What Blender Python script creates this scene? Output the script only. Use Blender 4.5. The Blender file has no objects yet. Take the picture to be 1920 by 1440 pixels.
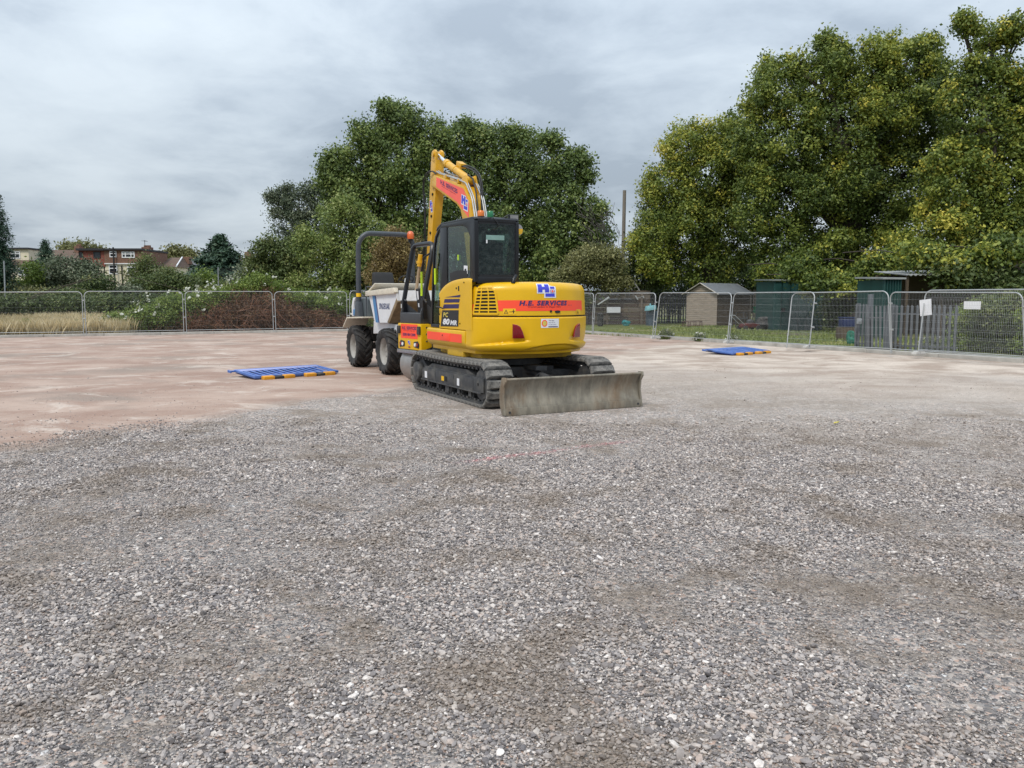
import bpy, bmesh, math, random
import numpy as np
from mathutils import Matrix, Vector

scene = bpy.context.scene
COL = scene.collection
R = math.radians

# ------------------------------------------------------------------ camera
FPX, CAMH, HORIZON = 1500.0, 1.68, 561.0
PITCH = math.atan((720 - HORIZON) / FPX)
cam_data = bpy.data.cameras.new("camera")
cam_data.sensor_width = 36.0
cam_data.lens = FPX / 1920 * 36.0
cam_data.clip_start = 0.1
cam_data.clip_end = 3000
cam = bpy.data.objects.new("camera", cam_data)
COL.objects.link(cam)
cam.location = (0, 0, CAMH)
cam.rotation_euler = (math.pi / 2 - PITCH, 0, 0)
scene.camera = cam

# ------------------------------------------------------------------ sky
SUN_EL, SUN_AZ = R(52), R(205)
world = bpy.data.worlds.new("World")
scene.world = world
world.use_nodes = True
wt = world.node_tree
wt.nodes.clear()
def wn(kind, **kw):
    n = wt.nodes.new(kind)
    for k, v in kw.items():
        setattr(n, k, v)
    return n
w_out = wn("ShaderNodeOutputWorld")
w_bg = wn("ShaderNodeBackground")
w_bg.inputs["Strength"].default_value = 0.1
w_sky = wn("ShaderNodeTexSky", sky_type="NISHITA", sun_disc=False, sun_elevation=SUN_EL, sun_rotation=SUN_AZ)
w_sky.air_density = 1.4
w_sky.dust_density = 3.0
w_tc = wn("ShaderNodeTexCoord")
w_sep = wn("ShaderNodeSeparateXYZ")
wt.links.new(w_tc.outputs["Generated"], w_sep.inputs[0])
def wmath(op, a, b=None, clamp=False):
    n = wn("ShaderNodeMath", operation=op, use_clamp=clamp)
    for i, v in enumerate((a, b)):
        if v is None:
            continue
        if isinstance(v, (int, float)):
            n.inputs[i].default_value = v
        else:
            wt.links.new(v, n.inputs[i])
    return n.outputs[0]
w_z = wmath("ADD", wmath("MAXIMUM", w_sep.outputs["Z"], 0.0), 0.20)
w_comb = wn("ShaderNodeCombineXYZ")
wt.links.new(wmath("DIVIDE", w_sep.outputs["X"], w_z), w_comb.inputs[0])
wt.links.new(wmath("DIVIDE", w_sep.outputs["Y"], w_z), w_comb.inputs[1])
def wnoise(scale, detail, rough, dist, off, sy=1.0):
    m = wn("ShaderNodeMapping")
    m.inputs["Location"].default_value = off
    m.inputs["Scale"].default_value = (1, sy, 1)
    wt.links.new(w_comb.outputs[0], m.inputs["Vector"])
    n = wn("ShaderNodeTexNoise")
    n.inputs["Scale"].default_value = scale
    n.inputs["Detail"].default_value = detail
    n.inputs["Roughness"].default_value = rough
    n.inputs["Distortion"].default_value = dist
    wt.links.new(m.outputs[0], n.inputs["Vector"])
    return n.outputs["Fac"]
w_n1 = wnoise(0.80, 5, 0.50, 0.1, (3.1, 1.7, 0))
w_n2 = wnoise(2.3, 7, 0.60, 0.25, (-2.0, 4.4, 0))
w_n = wmath("ADD", wmath("MULTIPLY", w_n1, 0.62), wmath("MULTIPLY", w_n2, 0.38))
w_ramp = wn("ShaderNodeValToRGB")
wt.links.new(w_n, w_ramp.inputs[0])
el = w_ramp.color_ramp.elements
el[0].position, el[0].color = 0.40, (0.300, 0.354, 0.420, 1)
el[1].position, el[1].color = 0.62, (0.535, 0.598, 0.655, 1)
e = el.new(0.475); e.color = (0.395, 0.455, 0.522, 1)
e = el.new(0.535); e.color = (0.470, 0.532, 0.594, 1)
# overcast sky: brighter towards the zenith
w_grad = wmath("ADD", 0.70, wmath("MULTIPLY", wmath("MAXIMUM", w_sep.outputs["Z"], 0.0), 1.38))
w_gain = wn("ShaderNodeVectorMath", operation="SCALE")
wt.links.new(w_ramp.outputs[0], w_gain.inputs[0])
wt.links.new(wmath("MULTIPLY", w_grad, 10.0), w_gain.inputs["Scale"])
w_mix = wn("ShaderNodeMixRGB")
w_mix.inputs[0].default_value = 0.93
wt.links.new(w_sky.outputs[0], w_mix.inputs[1])
wt.links.new(w_gain.outputs[0], w_mix.inputs[2])
wt.links.new(w_mix.outputs[0], w_bg.inputs["Color"])
wt.links.new(w_bg.outputs[0], w_out.inputs["Surface"])

# ------------------------------------------------------------------ sun behind thin cloud
sun_data = bpy.data.lights.new("sun", "SUN")
sun_data.energy = 1.5
sun_data.angle = R(14)
sun_data.color = (1.0, 0.93, 0.82)
sun = bpy.data.objects.new("sun", sun_data)
COL.objects.link(sun)
sd = Vector((math.sin(SUN_AZ) * math.cos(SUN_EL), math.cos(SUN_AZ) * math.cos(SUN_EL), math.sin(SUN_EL)))
sun.rotation_euler = sd.to_track_quat("Z", "Y").to_euler()
sun.location = (0, -5, 30)

vs = scene.view_settings
vs.view_transform = "Standard"
vs.look = "None"
vs.exposure = 0.55
vs.gamma = 1.0
vs.use_curve_mapping = False
scene.cycles.max_bounces = 8
scene.cycles.transparent_max_bounces = 24
scene.cycles.use_denoising = True

# ------------------------------------------------------------------ survey: the photograph's points laid out on the ground
_r = np.array([1, 0, 0.0]); _f = np.array([0, math.cos(PITCH), -math.sin(PITCH)]); _u = np.array([0, math.sin(PITCH), math.cos(PITCH)])
def _ray(x, y):
    return (x - 960) / FPX * _r + (720 - y) / FPX * _u + _f
def gp(x, y, z=0.0):
    d = _ray(x, y); t = (z - CAMH) / d[2]
    return np.array([0, 0, CAMH]) + t * d
def at(x, y, Y):
    d = _ray(x, y)
    return np.array([0, 0, CAMH]) + d * (Y / d[1])

# ------------------------------------------------------------------ materials
def node(nt, kind, **kw):
    n = nt.nodes.new(kind)
    for k, v in kw.items():
        if k in n.inputs.keys():
            n.inputs[k].default_value = v
        else:
            setattr(n, k, v)
    return n
def rgba(c):
    return (c[0], c[1], c[2], 1.0)
def mat(name, col, rough=0.5, metal=0.0, var=0.12, vscale=6.0, bump=0.0, bscale=60.0, dirt=None, coat=0.0, stretch=(1, 1, 1), spec=0.5, world_pos=False):
    """procedural surface: base colour with soft variation, optional second colour (dirt: colour, amount, scale), optional relief"""
    m = bpy.data.materials.new(name)
    m.use_nodes = True
    nt = m.node_tree
    b = nt.nodes["Principled BSDF"]
    b.inputs["Metallic"].default_value = metal
    b.inputs["Coat Weight"].default_value = coat
    b.inputs["Coat Roughness"].default_value = 0.12
    b.inputs["Specular IOR Level"].default_value = spec
    if world_pos:
        src = node(nt, "ShaderNodeNewGeometry").outputs["Position"]
    else:
        src = node(nt, "ShaderNodeTexCoord").outputs["Object"]
    mp = node(nt, "ShaderNodeMapping"); mp.inputs["Scale"].default_value = stretch
    nt.links.new(src, mp.inputs["Vector"])
    n1 = node(nt, "ShaderNodeTexNoise", Scale=vscale, Detail=5.0, Roughness=0.6)
    nt.links.new(mp.outputs[0], n1.inputs["Vector"])
    mr = node(nt, "ShaderNodeMapRange"); mr.inputs["From Min"].default_value = 0.3; mr.inputs["From Max"].default_value = 0.7
    mr.inputs["To Min"].default_value = 1 - var; mr.inputs["To Max"].default_value = 1 + var
    nt.links.new(n1.outputs["Fac"], mr.inputs["Value"])
    sc = node(nt, "ShaderNodeVectorMath", operation="SCALE"); sc.inputs[0].default_value = col[:3]
    nt.links.new(mr.outputs[0], sc.inputs["Scale"])
    out = sc.outputs[0]
    rsock = None
    if dirt:
        dc, amt, ds = dirt[:3]
        n2 = node(nt, "ShaderNodeTexNoise", Scale=ds, Detail=7.0, Roughness=0.65)
        nt.links.new(mp.outputs[0], n2.inputs["Vector"])
        m2 = node(nt, "ShaderNodeMapRange"); m2.inputs["From Min"].default_value = 0.62 - 0.35 * amt; m2.inputs["From Max"].default_value = 0.86 - 0.35 * amt
        m2.inputs["To Max"].default_value = min(1.0, 0.35 + amt)
        nt.links.new(n2.outputs["Fac"], m2.inputs["Value"])
        mx = node(nt, "ShaderNodeMixRGB"); mx.inputs[2].default_value = rgba(dc)
        nt.links.new(m2.outputs[0], mx.inputs[0]); nt.links.new(out, mx.inputs[1])
        out = mx.outputs[0]
        m3 = node(nt, "ShaderNodeMapRange"); m3.inputs["To Min"].default_value = rough; m3.inputs["To Max"].default_value = max(rough, 0.85)
        nt.links.new(m2.outputs[0], m3.inputs["Value"]); rsock = m3.outputs[0]
    nt.links.new(out, b.inputs["Base Color"])
    if rsock:
        nt.links.new(rsock, b.inputs["Roughness"])
    else:
        mr2 = node(nt, "ShaderNodeMapRange"); mr2.inputs["To Min"].default_value = max(0.02, rough - 0.08); mr2.inputs["To Max"].default_value = min(1, rough + 0.08)
        nt.links.new(n1.outputs["Fac"], mr2.inputs["Value"]); nt.links.new(mr2.outputs[0], b.inputs["Roughness"])
    if bump:
        n3 = node(nt, "ShaderNodeTexNoise", Scale=bscale, Detail=4.0)
        nt.links.new(mp.outputs[0], n3.inputs["Vector"])
        bp = node(nt, "ShaderNodeBump", Strength=bump); bp.inputs["Distance"].default_value = 0.01
        nt.links.new(n3.outputs["Fac"], bp.inputs["Height"]); nt.links.new(bp.outputs[0], b.inputs["Normal"])
    return m

def glass_mat(name, tint, haze=0.0, ior=1.45):
    m = bpy.data.materials.new(name); m.use_nodes = True
    nt = m.node_tree; nt.nodes.remove(nt.nodes["Principled BSDF"])
    out = nt.nodes["Material Output"]
    tr = node(nt, "ShaderNodeBsdfTransparent"); tr.inputs["Color"].default_value = rgba(tint)
    gl = node(nt, "ShaderNodeBsdfGlossy"); gl.inputs["Roughness"].default_value = 0.015
    fr = node(nt, "ShaderNodeFresnel")
    ge = node(nt, "ShaderNodeNewGeometry"); mi = node(nt, "ShaderNodeMapRange"); mi.inputs["To Min"].default_value = ior; mi.inputs["To Max"].default_value = 1 / ior
    nt.links.new(ge.outputs["Backfacing"], mi.inputs["Value"]); nt.links.new(mi.outputs[0], fr.inputs["IOR"])
    mx = node(nt, "ShaderNodeMixShader")
    nt.links.new(fr.outputs[0], mx.inputs[0]); nt.links.new(tr.outputs[0], mx.inputs[1]); nt.links.new(gl.outputs[0], mx.inputs[2])
    last = mx
    if haze:
        df = node(nt, "ShaderNodeBsdfDiffuse"); df.inputs["Color"].default_value = (0.30, 0.33, 0.32, 1)
        tc = node(nt, "ShaderNodeTexCoord"); nz = node(nt, "ShaderNodeTexNoise", Scale=14.0, Detail=8.0, Roughness=0.7)
        nt.links.new(tc.outputs["Object"], nz.inputs["Vector"])
        mr = node(nt, "ShaderNodeMapRange"); mr.inputs["From Min"].default_value = 0.45; mr.inputs["From Max"].default_value = 0.75; mr.inputs["To Max"].default_value = haze
        nt.links.new(nz.outputs["Fac"], mr.inputs["Value"])
        m2 = node(nt, "ShaderNodeMixShader")
        nt.links.new(mr.outputs[0], m2.inputs[0]); nt.links.new(mx.outputs[0], m2.inputs[1]); nt.links.new(df.outputs[0], m2.inputs[2]); last = m2
    nt.links.new(last.outputs[0], out.inputs["Surface"])
    return m

def leaf_mat(name, ramp, trans=0.25, rough=0.5, gain=2.0):
    """leaf surface: colour picked along a ramp by the leaf's own 'tint' value"""
    ramp = [(p, tuple(min(0.8, c * gain) for c in col)) for p, col in ramp]
    m = bpy.data.materials.new(name); m.use_nodes = True
    nt = m.node_tree; b = nt.nodes["Principled BSDF"]; out = nt.nodes["Material Output"]
    a = node(nt, "ShaderNodeAttribute", attribute_name="tint")
    cr = node(nt, "ShaderNodeValToRGB")
    els = cr.color_ramp.elements
    els[0].position, els[0].color = ramp[0][0], rgba(ramp[0][1])
    els[1].position, els[1].color = ramp[-1][0], rgba(ramp[-1][1])
    for p, c in ramp[1:-1]:
        e = els.new(p); e.color = rgba(c)
    nt.links.new(a.outputs["Fac"], cr.inputs[0])
    nt.links.new(cr.outputs[0], b.inputs["Base Color"])
    b.inputs["Roughness"].default_value = rough
    b.inputs["Specular IOR Level"].default_value = 0.35
    tl = node(nt, "ShaderNodeBsdfTranslucent"); nt.links.new(cr.outputs[0], tl.inputs["Color"])
    mx = node(nt, "ShaderNodeMixShader"); mx.inputs[0].default_value = trans
    nt.links.new(b.outputs[0], mx.inputs[1]); nt.links.new(tl.outputs[0], mx.inputs[2]); nt.links.new(mx.outputs[0], out.inputs["Surface"])
    return m

# ------------------------------------------------------------------ object helpers
def props(o, label=None, cat=None, group=None, kind=None):
    for k, v in (("label", label), ("category", cat), ("group", group), ("kind", kind)):
        if v:
            o[k] = v
    return o
def thing(name, label, cat, loc=(0, 0, 0), rz=0.0, group=None):
    o = bpy.data.objects.new(name, None)
    COL.objects.link(o)
    o.location = tuple(float(v) for v in loc)
    o.rotation_euler = (0, 0, rz)
    return props(o, label, cat, group)
def link_mesh(name, me, parent=None, loc=None):
    o = bpy.data.objects.new(name, me)
    COL.objects.link(o)
    if parent:
        o.parent = parent
    if loc is not None:
        o.location = loc
    return o
def again(o, parent, loc=None, rot=None, scale=None):
    c = o.copy()
    COL.objects.link(c)
    c.parent = parent
    if loc is not None: c.location = loc
    if rot is not None: c.rotation_euler = rot
    if scale is not None: c.scale = scale
    return c
def copy_tree(o, parent=None):
    c = o.copy(); COL.objects.link(c)
    if parent: c.parent = parent
    for ch in list(o.children):
        copy_tree(ch, c)
    return c

class MB:
    """collects simple shapes, then links them as one mesh object"""
    def __init__(s):
        s.v = []; s.f = []; s.m = []; s.mi = 0
    def add(s, vs_, fs_):
        o = len(s.v)
        s.v += [tuple(float(c) for c in p) for p in vs_]
        s.f += [tuple(i + o for i in f) for f in fs_]
        s.m += [s.mi] * len(fs_)
        return s
    def box(s, x0, x1, y0, y1, z0, z1, M=None):
        p = [(x0, y0, z0), (x1, y0, z0), (x1, y1, z0), (x0, y1, z0), (x0, y0, z1), (x1, y0, z1), (x1, y1, z1), (x0, y1, z1)]
        if M is not None:
            p = [tuple(M @ Vector(q)) for q in p]
        return s.add(p, [(0, 3, 2, 1), (4, 5, 6, 7), (0, 1, 5, 4), (1, 2, 6, 5), (2, 3, 7, 6), (3, 0, 4, 7)])
    def prism(s, poly, axis, a, b):
        """polygon in the other two axes (in xyz order), extruded along axis from a to b"""
        n = len(poly); P = []
        for h in (a, b):
            for (u, w) in poly:
                P.append((h, u, w) if axis == 0 else (u, h, w) if axis == 1 else (u, w, h))
        area = sum(poly[i][0] * poly[(i + 1) % n][1] - poly[(i + 1) % n][0] * poly[i][1] for i in range(n))
        flip = (area > 0) == (axis != 1)
        fs = [tuple(range(n - 1, -1, -1)), tuple(range(n, 2 * n))]
        fs += [(i, (i + 1) % n, n + (i + 1) % n, n + i) for i in range(n)]
        if (b < a): flip = not flip
        if not flip:
            fs = [f[::-1] for f in fs]
        return s.add(P, fs)
    def tube(s, path, r, n=8, cap=True, closed=False):
        path = [Vector(p) for p in path]
        k = len(path)
        rs = r if isinstance(r, (list, tuple)) else [r] * k
        P = []; up = None
        for i, p in enumerate(path):
            if closed:
                d = path[(i + 1) % k] - path[i - 1]
            else:
                d = path[min(i + 1, k - 1)] - path[max(i - 1, 0)]
            d.normalize()
            if up is None:
                up = d.orthogonal().normalized()
            up = (up - d * up.dot(d))
            if up.length < 1e-6: up = d.orthogonal()
            up.normalize()
            w = d.cross(up)
            for j in range(n):
                a = 2 * math.pi * j / n
                P.append(p + (up * math.cos(a) + w * math.sin(a)) * rs[i])
        fs = []
        for i in range(k if closed else k - 1):
            i2 = (i + 1) % k
            for j in range(n):
                j2 = (j + 1) % n
                fs.append((i * n + j, i * n + j2, i2 * n + j2, i2 * n + j))
        if cap and not closed:
            fs.append(tuple(range(n - 1, -1, -1)))
            fs.append(tuple((k - 1) * n + j for j in range(n)))
        return s.add(P, fs)
    def cyl(s, p0, p1, r0, r1=None, n=16, cap=True):
        return s.tube([p0, p1], [r0, r0 if r1 is None else r1], n, cap)
    def lathe(s, prof, n=24, origin=(0, 0, 0), axis=2, cap=True):
        """profile [(radius, height)] turned round an axis"""
        P = []
        for (r_, h) in prof:
            for j in range(n):
                a = 2 * math.pi * j / n
                c, d = r_ * math.cos(a), r_ * math.sin(a)
                q = (c, d, h) if axis == 2 else (h, c, d) if axis == 0 else (d, h, c)
                P.append((q[0] + origin[0], q[1] + origin[1], q[2] + origin[2]))
        fs = []
        for i in range(len(prof) - 1):
            for j in range(n):
                j2 = (j + 1) % n
                fs.append((i * n + j, i * n + j2, (i + 1) * n + j2, (i + 1) * n + j))
        if cap:
            fs.append(tuple(range(n - 1, -1, -1)))
            fs.append(tuple((len(prof) - 1) * n + j for j in range(n)))
        return s.add(P, fs)
    def loft(s, rings, closed=True, caps=(True, True)):
        n = len(rings[0]); P = [p for r_ in rings for p in r_]; fs = []
        for i in range(len(rings) - 1):
            for j in range(n if closed else n - 1):
                j2 = (j + 1) % n
                fs.append((i * n + j, i * n + j2, (i + 1) * n + j2, (i + 1) * n + j))
        if closed and caps[0]: fs.append(tuple(range(n - 1, -1, -1)))
        if closed and caps[1]: fs.append(tuple((len(rings) - 1) * n + j for j in range(n)))
        return s.add(P, fs)
    def mesh(s, name, mats, bevel=0.0, smooth=35, seg=2, fix=True):
        me = bpy.data.meshes.new(name)
        me.from_pydata(s.v, [], s.f)
        mats = mats if isinstance(mats, (list, tuple)) else [mats]
        for m in mats: me.materials.append(m)
        if len(mats) > 1: me.polygons.foreach_set("material_index", s.m)
        if bevel or fix:
            bm = bmesh.new(); bm.from_mesh(me)
            if fix: bmesh.ops.recalc_face_normals(bm, faces=bm.faces)
            if bevel:
                es = [e for e in bm.edges if len(e.link_faces) == 2 and e.calc_face_angle(0) > R(28)]
                bmesh.ops.bevel(bm, geom=es, offset=bevel, segments=seg, profile=0.6, affect="EDGES", clamp_overlap=True)
            bm.to_mesh(me); bm.free()
        if smooth:
            me.polygons.foreach_set("use_smooth", [True] * len(me.polygons))
            me.set_sharp_from_angle(angle=R(smooth))
        me.update()
        return me
    def obj(s, name, mats, parent=None, bevel=0.0, smooth=35, seg=2, label=None, kind=None, fix=True, loc=None):
        o = link_mesh(name, s.mesh(name, mats, bevel, smooth, seg, fix), parent, loc)
        return props(o, label, None, None, kind)

def soup(name, V, F, material, tint=None, parent=None, smooth=False):
    """large mesh from numpy arrays (triangles)"""
    V = np.ascontiguousarray(V, dtype=np.float32); F = np.ascontiguousarray(F, dtype=np.int32)
    me = bpy.data.meshes.new(name)
    me.vertices.add(len(V)); me.vertices.foreach_set("co", V.ravel())
    me.loops.add(F.size); me.loops.foreach_set("vertex_index", F.ravel())
    k = F.shape[1]
    me.polygons.add(len(F)); me.polygons.foreach_set("loop_start", np.arange(0, F.size, k, dtype=np.int32))
    if tint is not None:
        at_ = me.attributes.new("tint", "FLOAT", "POINT"); at_.data.foreach_set("value", np.ascontiguousarray(tint, dtype=np.float32))
    me.materials.append(material)
    if smooth: me.polygons.foreach_set("use_smooth", [True] * len(me.polygons))
    me.update(calc_edges=True)
    return link_mesh(name, me, parent)

def curve(pts, n=4):
    """smooth path through points"""
    P = [np.array(p, float) for p in pts]; P = [2 * P[0] - P[1]] + P + [2 * P[-1] - P[-2]]; out = []
    for i in range(1, len(P) - 2):
        for t in np.arange(n) / n:
            a, b, c, d = P[i - 1:i + 3]
            out.append(0.5 * (2 * b + (c - a) * t + (2 * a - 5 * b + 4 * c - d) * t ** 2 + (3 * b - a - 3 * c + d) * t ** 3))
    out.append(P[-2]); return [tuple(p) for p in out]
def unit(a):
    return a / np.maximum(np.linalg.norm(a, axis=-1, keepdims=True), 1e-9)
def leaves(C, N, size, rng, aspect=0.55, jitter=0.75, fold=0.18, up=0.35):
    """leaf blades: centres C, preferred normals N -> vertices and triangles"""
    n = len(C)
    nr = unit(unit(N) * 0.6 + np.array([0, 0, up]) + rng.normal(0, jitter, (n, 3)))
    t = unit(np.cross(nr, rng.normal(0, 1, (n, 3))))
    b = np.cross(nr, t)
    L = size * rng.uniform(0.6, 1.35, (n, 1)); W = L * aspect * rng.uniform(0.75, 1.2, (n, 1))
    V = np.empty((n, 4, 3))
    V[:, 0] = C - t * L * 0.5
    V[:, 1] = C + b * W * 0.5 - nr * L * fold + t * L * 0.05
    V[:, 2] = C + t * L * 0.5 - nr * L * fold * 0.7
    V[:, 3] = C - b * W * 0.5 - nr * L * fold + t * L * 0.05
    o = np.arange(n)[:, None] * 4
    F = np.concatenate([o + np.array([[0, 1, 2]]), o + np.array([[0, 2, 3]])], axis=1).reshape(-1, 3)
    return V.reshape(-1, 3), F

# lettering as flat geometry: verts [(u, v)] and faces, lower-left corner at the origin
_TXT = {}
def _make_text(key, txt, shear, bold, space):
    cu = bpy.data.curves.new("lettering", "FONT")
    cu.body = txt; cu.shear = shear; cu.offset = bold; cu.space_character = space; cu.resolution_u = 2
    o = bpy.data.objects.new("lettering", cu); COL.objects.link(o)
    dg = bpy.context.evaluated_depsgraph_get(); dg.update()
    me = bpy.data.meshes.new_from_object(o.evaluated_get(dg))
    v = np.array([p.co[:2] for p in me.vertices]); f = [tuple(p.vertices) for p in me.polygons]
    bpy.data.meshes.remove(me); bpy.data.objects.remove(o); bpy.data.curves.remove(cu)
    _TXT[key] = (v - v.min(0), f)
for _k, _t, _s, _b, _sp in (("he", "H.E. SERVICES", 0.18, 0.05, 1.16), ("hedots", "H.E. SERVICES...", 0.18, 0.03, 1.1), ("world", "World Leaders in Digger Hire", 0.12, 0.015, 1.05),
                            ("pc", "PC", 0.2, 0.03, 1.05), ("80", "80", 0.2, 0.045, 1.0), ("mr", "MR", 0.2, 0.04, 1.05), ("he2", "H.E. SERVICES", 0.0, 0.03, 1.05),
                            ("tel", "0208 804 2000", 0.0, 0.03, 1.05), ("spade", "SPADEOAK", 0.0, 0.02, 1.08), ("safe", "Think safety", 0, 0.01, 1.0), ("safe2", "Keep clear of", 0, 0.0, 1.0), ("safe3", "moving machine", 0, 0.0, 1.0)):
    _make_text(_k, _t, _s, _b, _sp)
def text_shape(key, width=None, height=None):
    v, f = _TXT[key]
    v = v.copy(); ext = v.max(0)
    if width and height: v *= np.array([width / ext[0], height / ext[1]])
    elif width: v *= width / ext[0]
    else: v *= height / ext[1]
    return v, f
def finely(v, f, step):
    """cut flat shapes into small cells so that they follow a curved surface"""
    bm = bmesh.new(); vs_ = [bm.verts.new((p[0], p[1], 0)) for p in v]
    for q in f: bm.faces.new([vs_[i] for i in q])
    u = [p[0] for p in v]; w = [p[1] for p in v]
    for lo, hi, k in ((min(u), max(u), 0), (min(w), max(w), 1)):
        c = lo + step
        while c < hi - step * 0.2:
            co = [0, 0, 0]; no = [0, 0, 0]; co[k] = c; no[k] = 1
            bmesh.ops.bisect_plane(bm, geom=bm.verts[:] + bm.edges[:] + bm.faces[:], plane_co=co, plane_no=no)
            c += step
    bm.verts.index_update()
    out = [(p.co.x, p.co.y) for p in bm.verts], [tuple(q.index for q in fc.verts) for fc in bm.faces]
    bm.free(); return out
def flat(name, parent, shapes, mapper, smooth=0, cut=0.0):
    """flat print laid on a surface: shapes = [(verts2d, faces, material, lift)]; mapper(u, v, lift) -> xyz"""
    mb = MB(); mats = []
    for v, f, m, lift in shapes:
        if cut and m is not M_navy: v, f = finely(v, f, cut)
        if m not in mats: mats.append(m)
        mb.mi = mats.index(m)
        mb.add([mapper(p[0], p[1], lift) for p in v], f)
    return mb.obj(name, mats, parent, smooth=smooth, fix=False)
def rect(u0, v0, u1, v1, nu=1):
    us = np.linspace(u0, u1, nu + 1)
    v = [(u, v0) for u in us] + [(u, v1) for u in us]
    return v, [(i, i + 1, nu + 2 + i, nu + 1 + i) for i in range(nu)]
def polyf(pts):
    return list(pts), [tuple(range(len(pts)))]
def shift(sh, du, dv):
    return [(p[0] + du, p[1] + dv) for p in sh[0]], sh[1]

# ================================================================== GROUND
def ground_mat():
    m = bpy.data.materials.new("crushed stone"); m.use_nodes = True
    nt = m.node_tree; b = nt.nodes["Principled BSDF"]; L = nt.links.new
    pos = node(nt, "ShaderNodeNewGeometry").outputs["Position"]
    def noise(scale, detail=5, rough=0.6, dist=0.0, off=(0, 0, 0), sc=(1, 1, 1)):
        mp = node(nt, "ShaderNodeMapping"); mp.inputs["Location"].default_value = off; mp.inputs["Scale"].default_value = sc; L(pos, mp.inputs["Vector"])
        n = node(nt, "ShaderNodeTexNoise", Scale=scale, Detail=float(detail), Roughness=rough, Distortion=dist); L(mp.outputs[0], n.inputs["Vector"])
        return n.outputs["Fac"]
    def math_(op, a, c=None, clamp=False):
        n = node(nt, "ShaderNodeMath", operation=op, use_clamp=clamp)
        for i, v in enumerate((a, c)):
            if v is None: continue
            if isinstance(v, (int, float)): n.inputs[i].default_value = v
            else: L(v, n.inputs[i])
        return n.outputs[0]
    def step(v, a, c, t0=0.0, t1=1.0):
        n = node(nt, "ShaderNodeMapRange", interpolation_type="SMOOTHSTEP")
        n.inputs["From Min"].default_value = a; n.inputs["From Max"].default_value = c; n.inputs["To Min"].default_value = t0; n.inputs["To Max"].default_value = t1
        L(v, n.inputs["Value"]); return n.outputs[0]
    def mixc(f, a, c):
        n = node(nt, "ShaderNodeMixRGB")
        if isinstance(f, (int, float)): n.inputs[0].default_value = f
        else: L(f, n.inputs[0])
        for i, v in ((1, a), (2, c)):
            if isinstance(v, tuple): n.inputs[i].default_value = rgba(v)
            else: L(v, n.inputs[i])
        return n.outputs[0]
    def dotp(v):
        n = node(nt, "ShaderNodeVectorMath", operation="DOT_PRODUCT"); n.inputs[1].default_value = v; L(pos, n.inputs[0]); return n.outputs["Value"]
    # individual stones (cells)
    def stones(scale, lo):
        v1 = node(nt, "ShaderNodeTexVoronoi", Scale=scale, Randomness=1.0); L(pos, v1.inputs["Vector"])
        cr = node(nt, "ShaderNodeValToRGB"); e = cr.color_ramp.elements
        sp = node(nt, "ShaderNodeSeparateColor"); L(v1.outputs["Color"], sp.inputs[0]); L(sp.outputs[0], cr.inputs[0])
        cols = [(0, (0.093, 0.090, 0.094)), (0.22, (0.200, 0.190, 0.194)), (0.45, (0.339, 0.314, 0.300)), (0.64, (0.483, 0.424, 0.380)), (0.82, (0.644, 0.574, 0.522)), (0.93, (0.538, 0.357, 0.278)), (1.0, (0.750, 0.750, 0.750))]
        e[0].position, e[0].color = cols[0][0], rgba(cols[0][1]); e[1].position, e[1].color = cols[-1][0], rgba(cols[-1][1])
        for p, c in cols[1:-1]:
            k = e.new(p); k.color = rgba(c)
        return cr.outputs[0], v1.outputs["Distance"]
    c1, d1 = stones(34.0, 0)
    c2, d2 = stones(75.0, 0)
    big = step(noise(9.0, 3), 0.46, 0.56)
    stone = mixc(big, c2, c1)
    # brown fines washed between the stones
    patch = math_("ADD", math_("MULTIPLY", noise(0.85, 5, 0.62, 0.6, (4, 2, 0)), 0.6), math_("MULTIPLY", noise(2.1, 5, 0.65, 0.4), 0.4))
    fines_col = mixc(step(noise(130, 3, 0.7), 0.3, 0.7), (0.125, 0.097, 0.074), (0.335, 0.272, 0.218))
    f_mask = step(math_("ADD", patch, math_("MULTIPLY", noise(38, 4, 0.7), 0.34)), 0.60, 0.80)
    # bed darkened near the camera, painting shade into gaps between the loose stones
    gap_shade = node(nt, "ShaderNodeVectorMath", operation="SCALE"); L(stone, gap_shade.inputs[0]); L(step(dotp((0, 1, 0)), 5.5, 11.5, 0.80, 1.0), gap_shade.inputs["Scale"])
    stone = gap_shade.outputs[0]
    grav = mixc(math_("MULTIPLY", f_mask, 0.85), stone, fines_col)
    # distance tone: the mean of many stones
    # dusty pink hoggin to the far left, bounded by a ragged line
    edge = math_("ADD", dotp((-0.872, 0.489, 0)), math_("ADD", math_("MULTIPLY", noise(0.35, 5, 0.6), 2.0), math_("MULTIPLY", noise(2.6, 4, 0.65), 0.75)))
    left = step(edge, 10.2, 11.2)
    streak = noise(0.55, 7, 0.66, 0.6, (1, 7, 0), (0.8, 1.1, 1))
    hog = mixc(step(streak, 0.36, 0.66), (0.290, 0.190, 0.148), (0.425, 0.318, 0.262))
    hog = mixc(step(noise(0.33, 5, 0.6, 0.4, (9, 1, 0), (0.9, 1.2, 1)), 0.50, 0.66), hog, (0.262, 0.205, 0.170))
    hog = mixc(math_("MULTIPLY", step(noise(70, 4, 0.75), 0.50, 0.74), 0.5), hog, (0.56, 0.47, 0.40))
    hog = mixc(math_("MULTIPLY", step(noise(0.8, 6, 0.7, 0.8, (2, 3, 0), (0.9, 1.1, 1)), 0.52, 0.66), 0.55), hog, (0.60, 0.525, 0.46))
    grit = math_("MULTIPLY", step(noise(13, 6, 0.8), 0.50, 0.66), step(noise(1.3, 4, 0.6, 0.3, (5, 5, 0)), 0.38, 0.62))
    hog = mixc(math_("MULTIPLY", grit, 0.55), hog, (0.235, 0.205, 0.185))
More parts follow.
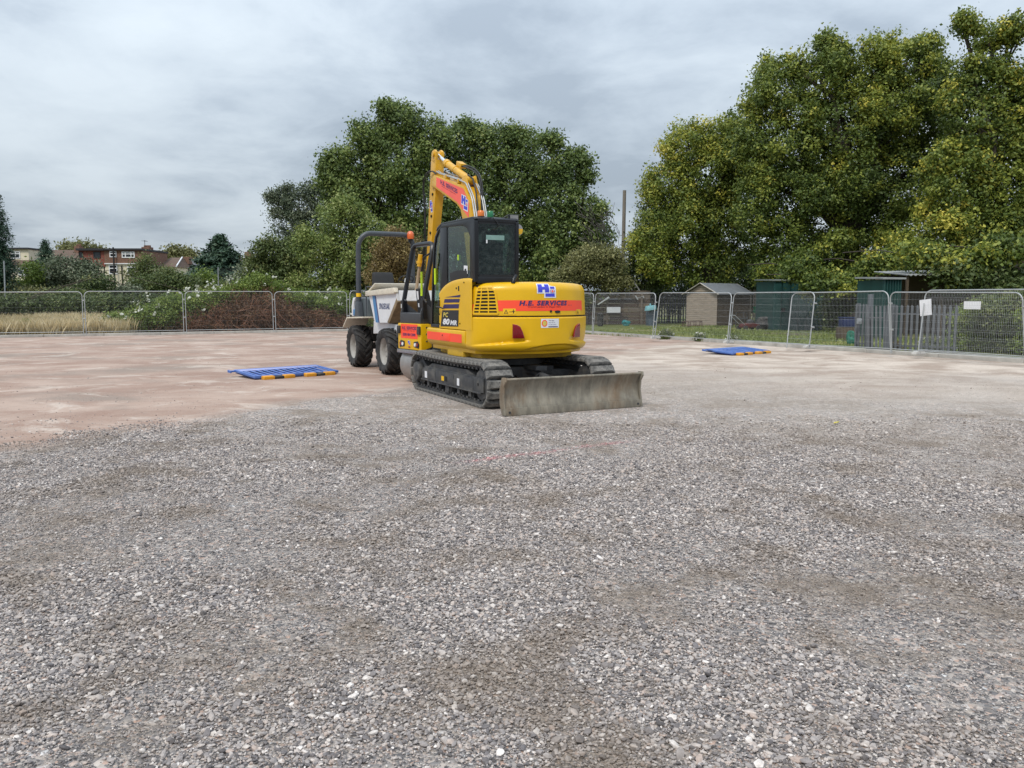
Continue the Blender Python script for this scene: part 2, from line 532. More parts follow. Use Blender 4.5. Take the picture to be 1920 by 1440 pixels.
    hog = mixc(math_("MULTIPLY", step(noise(21, 6, 0.8, 0, (3, 1, 0)), 0.56, 0.68), 0.55), hog, (0.60, 0.53, 0.47))
    # pale dusty scalpings to the far right
    edge2 = math_("ADD", dotp((0.34, 0.94, 0)), math_("MULTIPLY", noise(0.22, 6, 0.62, 0.6, (0, 0, 0), (0.9, 1.0, 1)), 10.0))
    right = math_("MULTIPLY", step(edge2, 17.5, 28.0), step(dotp((1, 0, 0)), -4.5, -0.5))
    pale = mixc(step(noise(0.7, 6, 0.65, 0.6, (3, 8, 0), (0.9, 1.1, 1)), 0.38, 0.64), (0.340, 0.262, 0.210), (0.600, 0.515, 0.440))
    pale = mixc(math_("MULTIPLY", step(noise(60, 4, 0.75), 0.46, 0.72), 0.45), pale, (0.28, 0.235, 0.20))
    pale = mixc(math_("MULTIPLY", grit, 0.5), pale, (0.25, 0.215, 0.19))
    pale = mixc(math_("MULTIPLY", step(noise(19, 6, 0.8, 0, (1, 9, 0)), 0.55, 0.67), 0.5), pale, (0.64, 0.58, 0.52))
    far = math_("MULTIPLY", step(dotp((0, 1, 0)), 16.0, 28.0), 0.7)
    near_dust = step(math_("ADD", dotp((0.30, 0.75, 0)), math_("MULTIPLY", noise(0.32, 5, 0.6, 0.4), 7.0)), 10.3, 16.5, 0.0, 0.60)
    grav = mixc(near_dust, grav, (0.43, 0.372, 0.325))
    g2 = mixc(math_("MULTIPLY", right, 0.92), grav, pale)
    g2 = mixc(math_("MULTIPLY", far, math_("SUBTRACT", 1.0, left)), g2, pale)
    g3 = mixc(left, g2, hog)
    # pale dusty area in the middle right
    dust = math_("MULTIPLY", step(noise(0.32, 5, 0.6, 0.4, (7, 5, 0)), 0.50, 0.66), step(dotp((0.5, 0.25, 0)), 2.6, 4.2))
    g3 = mixc(math_("MULTIPLY", dust, math_("MULTIPLY", step(noise(24, 4, 0.7), 0.35, 0.65), 0.6)), g3, (0.46, 0.41, 0.37))
    # faded line of pink marker spray
    pl = math_("ABSOLUTE", math_("SUBTRACT", math_("ADD", dotp((-0.553, 0.833, 0)), math_("MULTIPLY", noise(1.6, 3), 0.22)), 7.17))
    along = math_("MULTIPLY", step(dotp((0.833, 0.553, 0)), 3.9, 4.5), step(dotp((0.833, 0.553, 0)), 6.6, 6.0))
    spray = math_("MULTIPLY", math_("MULTIPLY", step(pl, 0.11, 0.01), along), math_("MULTIPLY", step(noise(28, 4, 0.8), 0.48, 0.60), step(noise(2.4, 3), 0.42, 0.58)))
    g3 = mixc(math_("MULTIPLY", spray, 0.75), g3, (0.62, 0.16, 0.20))
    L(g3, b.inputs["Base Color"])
    b.inputs["Roughness"].default_value = 0.93
    b.inputs["Specular IOR Level"].default_value = 0.25
    # relief
    hh = math_("ADD", math_("MULTIPLY", mixc(big, d2, d1), -1.0), math_("MULTIPLY", noise(6, 4), 0.5))
    soft = math_("SUBTRACT", 1.0, math_("MAXIMUM", left, math_("MULTIPLY", right, 0.7)))
    bp = node(nt, "ShaderNodeBump"); bp.inputs["Distance"].default_value = 0.018
    L(math_("ADD", math_("MULTIPLY", soft, 0.85), 0.15), bp.inputs["Strength"]); L(hh, bp.inputs["Height"]); L(bp.outputs[0], b.inputs["Normal"])
    return m
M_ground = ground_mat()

# fence lines (measured): left run and right run meet at the far corner of the yard
LA, LB = np.array([-62.0, 13.9]), np.array([-0.45, 46.8])
RA = np.array([33.5, -13.2])
yard = MB()
yard.add([(-62, -14, 0), (33.5, -14, 0), (RA[0], RA[1], 0), (LB[0], LB[1], 0), (LA[0], LA[1], 0)], [(0, 1, 2, 3, 4)])
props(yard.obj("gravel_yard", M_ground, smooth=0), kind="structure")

M_field = mat("rough grass ground", (0.085, 0.088, 0.036), 0.95, var=0.4, vscale=0.25, bump=0.6, bscale=9, dirt=((0.23, 0.185, 0.10), 0.45, 0.5), world_pos=True, spec=0.2)
fld = MB(); fld.add([(-900, -500, -0.03), (900, -500, -0.03), (900, 1500, -0.03), (-900, 1500, -0.03)], [(0, 1, 2, 3)])
props(fld.obj("field", M_field, smooth=0), kind="structure")
M_lawn = mat("mown grass", (0.105, 0.125, 0.034), 0.95, var=0.4, vscale=0.9, bump=0.7, bscale=26, dirt=((0.145, 0.115, 0.05), 0.35, 0.45), world_pos=True, spec=0.2)
lw = MB(); lw.add([(LB[0] + 0.4, LB[1] + 0.8, -0.02), (14.4, 20.0, -0.02), (40, 30, -0.02), (40, 75, -0.02), (-2, 75, -0.02)], [(0, 1, 2, 3, 4)])
props(lw.obj("lawn", M_lawn, smooth=0), kind="structure")

M_conc = mat("weathered concrete", (0.40, 0.385, 0.355), 0.9, var=0.15, vscale=3, bump=0.25, bscale=60, dirt=((0.22, 0.20, 0.17), 0.3, 2.0), spec=0.25)
def kerb_line(a, b_, off):
    d = unit((b_ - a)[None])[0]; n = np.array([-d[1], d[0]])
    L_ = np.linalg.norm(b_ - a); k = MB(); t = 0.0
    while t < L_ - 0.05:
        t2 = min(t + 2.4, L_)
        p, q = a + d * (t + 0.006), a + d * (t2 - 0.006)
        P = []
        for w, (lo, hi) in ((off - 0.13, (0, 0)), (off + 0.17, (0, 0))):
            pass
        c = [p + n * (off - 0.13), q + n * (off - 0.13), q + n * (off + 0.17), p + n * (off + 0.17)]
        zt = 0.115 + random.uniform(-0.004, 0.004)
        k.add([(x[0], x[1], -0.1) for x in c] + [(x[0], x[1], zt) for x in c], [(0, 3, 2, 1), (4, 5, 6, 7), (0, 1, 5, 4), (1, 2, 6, 5), (2, 3, 7, 6), (3, 0, 4, 7)])
        t = t2
    return k
random.seed(4)
kk = kerb_line(np.array([-40.0, 25.65]), LB, 0.0)
k2 = kerb_line(LB + np.array([0.25, -0.45]), np.array([24.0, 2.0]), 0.0)
kk.add(k2.v, k2.f)
props(kk.obj("kerb", M_conc, bevel=0.012, smooth=30), kind="structure")

# ---- loose stones near the camera: real pebbles laid by geometry nodes on points
rng = np.random.default_rng(7)
M_stone = bpy.data.materials.new("loose stones"); M_stone.use_nodes = True
_nt = M_stone.node_tree; _b = _nt.nodes["Principled BSDF"]
_oi = node(_nt, "ShaderNodeObjectInfo"); _cr = node(_nt, "ShaderNodeValToRGB")
_nt.links.new(_oi.outputs["Random"], _cr.inputs[0])
_cols = [(0, (0.093, 0.085, 0.085)), (0.18, (0.178, 0.163, 0.165)), (0.40, (0.279, 0.254, 0.247)), (0.60, (0.377, 0.339, 0.320)), (0.78, (0.475, 0.424, 0.393)), (0.88, (0.413, 0.330, 0.286)), (0.93, (0.547, 0.492, 0.452)), (1.0, (0.723, 0.670, 0.634))]
_e = _cr.color_ramp.elements
_e[0].position, _e[0].color = 0, rgba(_cols[0][1]); _e[1].position, _e[1].color = 1, rgba(_cols[-1][1])
for p_, c_ in _cols[1:-1]:
    q_ = _e.new(p_); q_.color = rgba(c_)
_tc = node(_nt, "ShaderNodeTexCoord"); _nz = node(_nt, "ShaderNodeTexNoise", Scale=2.2, Detail=5.0, Roughness=0.7)
_nt.links.new(_tc.outputs["Object"], _nz.inputs["Vector"])
_mr = node(_nt, "ShaderNodeMapRange"); _mr.inputs["From Min"].default_value = 0.3; _mr.inputs["From Max"].default_value = 0.7; _mr.inputs["To Min"].default_value = 0.72; _mr.inputs["To Max"].default_value = 1.28
_nt.links.new(_nz.outputs["Fac"], _mr.inputs["Value"])
_mr.inputs["To Min"].default_value = 0.72; _mr.inputs["To Max"].default_value = 1.28
_sv = node(_nt, "ShaderNodeVectorMath", operation="SCALE"); _nt.links.new(_cr.outputs[0], _sv.inputs[0]); _nt.links.new(_mr.outputs[0], _sv.inputs["Scale"])
_gp = node(_nt, "ShaderNodeNewGeometry")
_pm = node(_nt, "ShaderNodeMapping"); _pm.inputs["Location"].default_value = (4, 2, 0); _nt.links.new(_gp.outputs["Position"], _pm.inputs["Vector"])
_pa = node(_nt, "ShaderNodeTexNoise", Scale=0.85, Detail=5.0, Roughness=0.62, Distortion=0.6); _nt.links.new(_pm.outputs[0], _pa.inputs["Vector"])
_pb = node(_nt, "ShaderNodeTexNoise", Scale=2.1, Detail=5.0, Roughness=0.65, Distortion=0.4); _nt.links.new(_gp.outputs["Position"], _pb.inputs["Vector"])
def _m(op, a, c=None, cl=False):
    n = node(_nt, "ShaderNodeMath", operation=op, use_clamp=cl)
    for i, v in enumerate((a, c)):
        if v is None: continue
        if isinstance(v, (int, float)): n.inputs[i].default_value = v
        else: _nt.links.new(v, n.inputs[i])
    return n.outputs[0]
def _d(v):
    n = node(_nt, "ShaderNodeVectorMath", operation="DOT_PRODUCT"); n.inputs[1].default_value = v; _nt.links.new(_gp.outputs["Position"], n.inputs[0]); return n.outputs["Value"]
_n2 = node(_nt, "ShaderNodeTexNoise", Scale=1.6, Detail=4.0); _nt.links.new(_gp.outputs["Position"], _n2.inputs["Vector"])
_n3 = node(_nt, "ShaderNodeTexNoise", Scale=7.0, Detail=4.0, Roughness=0.8); _nt.links.new(_gp.outputs["Position"], _n3.inputs["Vector"])
_off = _m("ABSOLUTE", _m("SUBTRACT", _m("ADD", _d((-0.553, 0.833, 0)), _m("MULTIPLY", _n2.outputs["Fac"], 0.22)), 7.17))
_al = _m("MULTIPLY", _m("MULTIPLY", _m("SUBTRACT", _d((0.833, 0.553, 0)), 3.9), 2.0, True), _m("MULTIPLY", _m("SUBTRACT", 6.6, _d((0.833, 0.553, 0))), 2.0, True))
_sp = _m("MULTIPLY", _m("MULTIPLY", _m("SUBTRACT", 0.10, _off), 12.0, True), _m("MULTIPLY", _m("SUBTRACT", _n3.outputs["Fac"], 0.42), 6.0, True))
_mxp = node(_nt, "ShaderNodeMixRGB"); _mxp.inputs[2].default_value = (0.62, 0.20, 0.22, 1)
_nt.links.new(_m("MULTIPLY", _m("MULTIPLY", _sp, _al), 0.6), _mxp.inputs[0]); _pm2 = node(_nt, "ShaderNodeMapRange", interpolation_type="SMOOTHSTEP"); _pm2.inputs["From Min"].default_value = 0.47; _pm2.inputs["From Max"].default_value = 0.64; _pm2.inputs["To Max"].default_value = 0.66
_nt.links.new(_m("ADD", _m("MULTIPLY", _pa.outputs["Fac"], 0.6), _m("MULTIPLY", _pb.outputs["Fac"], 0.4)), _pm2.inputs["Value"])
_mxd = node(_nt, "ShaderNodeMixRGB"); _mxd.inputs[2].default_value = (0.185, 0.145, 0.110, 1)
_pc = node(_nt, "ShaderNodeTexNoise", Scale=0.32, Detail=5.0, Roughness=0.6, Distortion=0.4); _nt.links.new(_gp.outputs["Position"], _pc.inputs["Vector"])
_du = _m("MULTIPLY", _m("SUBTRACT", _m("ADD", _d((0.30, 0.75, 0)), _m("MULTIPLY", _pc.outputs["Fac"], 7.0)), 10.3), 0.16, True)
_mxu = node(_nt, "ShaderNodeMixRGB"); _mxu.inputs[2].default_value = (0.455, 0.395, 0.345, 1)
_nt.links.new(_m("MULTIPLY", _du, 0.60), _mxu.inputs[0]); _nt.links.new(_sv.outputs[0], _mxu.inputs[1])
_nt.links.new(_pm2.outputs[0], _mxd.inputs[0]); _nt.links.new(_mxu.outputs[0], _mxd.inputs[1]); _nt.links.new(_mxd.outputs[0], _mxp.inputs[1])
_nt.links.new(_mxp.outputs[0], _b.inputs["Base Color"])
_b.inputs["Roughness"].default_value = 0.85; _b.inputs["Specular IOR Level"].default_value = 0.3

stone_col = bpy.data.collections.new("stone_shapes")
for i in range(9):
    bm = bmesh.new(); bmesh.ops.create_icosphere(bm, subdivisions=1 if i < 6 else 2, radius=0.5)
    sx, sy, sz = rng.uniform(0.8, 1.3), rng.uniform(0.6, 0.95), rng.uniform(0.36, 0.62)
    planes = [(unit(rng.normal(0, 1, (1, 3)))[0], rng.uniform(0.30, 0.42)) for _ in range(6)]
    for v in bm.verts:
        p = np.array(v.co)
        for n_, d_ in planes:
            k_ = p @ n_ - d_
            if k_ > 0: p = p - n_ * k_
        p = p * np.array([sx, sy, sz]) * rng.uniform(0.93, 1.07)
        v.co = p
    me = bpy.data.meshes.new("stone_shape"); bm.to_mesh(me); bm.free(); me.materials.append(M_stone)
    stone_col.objects.link(bpy.data.objects.new("stone_shape", me))

def value_noise(x, y, s, seed):
    r_ = np.random.default_rng(seed); T = r_.random((128, 128))
    X, Y = x * s + 40, y * s + 40
    xi, yi = np.floor(X).astype(int), np.floor(Y).astype(int); fx, fy = X - xi, Y - yi
    fx = fx * fx * (3 - 2 * fx); fy = fy * fy * (3 - 2 * fy)
    g = lambda a, c: T[a % 128, c % 128]
    return (g(xi, yi) * (1 - fx) + g(xi + 1, yi) * fx) * (1 - fy) + (g(xi, yi + 1) * (1 - fx) + g(xi + 1, yi + 1) * fx) * fy
NP = 720000
yy = rng.uniform(0, 1, NP)
d_near, d_far = 1.9, 11.5
Yp = (d_near ** 1.5 + yy * (d_far ** 1.5 - d_near ** 1.5)) ** (1 / 1.5)
Xp = rng.uniform(-1, 1, NP) * (0.66 * Yp + 0.9)
patch = 0.45 * value_noise(Xp, Yp, 0.9, 1) + 0.33 * value_noise(Xp, Yp, 2.6, 2) + 0.22 * value_noise(Xp, Yp, 7.0, 3)
coarse = np.clip((0.66 - patch) / 0.20, 0.0, 1.0)
lay = (-0.872 * Xp + 0.489 * Yp) + 1.2 * (value_noise(Xp, Yp, 0.8, 5) - 0.5) + 0.6 * (value_noise(Xp, Yp, 3.0, 6) - 0.5)
keep = rng.random(NP) < (0.55 + 0.45 * coarse) * np.clip((11.5 - Yp) / 4.0, 0.04, 1) * np.clip((10.15 - lay) / 0.8, 0.035, 1)
keep &= ~((np.abs(Xp - 0.9) < 1.5) & (Yp > 11.0))
Xp, Yp, coarse = Xp[keep], Yp[keep], coarse[keep]
# strays kicked out over the firm ground further off
ns = 20000
ys_ = 8.5 + rng.random(ns) ** 1.3 * 15; xs_ = rng.uniform(-0.68, 0.68, ns) * ys_
ok_ = (value_noise(xs_, ys_, 0.8, 8) * 0.6 + value_noise(xs_, ys_, 2.4, 9) * 0.4 > rng.uniform(0.35, 0.75, ns)) & ~((np.abs(xs_ + ys_ * 0.06) < 3.2) & (ys_ > 10.8) & (ys_ < 22))
Xp = np.concatenate([Xp, xs_[ok_]]); Yp = np.concatenate([Yp, ys_[ok_]]); coarse = np.concatenate([coarse, np.full(int(ok_.sum()), 0.75)])
npt = len(Xp)
size = np.exp(rng.normal(math.log(0.0115), 0.46, npt)) * (0.62 + 0.45 * coarse)
size = np.where(rng.random(npt) < 0.012, size * 1.9, size)
size *= 0.92 + 0.03 * np.minimum(Yp, 12)
size[len(size) - int(ok_.sum()):] *= 0.7
size = np.clip(size, 0.006, 0.048)
pm = bpy.data.meshes.new("gravel_points")
pm.vertices.add(npt)
pm.vertices.foreach_set("co", np.stack([Xp, Yp, size * 0.10 + rng.uniform(-0.002, 0.006, npt)], 1).astype(np.float32).ravel())
a_ = pm.attributes.new("stone_size", "FLOAT", "POINT"); a_.data.foreach_set("value", size.astype(np.float32))
a_ = pm.attributes.new("stone_turn", "FLOAT_VECTOR", "POINT")
a_.data.foreach_set("vector", np.stack([rng.normal(0, 0.32, npt), rng.normal(0, 0.32, npt), rng.uniform(0, 6.28, npt)], 1).astype(np.float32).ravel())
gravel = link_mesh("gravel", pm)
props(gravel, "loose grey crushed stone spread over the foreground of the yard", "gravel", None, "stuff")
ng = bpy.data.node_groups.new("lay_stones", "GeometryNodeTree")
ng.interface.new_socket("Geometry", in_out="INPUT", socket_type="NodeSocketGeometry")
ng.interface.new_socket("Geometry", in_out="OUTPUT", socket_type="NodeSocketGeometry")
gi, go = ng.nodes.new("NodeGroupInput"), ng.nodes.new("NodeGroupOutput")
ci = ng.nodes.new("GeometryNodeCollectionInfo"); ci.inputs["Collection"].default_value = stone_col
ci.inputs["Separate Children"].default_value = True; ci.inputs["Reset Children"].default_value = True
ip = ng.nodes.new("GeometryNodeInstanceOnPoints"); ip.inputs["Pick Instance"].default_value = True
na = ng.nodes.new("GeometryNodeInputNamedAttribute"); na.data_type = "FLOAT"; na.inputs["Name"].default_value = "stone_size"
nb = ng.nodes.new("GeometryNodeInputNamedAttribute"); nb.data_type = "FLOAT_VECTOR"; nb.inputs["Name"].default_value = "stone_turn"
er = ng.nodes.new("FunctionNodeEulerToRotation")
ng.links.new(gi.outputs[0], ip.inputs["Points"]); ng.links.new(ci.outputs[0], ip.inputs["Instance"])
ng.links.new(na.outputs["Attribute"], ip.inputs["Scale"]); ng.links.new(nb.outputs["Attribute"], er.inputs[0]); ng.links.new(er.outputs[0], ip.inputs["Rotation"])
ng.links.new(ip.outputs[0], go.inputs[0])
gmod = gravel.modifiers.new("lay_stones", "NODES"); gmod.node_group = ng

# ================================================================== EXCAVATOR
YEL = (0.720, 0.418, 0.004)
M_yel = mat("yellow machine paint", YEL, 0.36, var=0.05, vscale=3, coat=0.18, spec=0.35, dirt=((0.45, 0.29, 0.07), 0.08, 3.0))
M_yel2 = mat("worn yellow paint", (0.60, 0.37, 0.02), 0.5, var=0.12, vscale=4, dirt=((0.25, 0.16, 0.06), 0.28, 5.0))
M_blk = mat("black cab paint", (0.009, 0.010, 0.013), 0.36, var=0.2, vscale=5, spec=0.4, dirt=((0.05, 0.05, 0.05), 0.08, 7))
M_rub = mat("dusty black rubber", (0.022, 0.022, 0.022), 0.75, var=0.3, vscale=9, bump=0.2, bscale=80, dirt=((0.13, 0.12, 0.105), 0.40, 6))
M_pad = mat("dusty track pad", (0.092, 0.090, 0.086), 0.82, var=0.35, vscale=9, bump=0.5, bscale=60, dirt=((0.225, 0.212, 0.195), 0.60, 9))
M_hole = mat("dark hole", (0.006, 0.006, 0.006), 0.8, var=0)
M_frame = mat("dark grey dusty steel", (0.040, 0.042, 0.046), 0.6, var=0.25, vscale=7, bump=0.15, bscale=50, dirt=((0.15, 0.14, 0.125), 0.42, 5))
M_steel = mat("bare steel", (0.42, 0.43, 0.45), 0.3, metal=0.9, var=0.12, vscale=10)
M_chrome = mat("chromed rod", (0.72, 0.74, 0.76), 0.14, metal=1.0, var=0.05)
M_silver = mat("grey hydraulic pipe", (0.42, 0.43, 0.43), 0.35, metal=0.5, var=0.15, vscale=9)
M_hose = mat("black hose", (0.012, 0.012, 0.013), 0.5, var=0.2)
M_orange = mat("fluorescent red sticker", (0.95, 0.075, 0.028), 0.45, var=0.04, vscale=3)
M_pink = mat("faded fluorescent red sticker", (0.88, 0.125, 0.090), 0.5, var=0.08, vscale=3)
M_navy = mat("navy lettering", (0.045, 0.022, 0.115), 0.5, var=0.05)
M_dkred = mat("dark red lettering", (0.28, 0.015, 0.03), 0.5, var=0.05)
M_blue = mat("blue logo print", (0.045, 0.055, 0.56), 0.45, var=0.04)
M_white = mat("white print", (0.72, 0.73, 0.76), 0.5, var=0.03)
M_purple = mat("deep purple print", (0.018, 0.008, 0.085), 0.4, var=0.05)
M_blackp = mat("black print", (0.008, 0.009, 0.012), 0.4, var=0.05)
M_gold = mat("yellow print", (0.62, 0.50, 0.10), 0.5, var=0.03)
M_warn = mat("warning yellow print", (0.80, 0.46, 0.004), 0.45, var=0.03)
M_lens = mat("red lamp lens", (0.22, 0.004, 0.012), 0.18, var=0.15, vscale=30, coat=0.6)
M_amber = mat("amber lens", (0.66, 0.16, 0.008), 0.3, var=0.15, vscale=20, coat=0.4)
M_green = mat("green lens", (0.004, 0.16, 0.055), 0.3, var=0.15, vscale=20, coat=0.4)
M_hivis = mat("fluorescent yellow tape", (0.52, 0.72, 0.02), 0.5, var=0.05)
M_seat = mat("dark seat fabric", (0.020, 0.021, 0.023), 0.85, var=0.2)
M_glassL = glass_mat("tinted side glass", (0.62, 0.72, 0.66))
M_glassR = glass_mat("tinted rear glass", (0.56, 0.68, 0.65), haze=0.10, ior=1.5)
M_seam = mat("dark panel gap", (0.02, 0.012, 0.004), 0.8, var=0)

def blade_mat():
    m = mat("scratched dozer steel", (0.215, 0.195, 0.155), 0.6, metal=0.15, var=0.35, vscale=5, bump=0.15, bscale=50, dirt=((0.20, 0.108, 0.045), 0.34, 2.2), stretch=(1, 1, 0.55))
    nt = m.node_tree; b = nt.nodes["Principled BSDF"]
    old = b.inputs["Base Color"].links[0].from_socket
    tc = node(nt, "ShaderNodeTexCoord"); mp = node(nt, "ShaderNodeMapping"); mp.inputs["Scale"].default_value = (26, 9, 5.5); mp.inputs["Rotation"].default_value = (0, 0.25, 0)
    nt.links.new(tc.outputs["Object"], mp.inputs["Vector"])
    n = node(nt, "ShaderNodeTexNoise", Scale=1.0, Detail=5.0, Roughness=0.6); nt.links.new(mp.outputs[0], n.inputs["Vector"])
    mr = node(nt, "ShaderNodeMapRange"); mr.inputs["From Min"].default_value = 0.52; mr.inputs["From Max"].default_value = 0.80; mr.inputs["To Max"].default_value = 0.55; nt.links.new(n.outputs["Fac"], mr.inputs["Value"])
    mx = node(nt, "ShaderNodeMixRGB"); mx.inputs[2].default_value = (0.36, 0.325, 0.26, 1); nt.links.new(mr.outputs[0], mx.inputs[0]); nt.links.new(old, mx.inputs[1])
    mr2 = node(nt, "ShaderNodeMapRange"); mr2.inputs["From Min"].default_value = 0.44; mr2.inputs["From Max"].default_value = 0.24; mr2.inputs["To Max"].default_value = 0.5; nt.links.new(n.outputs["Fac"], mr2.inputs["Value"])
    m3 = node(nt, "ShaderNodeMixRGB"); m3.inputs[2].default_value = (0.070, 0.060, 0.052, 1); nt.links.new(mr2.outputs[0], m3.inputs[0]); nt.links.new(mx.outputs[0], m3.inputs[1])
    nt.links.new(m3.outputs[0], b.inputs["Base Color"])
    return m
M_blade = blade_mat()

EXR = R(26.5)
EX = thing("excavator", "yellow tracked excavator with black cab, dozer blade and raised boom in the yard", "excavator", (0.954, 11.95, 0), EXR)

# ---- plan outline of the round tail
def plan_curve():
    a0 = R(46); Rt = 1.34; yc = 2.22; pts = []
    for i in range(121):
        a = -a0 + 2 * a0 * i / 120
        pts.append((Rt * math.sin(a), yc - Rt * math.cos(a)))
    k, rc = 24, 0.34
    p = np.array(pts[0]); ang = math.atan2(math.sin(a0), -math.cos(a0)); st = (ang - math.pi / 2) / k
    left = []
    for i in range(k):
        ang -= st; p = p + np.array([math.cos(ang), math.sin(ang)]) * rc * abs(st); left.append(tuple(p))
    left.append((p[0], 3.5))
    return np.array(left[::-1] + pts + [(-x, y) for x, y in left])
PLN = plan_curve()
_sg = np.concatenate([[0], np.cumsum(np.hypot(*np.diff(PLN, axis=0).T))]); _sg -= _sg[-1] / 2
_tn = unit(np.gradient(PLN, _sg, axis=0)); _nm = np.stack([_tn[:, 1], -_tn[:, 0]], 1)
def tail(s, z, lift=0.0):
    x = np.interp(s, _sg, PLN[:, 0]); y = np.interp(s, _sg, PLN[:, 1])
    nx = np.interp(s, _sg, _nm[:, 0]); ny = np.interp(s, _sg, _nm[:, 1])
    return (x + nx * lift, y + ny * lift, z)
def smooth01(t):
    t = min(1.0, max(0.0, t)); return t * t * (3 - 2 * t)

def cw_inset(s, z):
    """moulded shape of the counterweight: rounded lower edge, scoops under the lamps, arched chin"""
    ins = 0.0
    if z < 0.965: ins = 0.12 - math.sqrt(max(0.0, 0.12 ** 2 - (0.965 - z) ** 2))
    if z > 1.375: ins = max(ins, 0.025 - math.sqrt(max(0, 0.025 ** 2 - (z - 1.375) ** 2)))
    sp = s if s < 0.09 else 0.18 - s
    zc = 0.962 + (sp + 1.18) * 0.082
    ramp = smooth01((sp + 1.45) / 0.65) * (1 - smooth01((sp + 0.42) / 0.16))
    if z > zc - 0.03:
        g = smooth01((z - zc + 0.03) / 0.035) * math.exp(-max(0, z - zc) / 0.10)
        ins += 0.05 * ramp * g
    za = 0.972 - ((s - 0.22) / 0.62) ** 2 * 0.09
    if z < za: ins += 0.035 * smooth01((za - z) / 0.025) * smooth01((s + 0.45) / 0.2) * (1 - smooth01((s - 0.66) / 0.2))
    return ins
ss = list(np.linspace(-1.52, 1.75, 190)); zz = list(np.linspace(0.845, 1.40, 64))
mb = MB()
rows = [[tail(s, 0.845, -0.42) for s in ss]] + [[tail(s, z, -cw_inset(s, z)) for s in ss] for z in zz] + [[tail(s, 1.40, -0.4) for s in ss]]
mb.loft(rows, closed=False)
n_ = len(ss)
for col in (0, n_ - 1):
    mb.f.append(tuple(r_ * n_ + col for r_ in range(len(rows)))); mb.m.append(0)
CW = mb.obj("counterweight", M_yel, EX, smooth=45)

def lamp_obj(pts, mapper, parent):
    o = MB(); c = np.mean(pts, 0)
    outer = [mapper(p[0], p[1], -0.006) for p in pts]; rim = [mapper(p[0], p[1], 0.012) for p in pts]
    inn = [mapper(c[0] + (p[0] - c[0]) * 0.88, c[1] + (p[1] - c[1]) * 0.9, 0.018) for p in pts]
    o.loft([outer, rim, inn]); return o.obj("tail_lamp", M_lens, parent, smooth=30)
tm = lambda u, v, l: tail(u, v, l)
lamp_obj([(-0.575, 1.066), (-0.385, 1.068), (-0.415, 1.17), (-0.455, 1.25), (-0.50, 1.278), (-0.575, 1.292)], tm, EX)
lamp_obj([(0.765, 1.058), (0.765, 1.284), (0.69, 1.272), (0.635, 1.245), (0.59, 1.16), (0.565, 1.062)], tm, EX)
# safety notice on the counterweight
u0, v0 = -0.113, 1.228
sh = [(*rect(u0, v0, 0.219, 1.371, 6), M_white, 0.003)]
circ = [(u0 + 0.062 + 0.05 * math.cos(a), v0 + 0.072 + 0.055 * math.sin(a)) for a in np.linspace(0, 2 * math.pi, 20, endpoint=False)]
sh.append((*polyf(circ), M_orange, 0.005))
sh.append((*polyf([(u0 + 0.062 + (p[0] - u0 - 0.062) * 0.72, v0 + 0.072 + (p[1] - v0 - 0.072) * 0.72) for p in circ]), M_gold, 0.007))
for i, k_ in enumerate(("safe", "safe2", "safe3")):
    sh.append((*shift(text_shape(k_, height=0.020), u0 + 0.135, v0 + 0.103 - 0.032 * i), M_navy, 0.006))
sh.append((*rect(u0 + 0.13, v0 + 0.012, u0 + 0.31, v0 + 0.024, 3), M_navy, 0.006))
flat("safety_sticker", CW, sh, tm, cut=0.04)

# ---- engine hood
def hood_inset(z):
    ins = 0.015 + max(0.0, z - 1.44) * 0.05
    if z > 1.80: ins += 0.13 - math.sqrt(max(0.0, 0.13 ** 2 - (z - 1.80) ** 2))
    return ins
def hz(s, z):
    return z + 0.022 * (1 - (s / 1.25) ** 2) * (z - 1.42) / 0.5
ss = list(np.linspace(-1.37, 1.75, 120)); zz = list(np.linspace(1.422, 1.80, 10)) + list(1.80 + 0.13 * np.sin(np.linspace(0.1, math.pi / 2, 9)))
mb = MB()
rows = [[tail(s, 1.422, -0.35) for s in ss]] + [[tail(s, hz(s, z), -hood_inset(z)) for s in ss] for z in zz]
top = [tail(s, hz(s, 1.93) + 0.006, -hood_inset(1.93) - 0.12) for s in ss]
rows.append(top)
mb.loft(rows, closed=False)
k0 = (len(rows) - 1) * len(ss)
mb.f.append(tuple(k0 + j for j in range(len(ss)))); mb.m.append(0)
for col in (0, len(ss) - 1):
    mb.f.append(tuple(r_ * len(ss) + col for r_ in range(len(rows)))); mb.m.append(0)
HOOD = mb.obj("engine_hood", M_yel, EX, smooth=50)
hm = lambda u, v, l: tail(u, hz(u, v), l - hood_inset(v))
# sticker band round the tail
def strip(s0, s1, z0, z1, m, lift, n=30):
    v = [(s, z0) for s in np.linspace(s0, s1, n + 1)] + [(s, z1) for s in np.linspace(s0, s1, n + 1)]
    return v, [(i, i + 1, n + 2 + i, n + 1 + i) for i in range(n)], m, lift
band = [strip(-0.815, 0.90, 1.492, 1.655, M_orange, 0.003)]
flat("red_band", HOOD, band + [strip(-1.335, -1.245, 1.435, 1.60, M_orange, 0.003, 6)], hm, smooth=30)
lt = text_shape("he", width=0.885, height=0.077)
flat("lettering", HOOD, [(*shift(lt, -0.468, 1.572), M_navy, 0.006)], hm)
flat("tagline", HOOD, [(*shift(text_shape("world", width=0.60, height=0.030), -0.33, 1.536), M_dkred, 0.006)], hm)
for i in range(3):
    flat("full_stop", HOOD, [(*rect(0.45 + i * 0.035, 1.574, 0.463 + i * 0.035, 1.584), M_navy, 0.006)], hm)
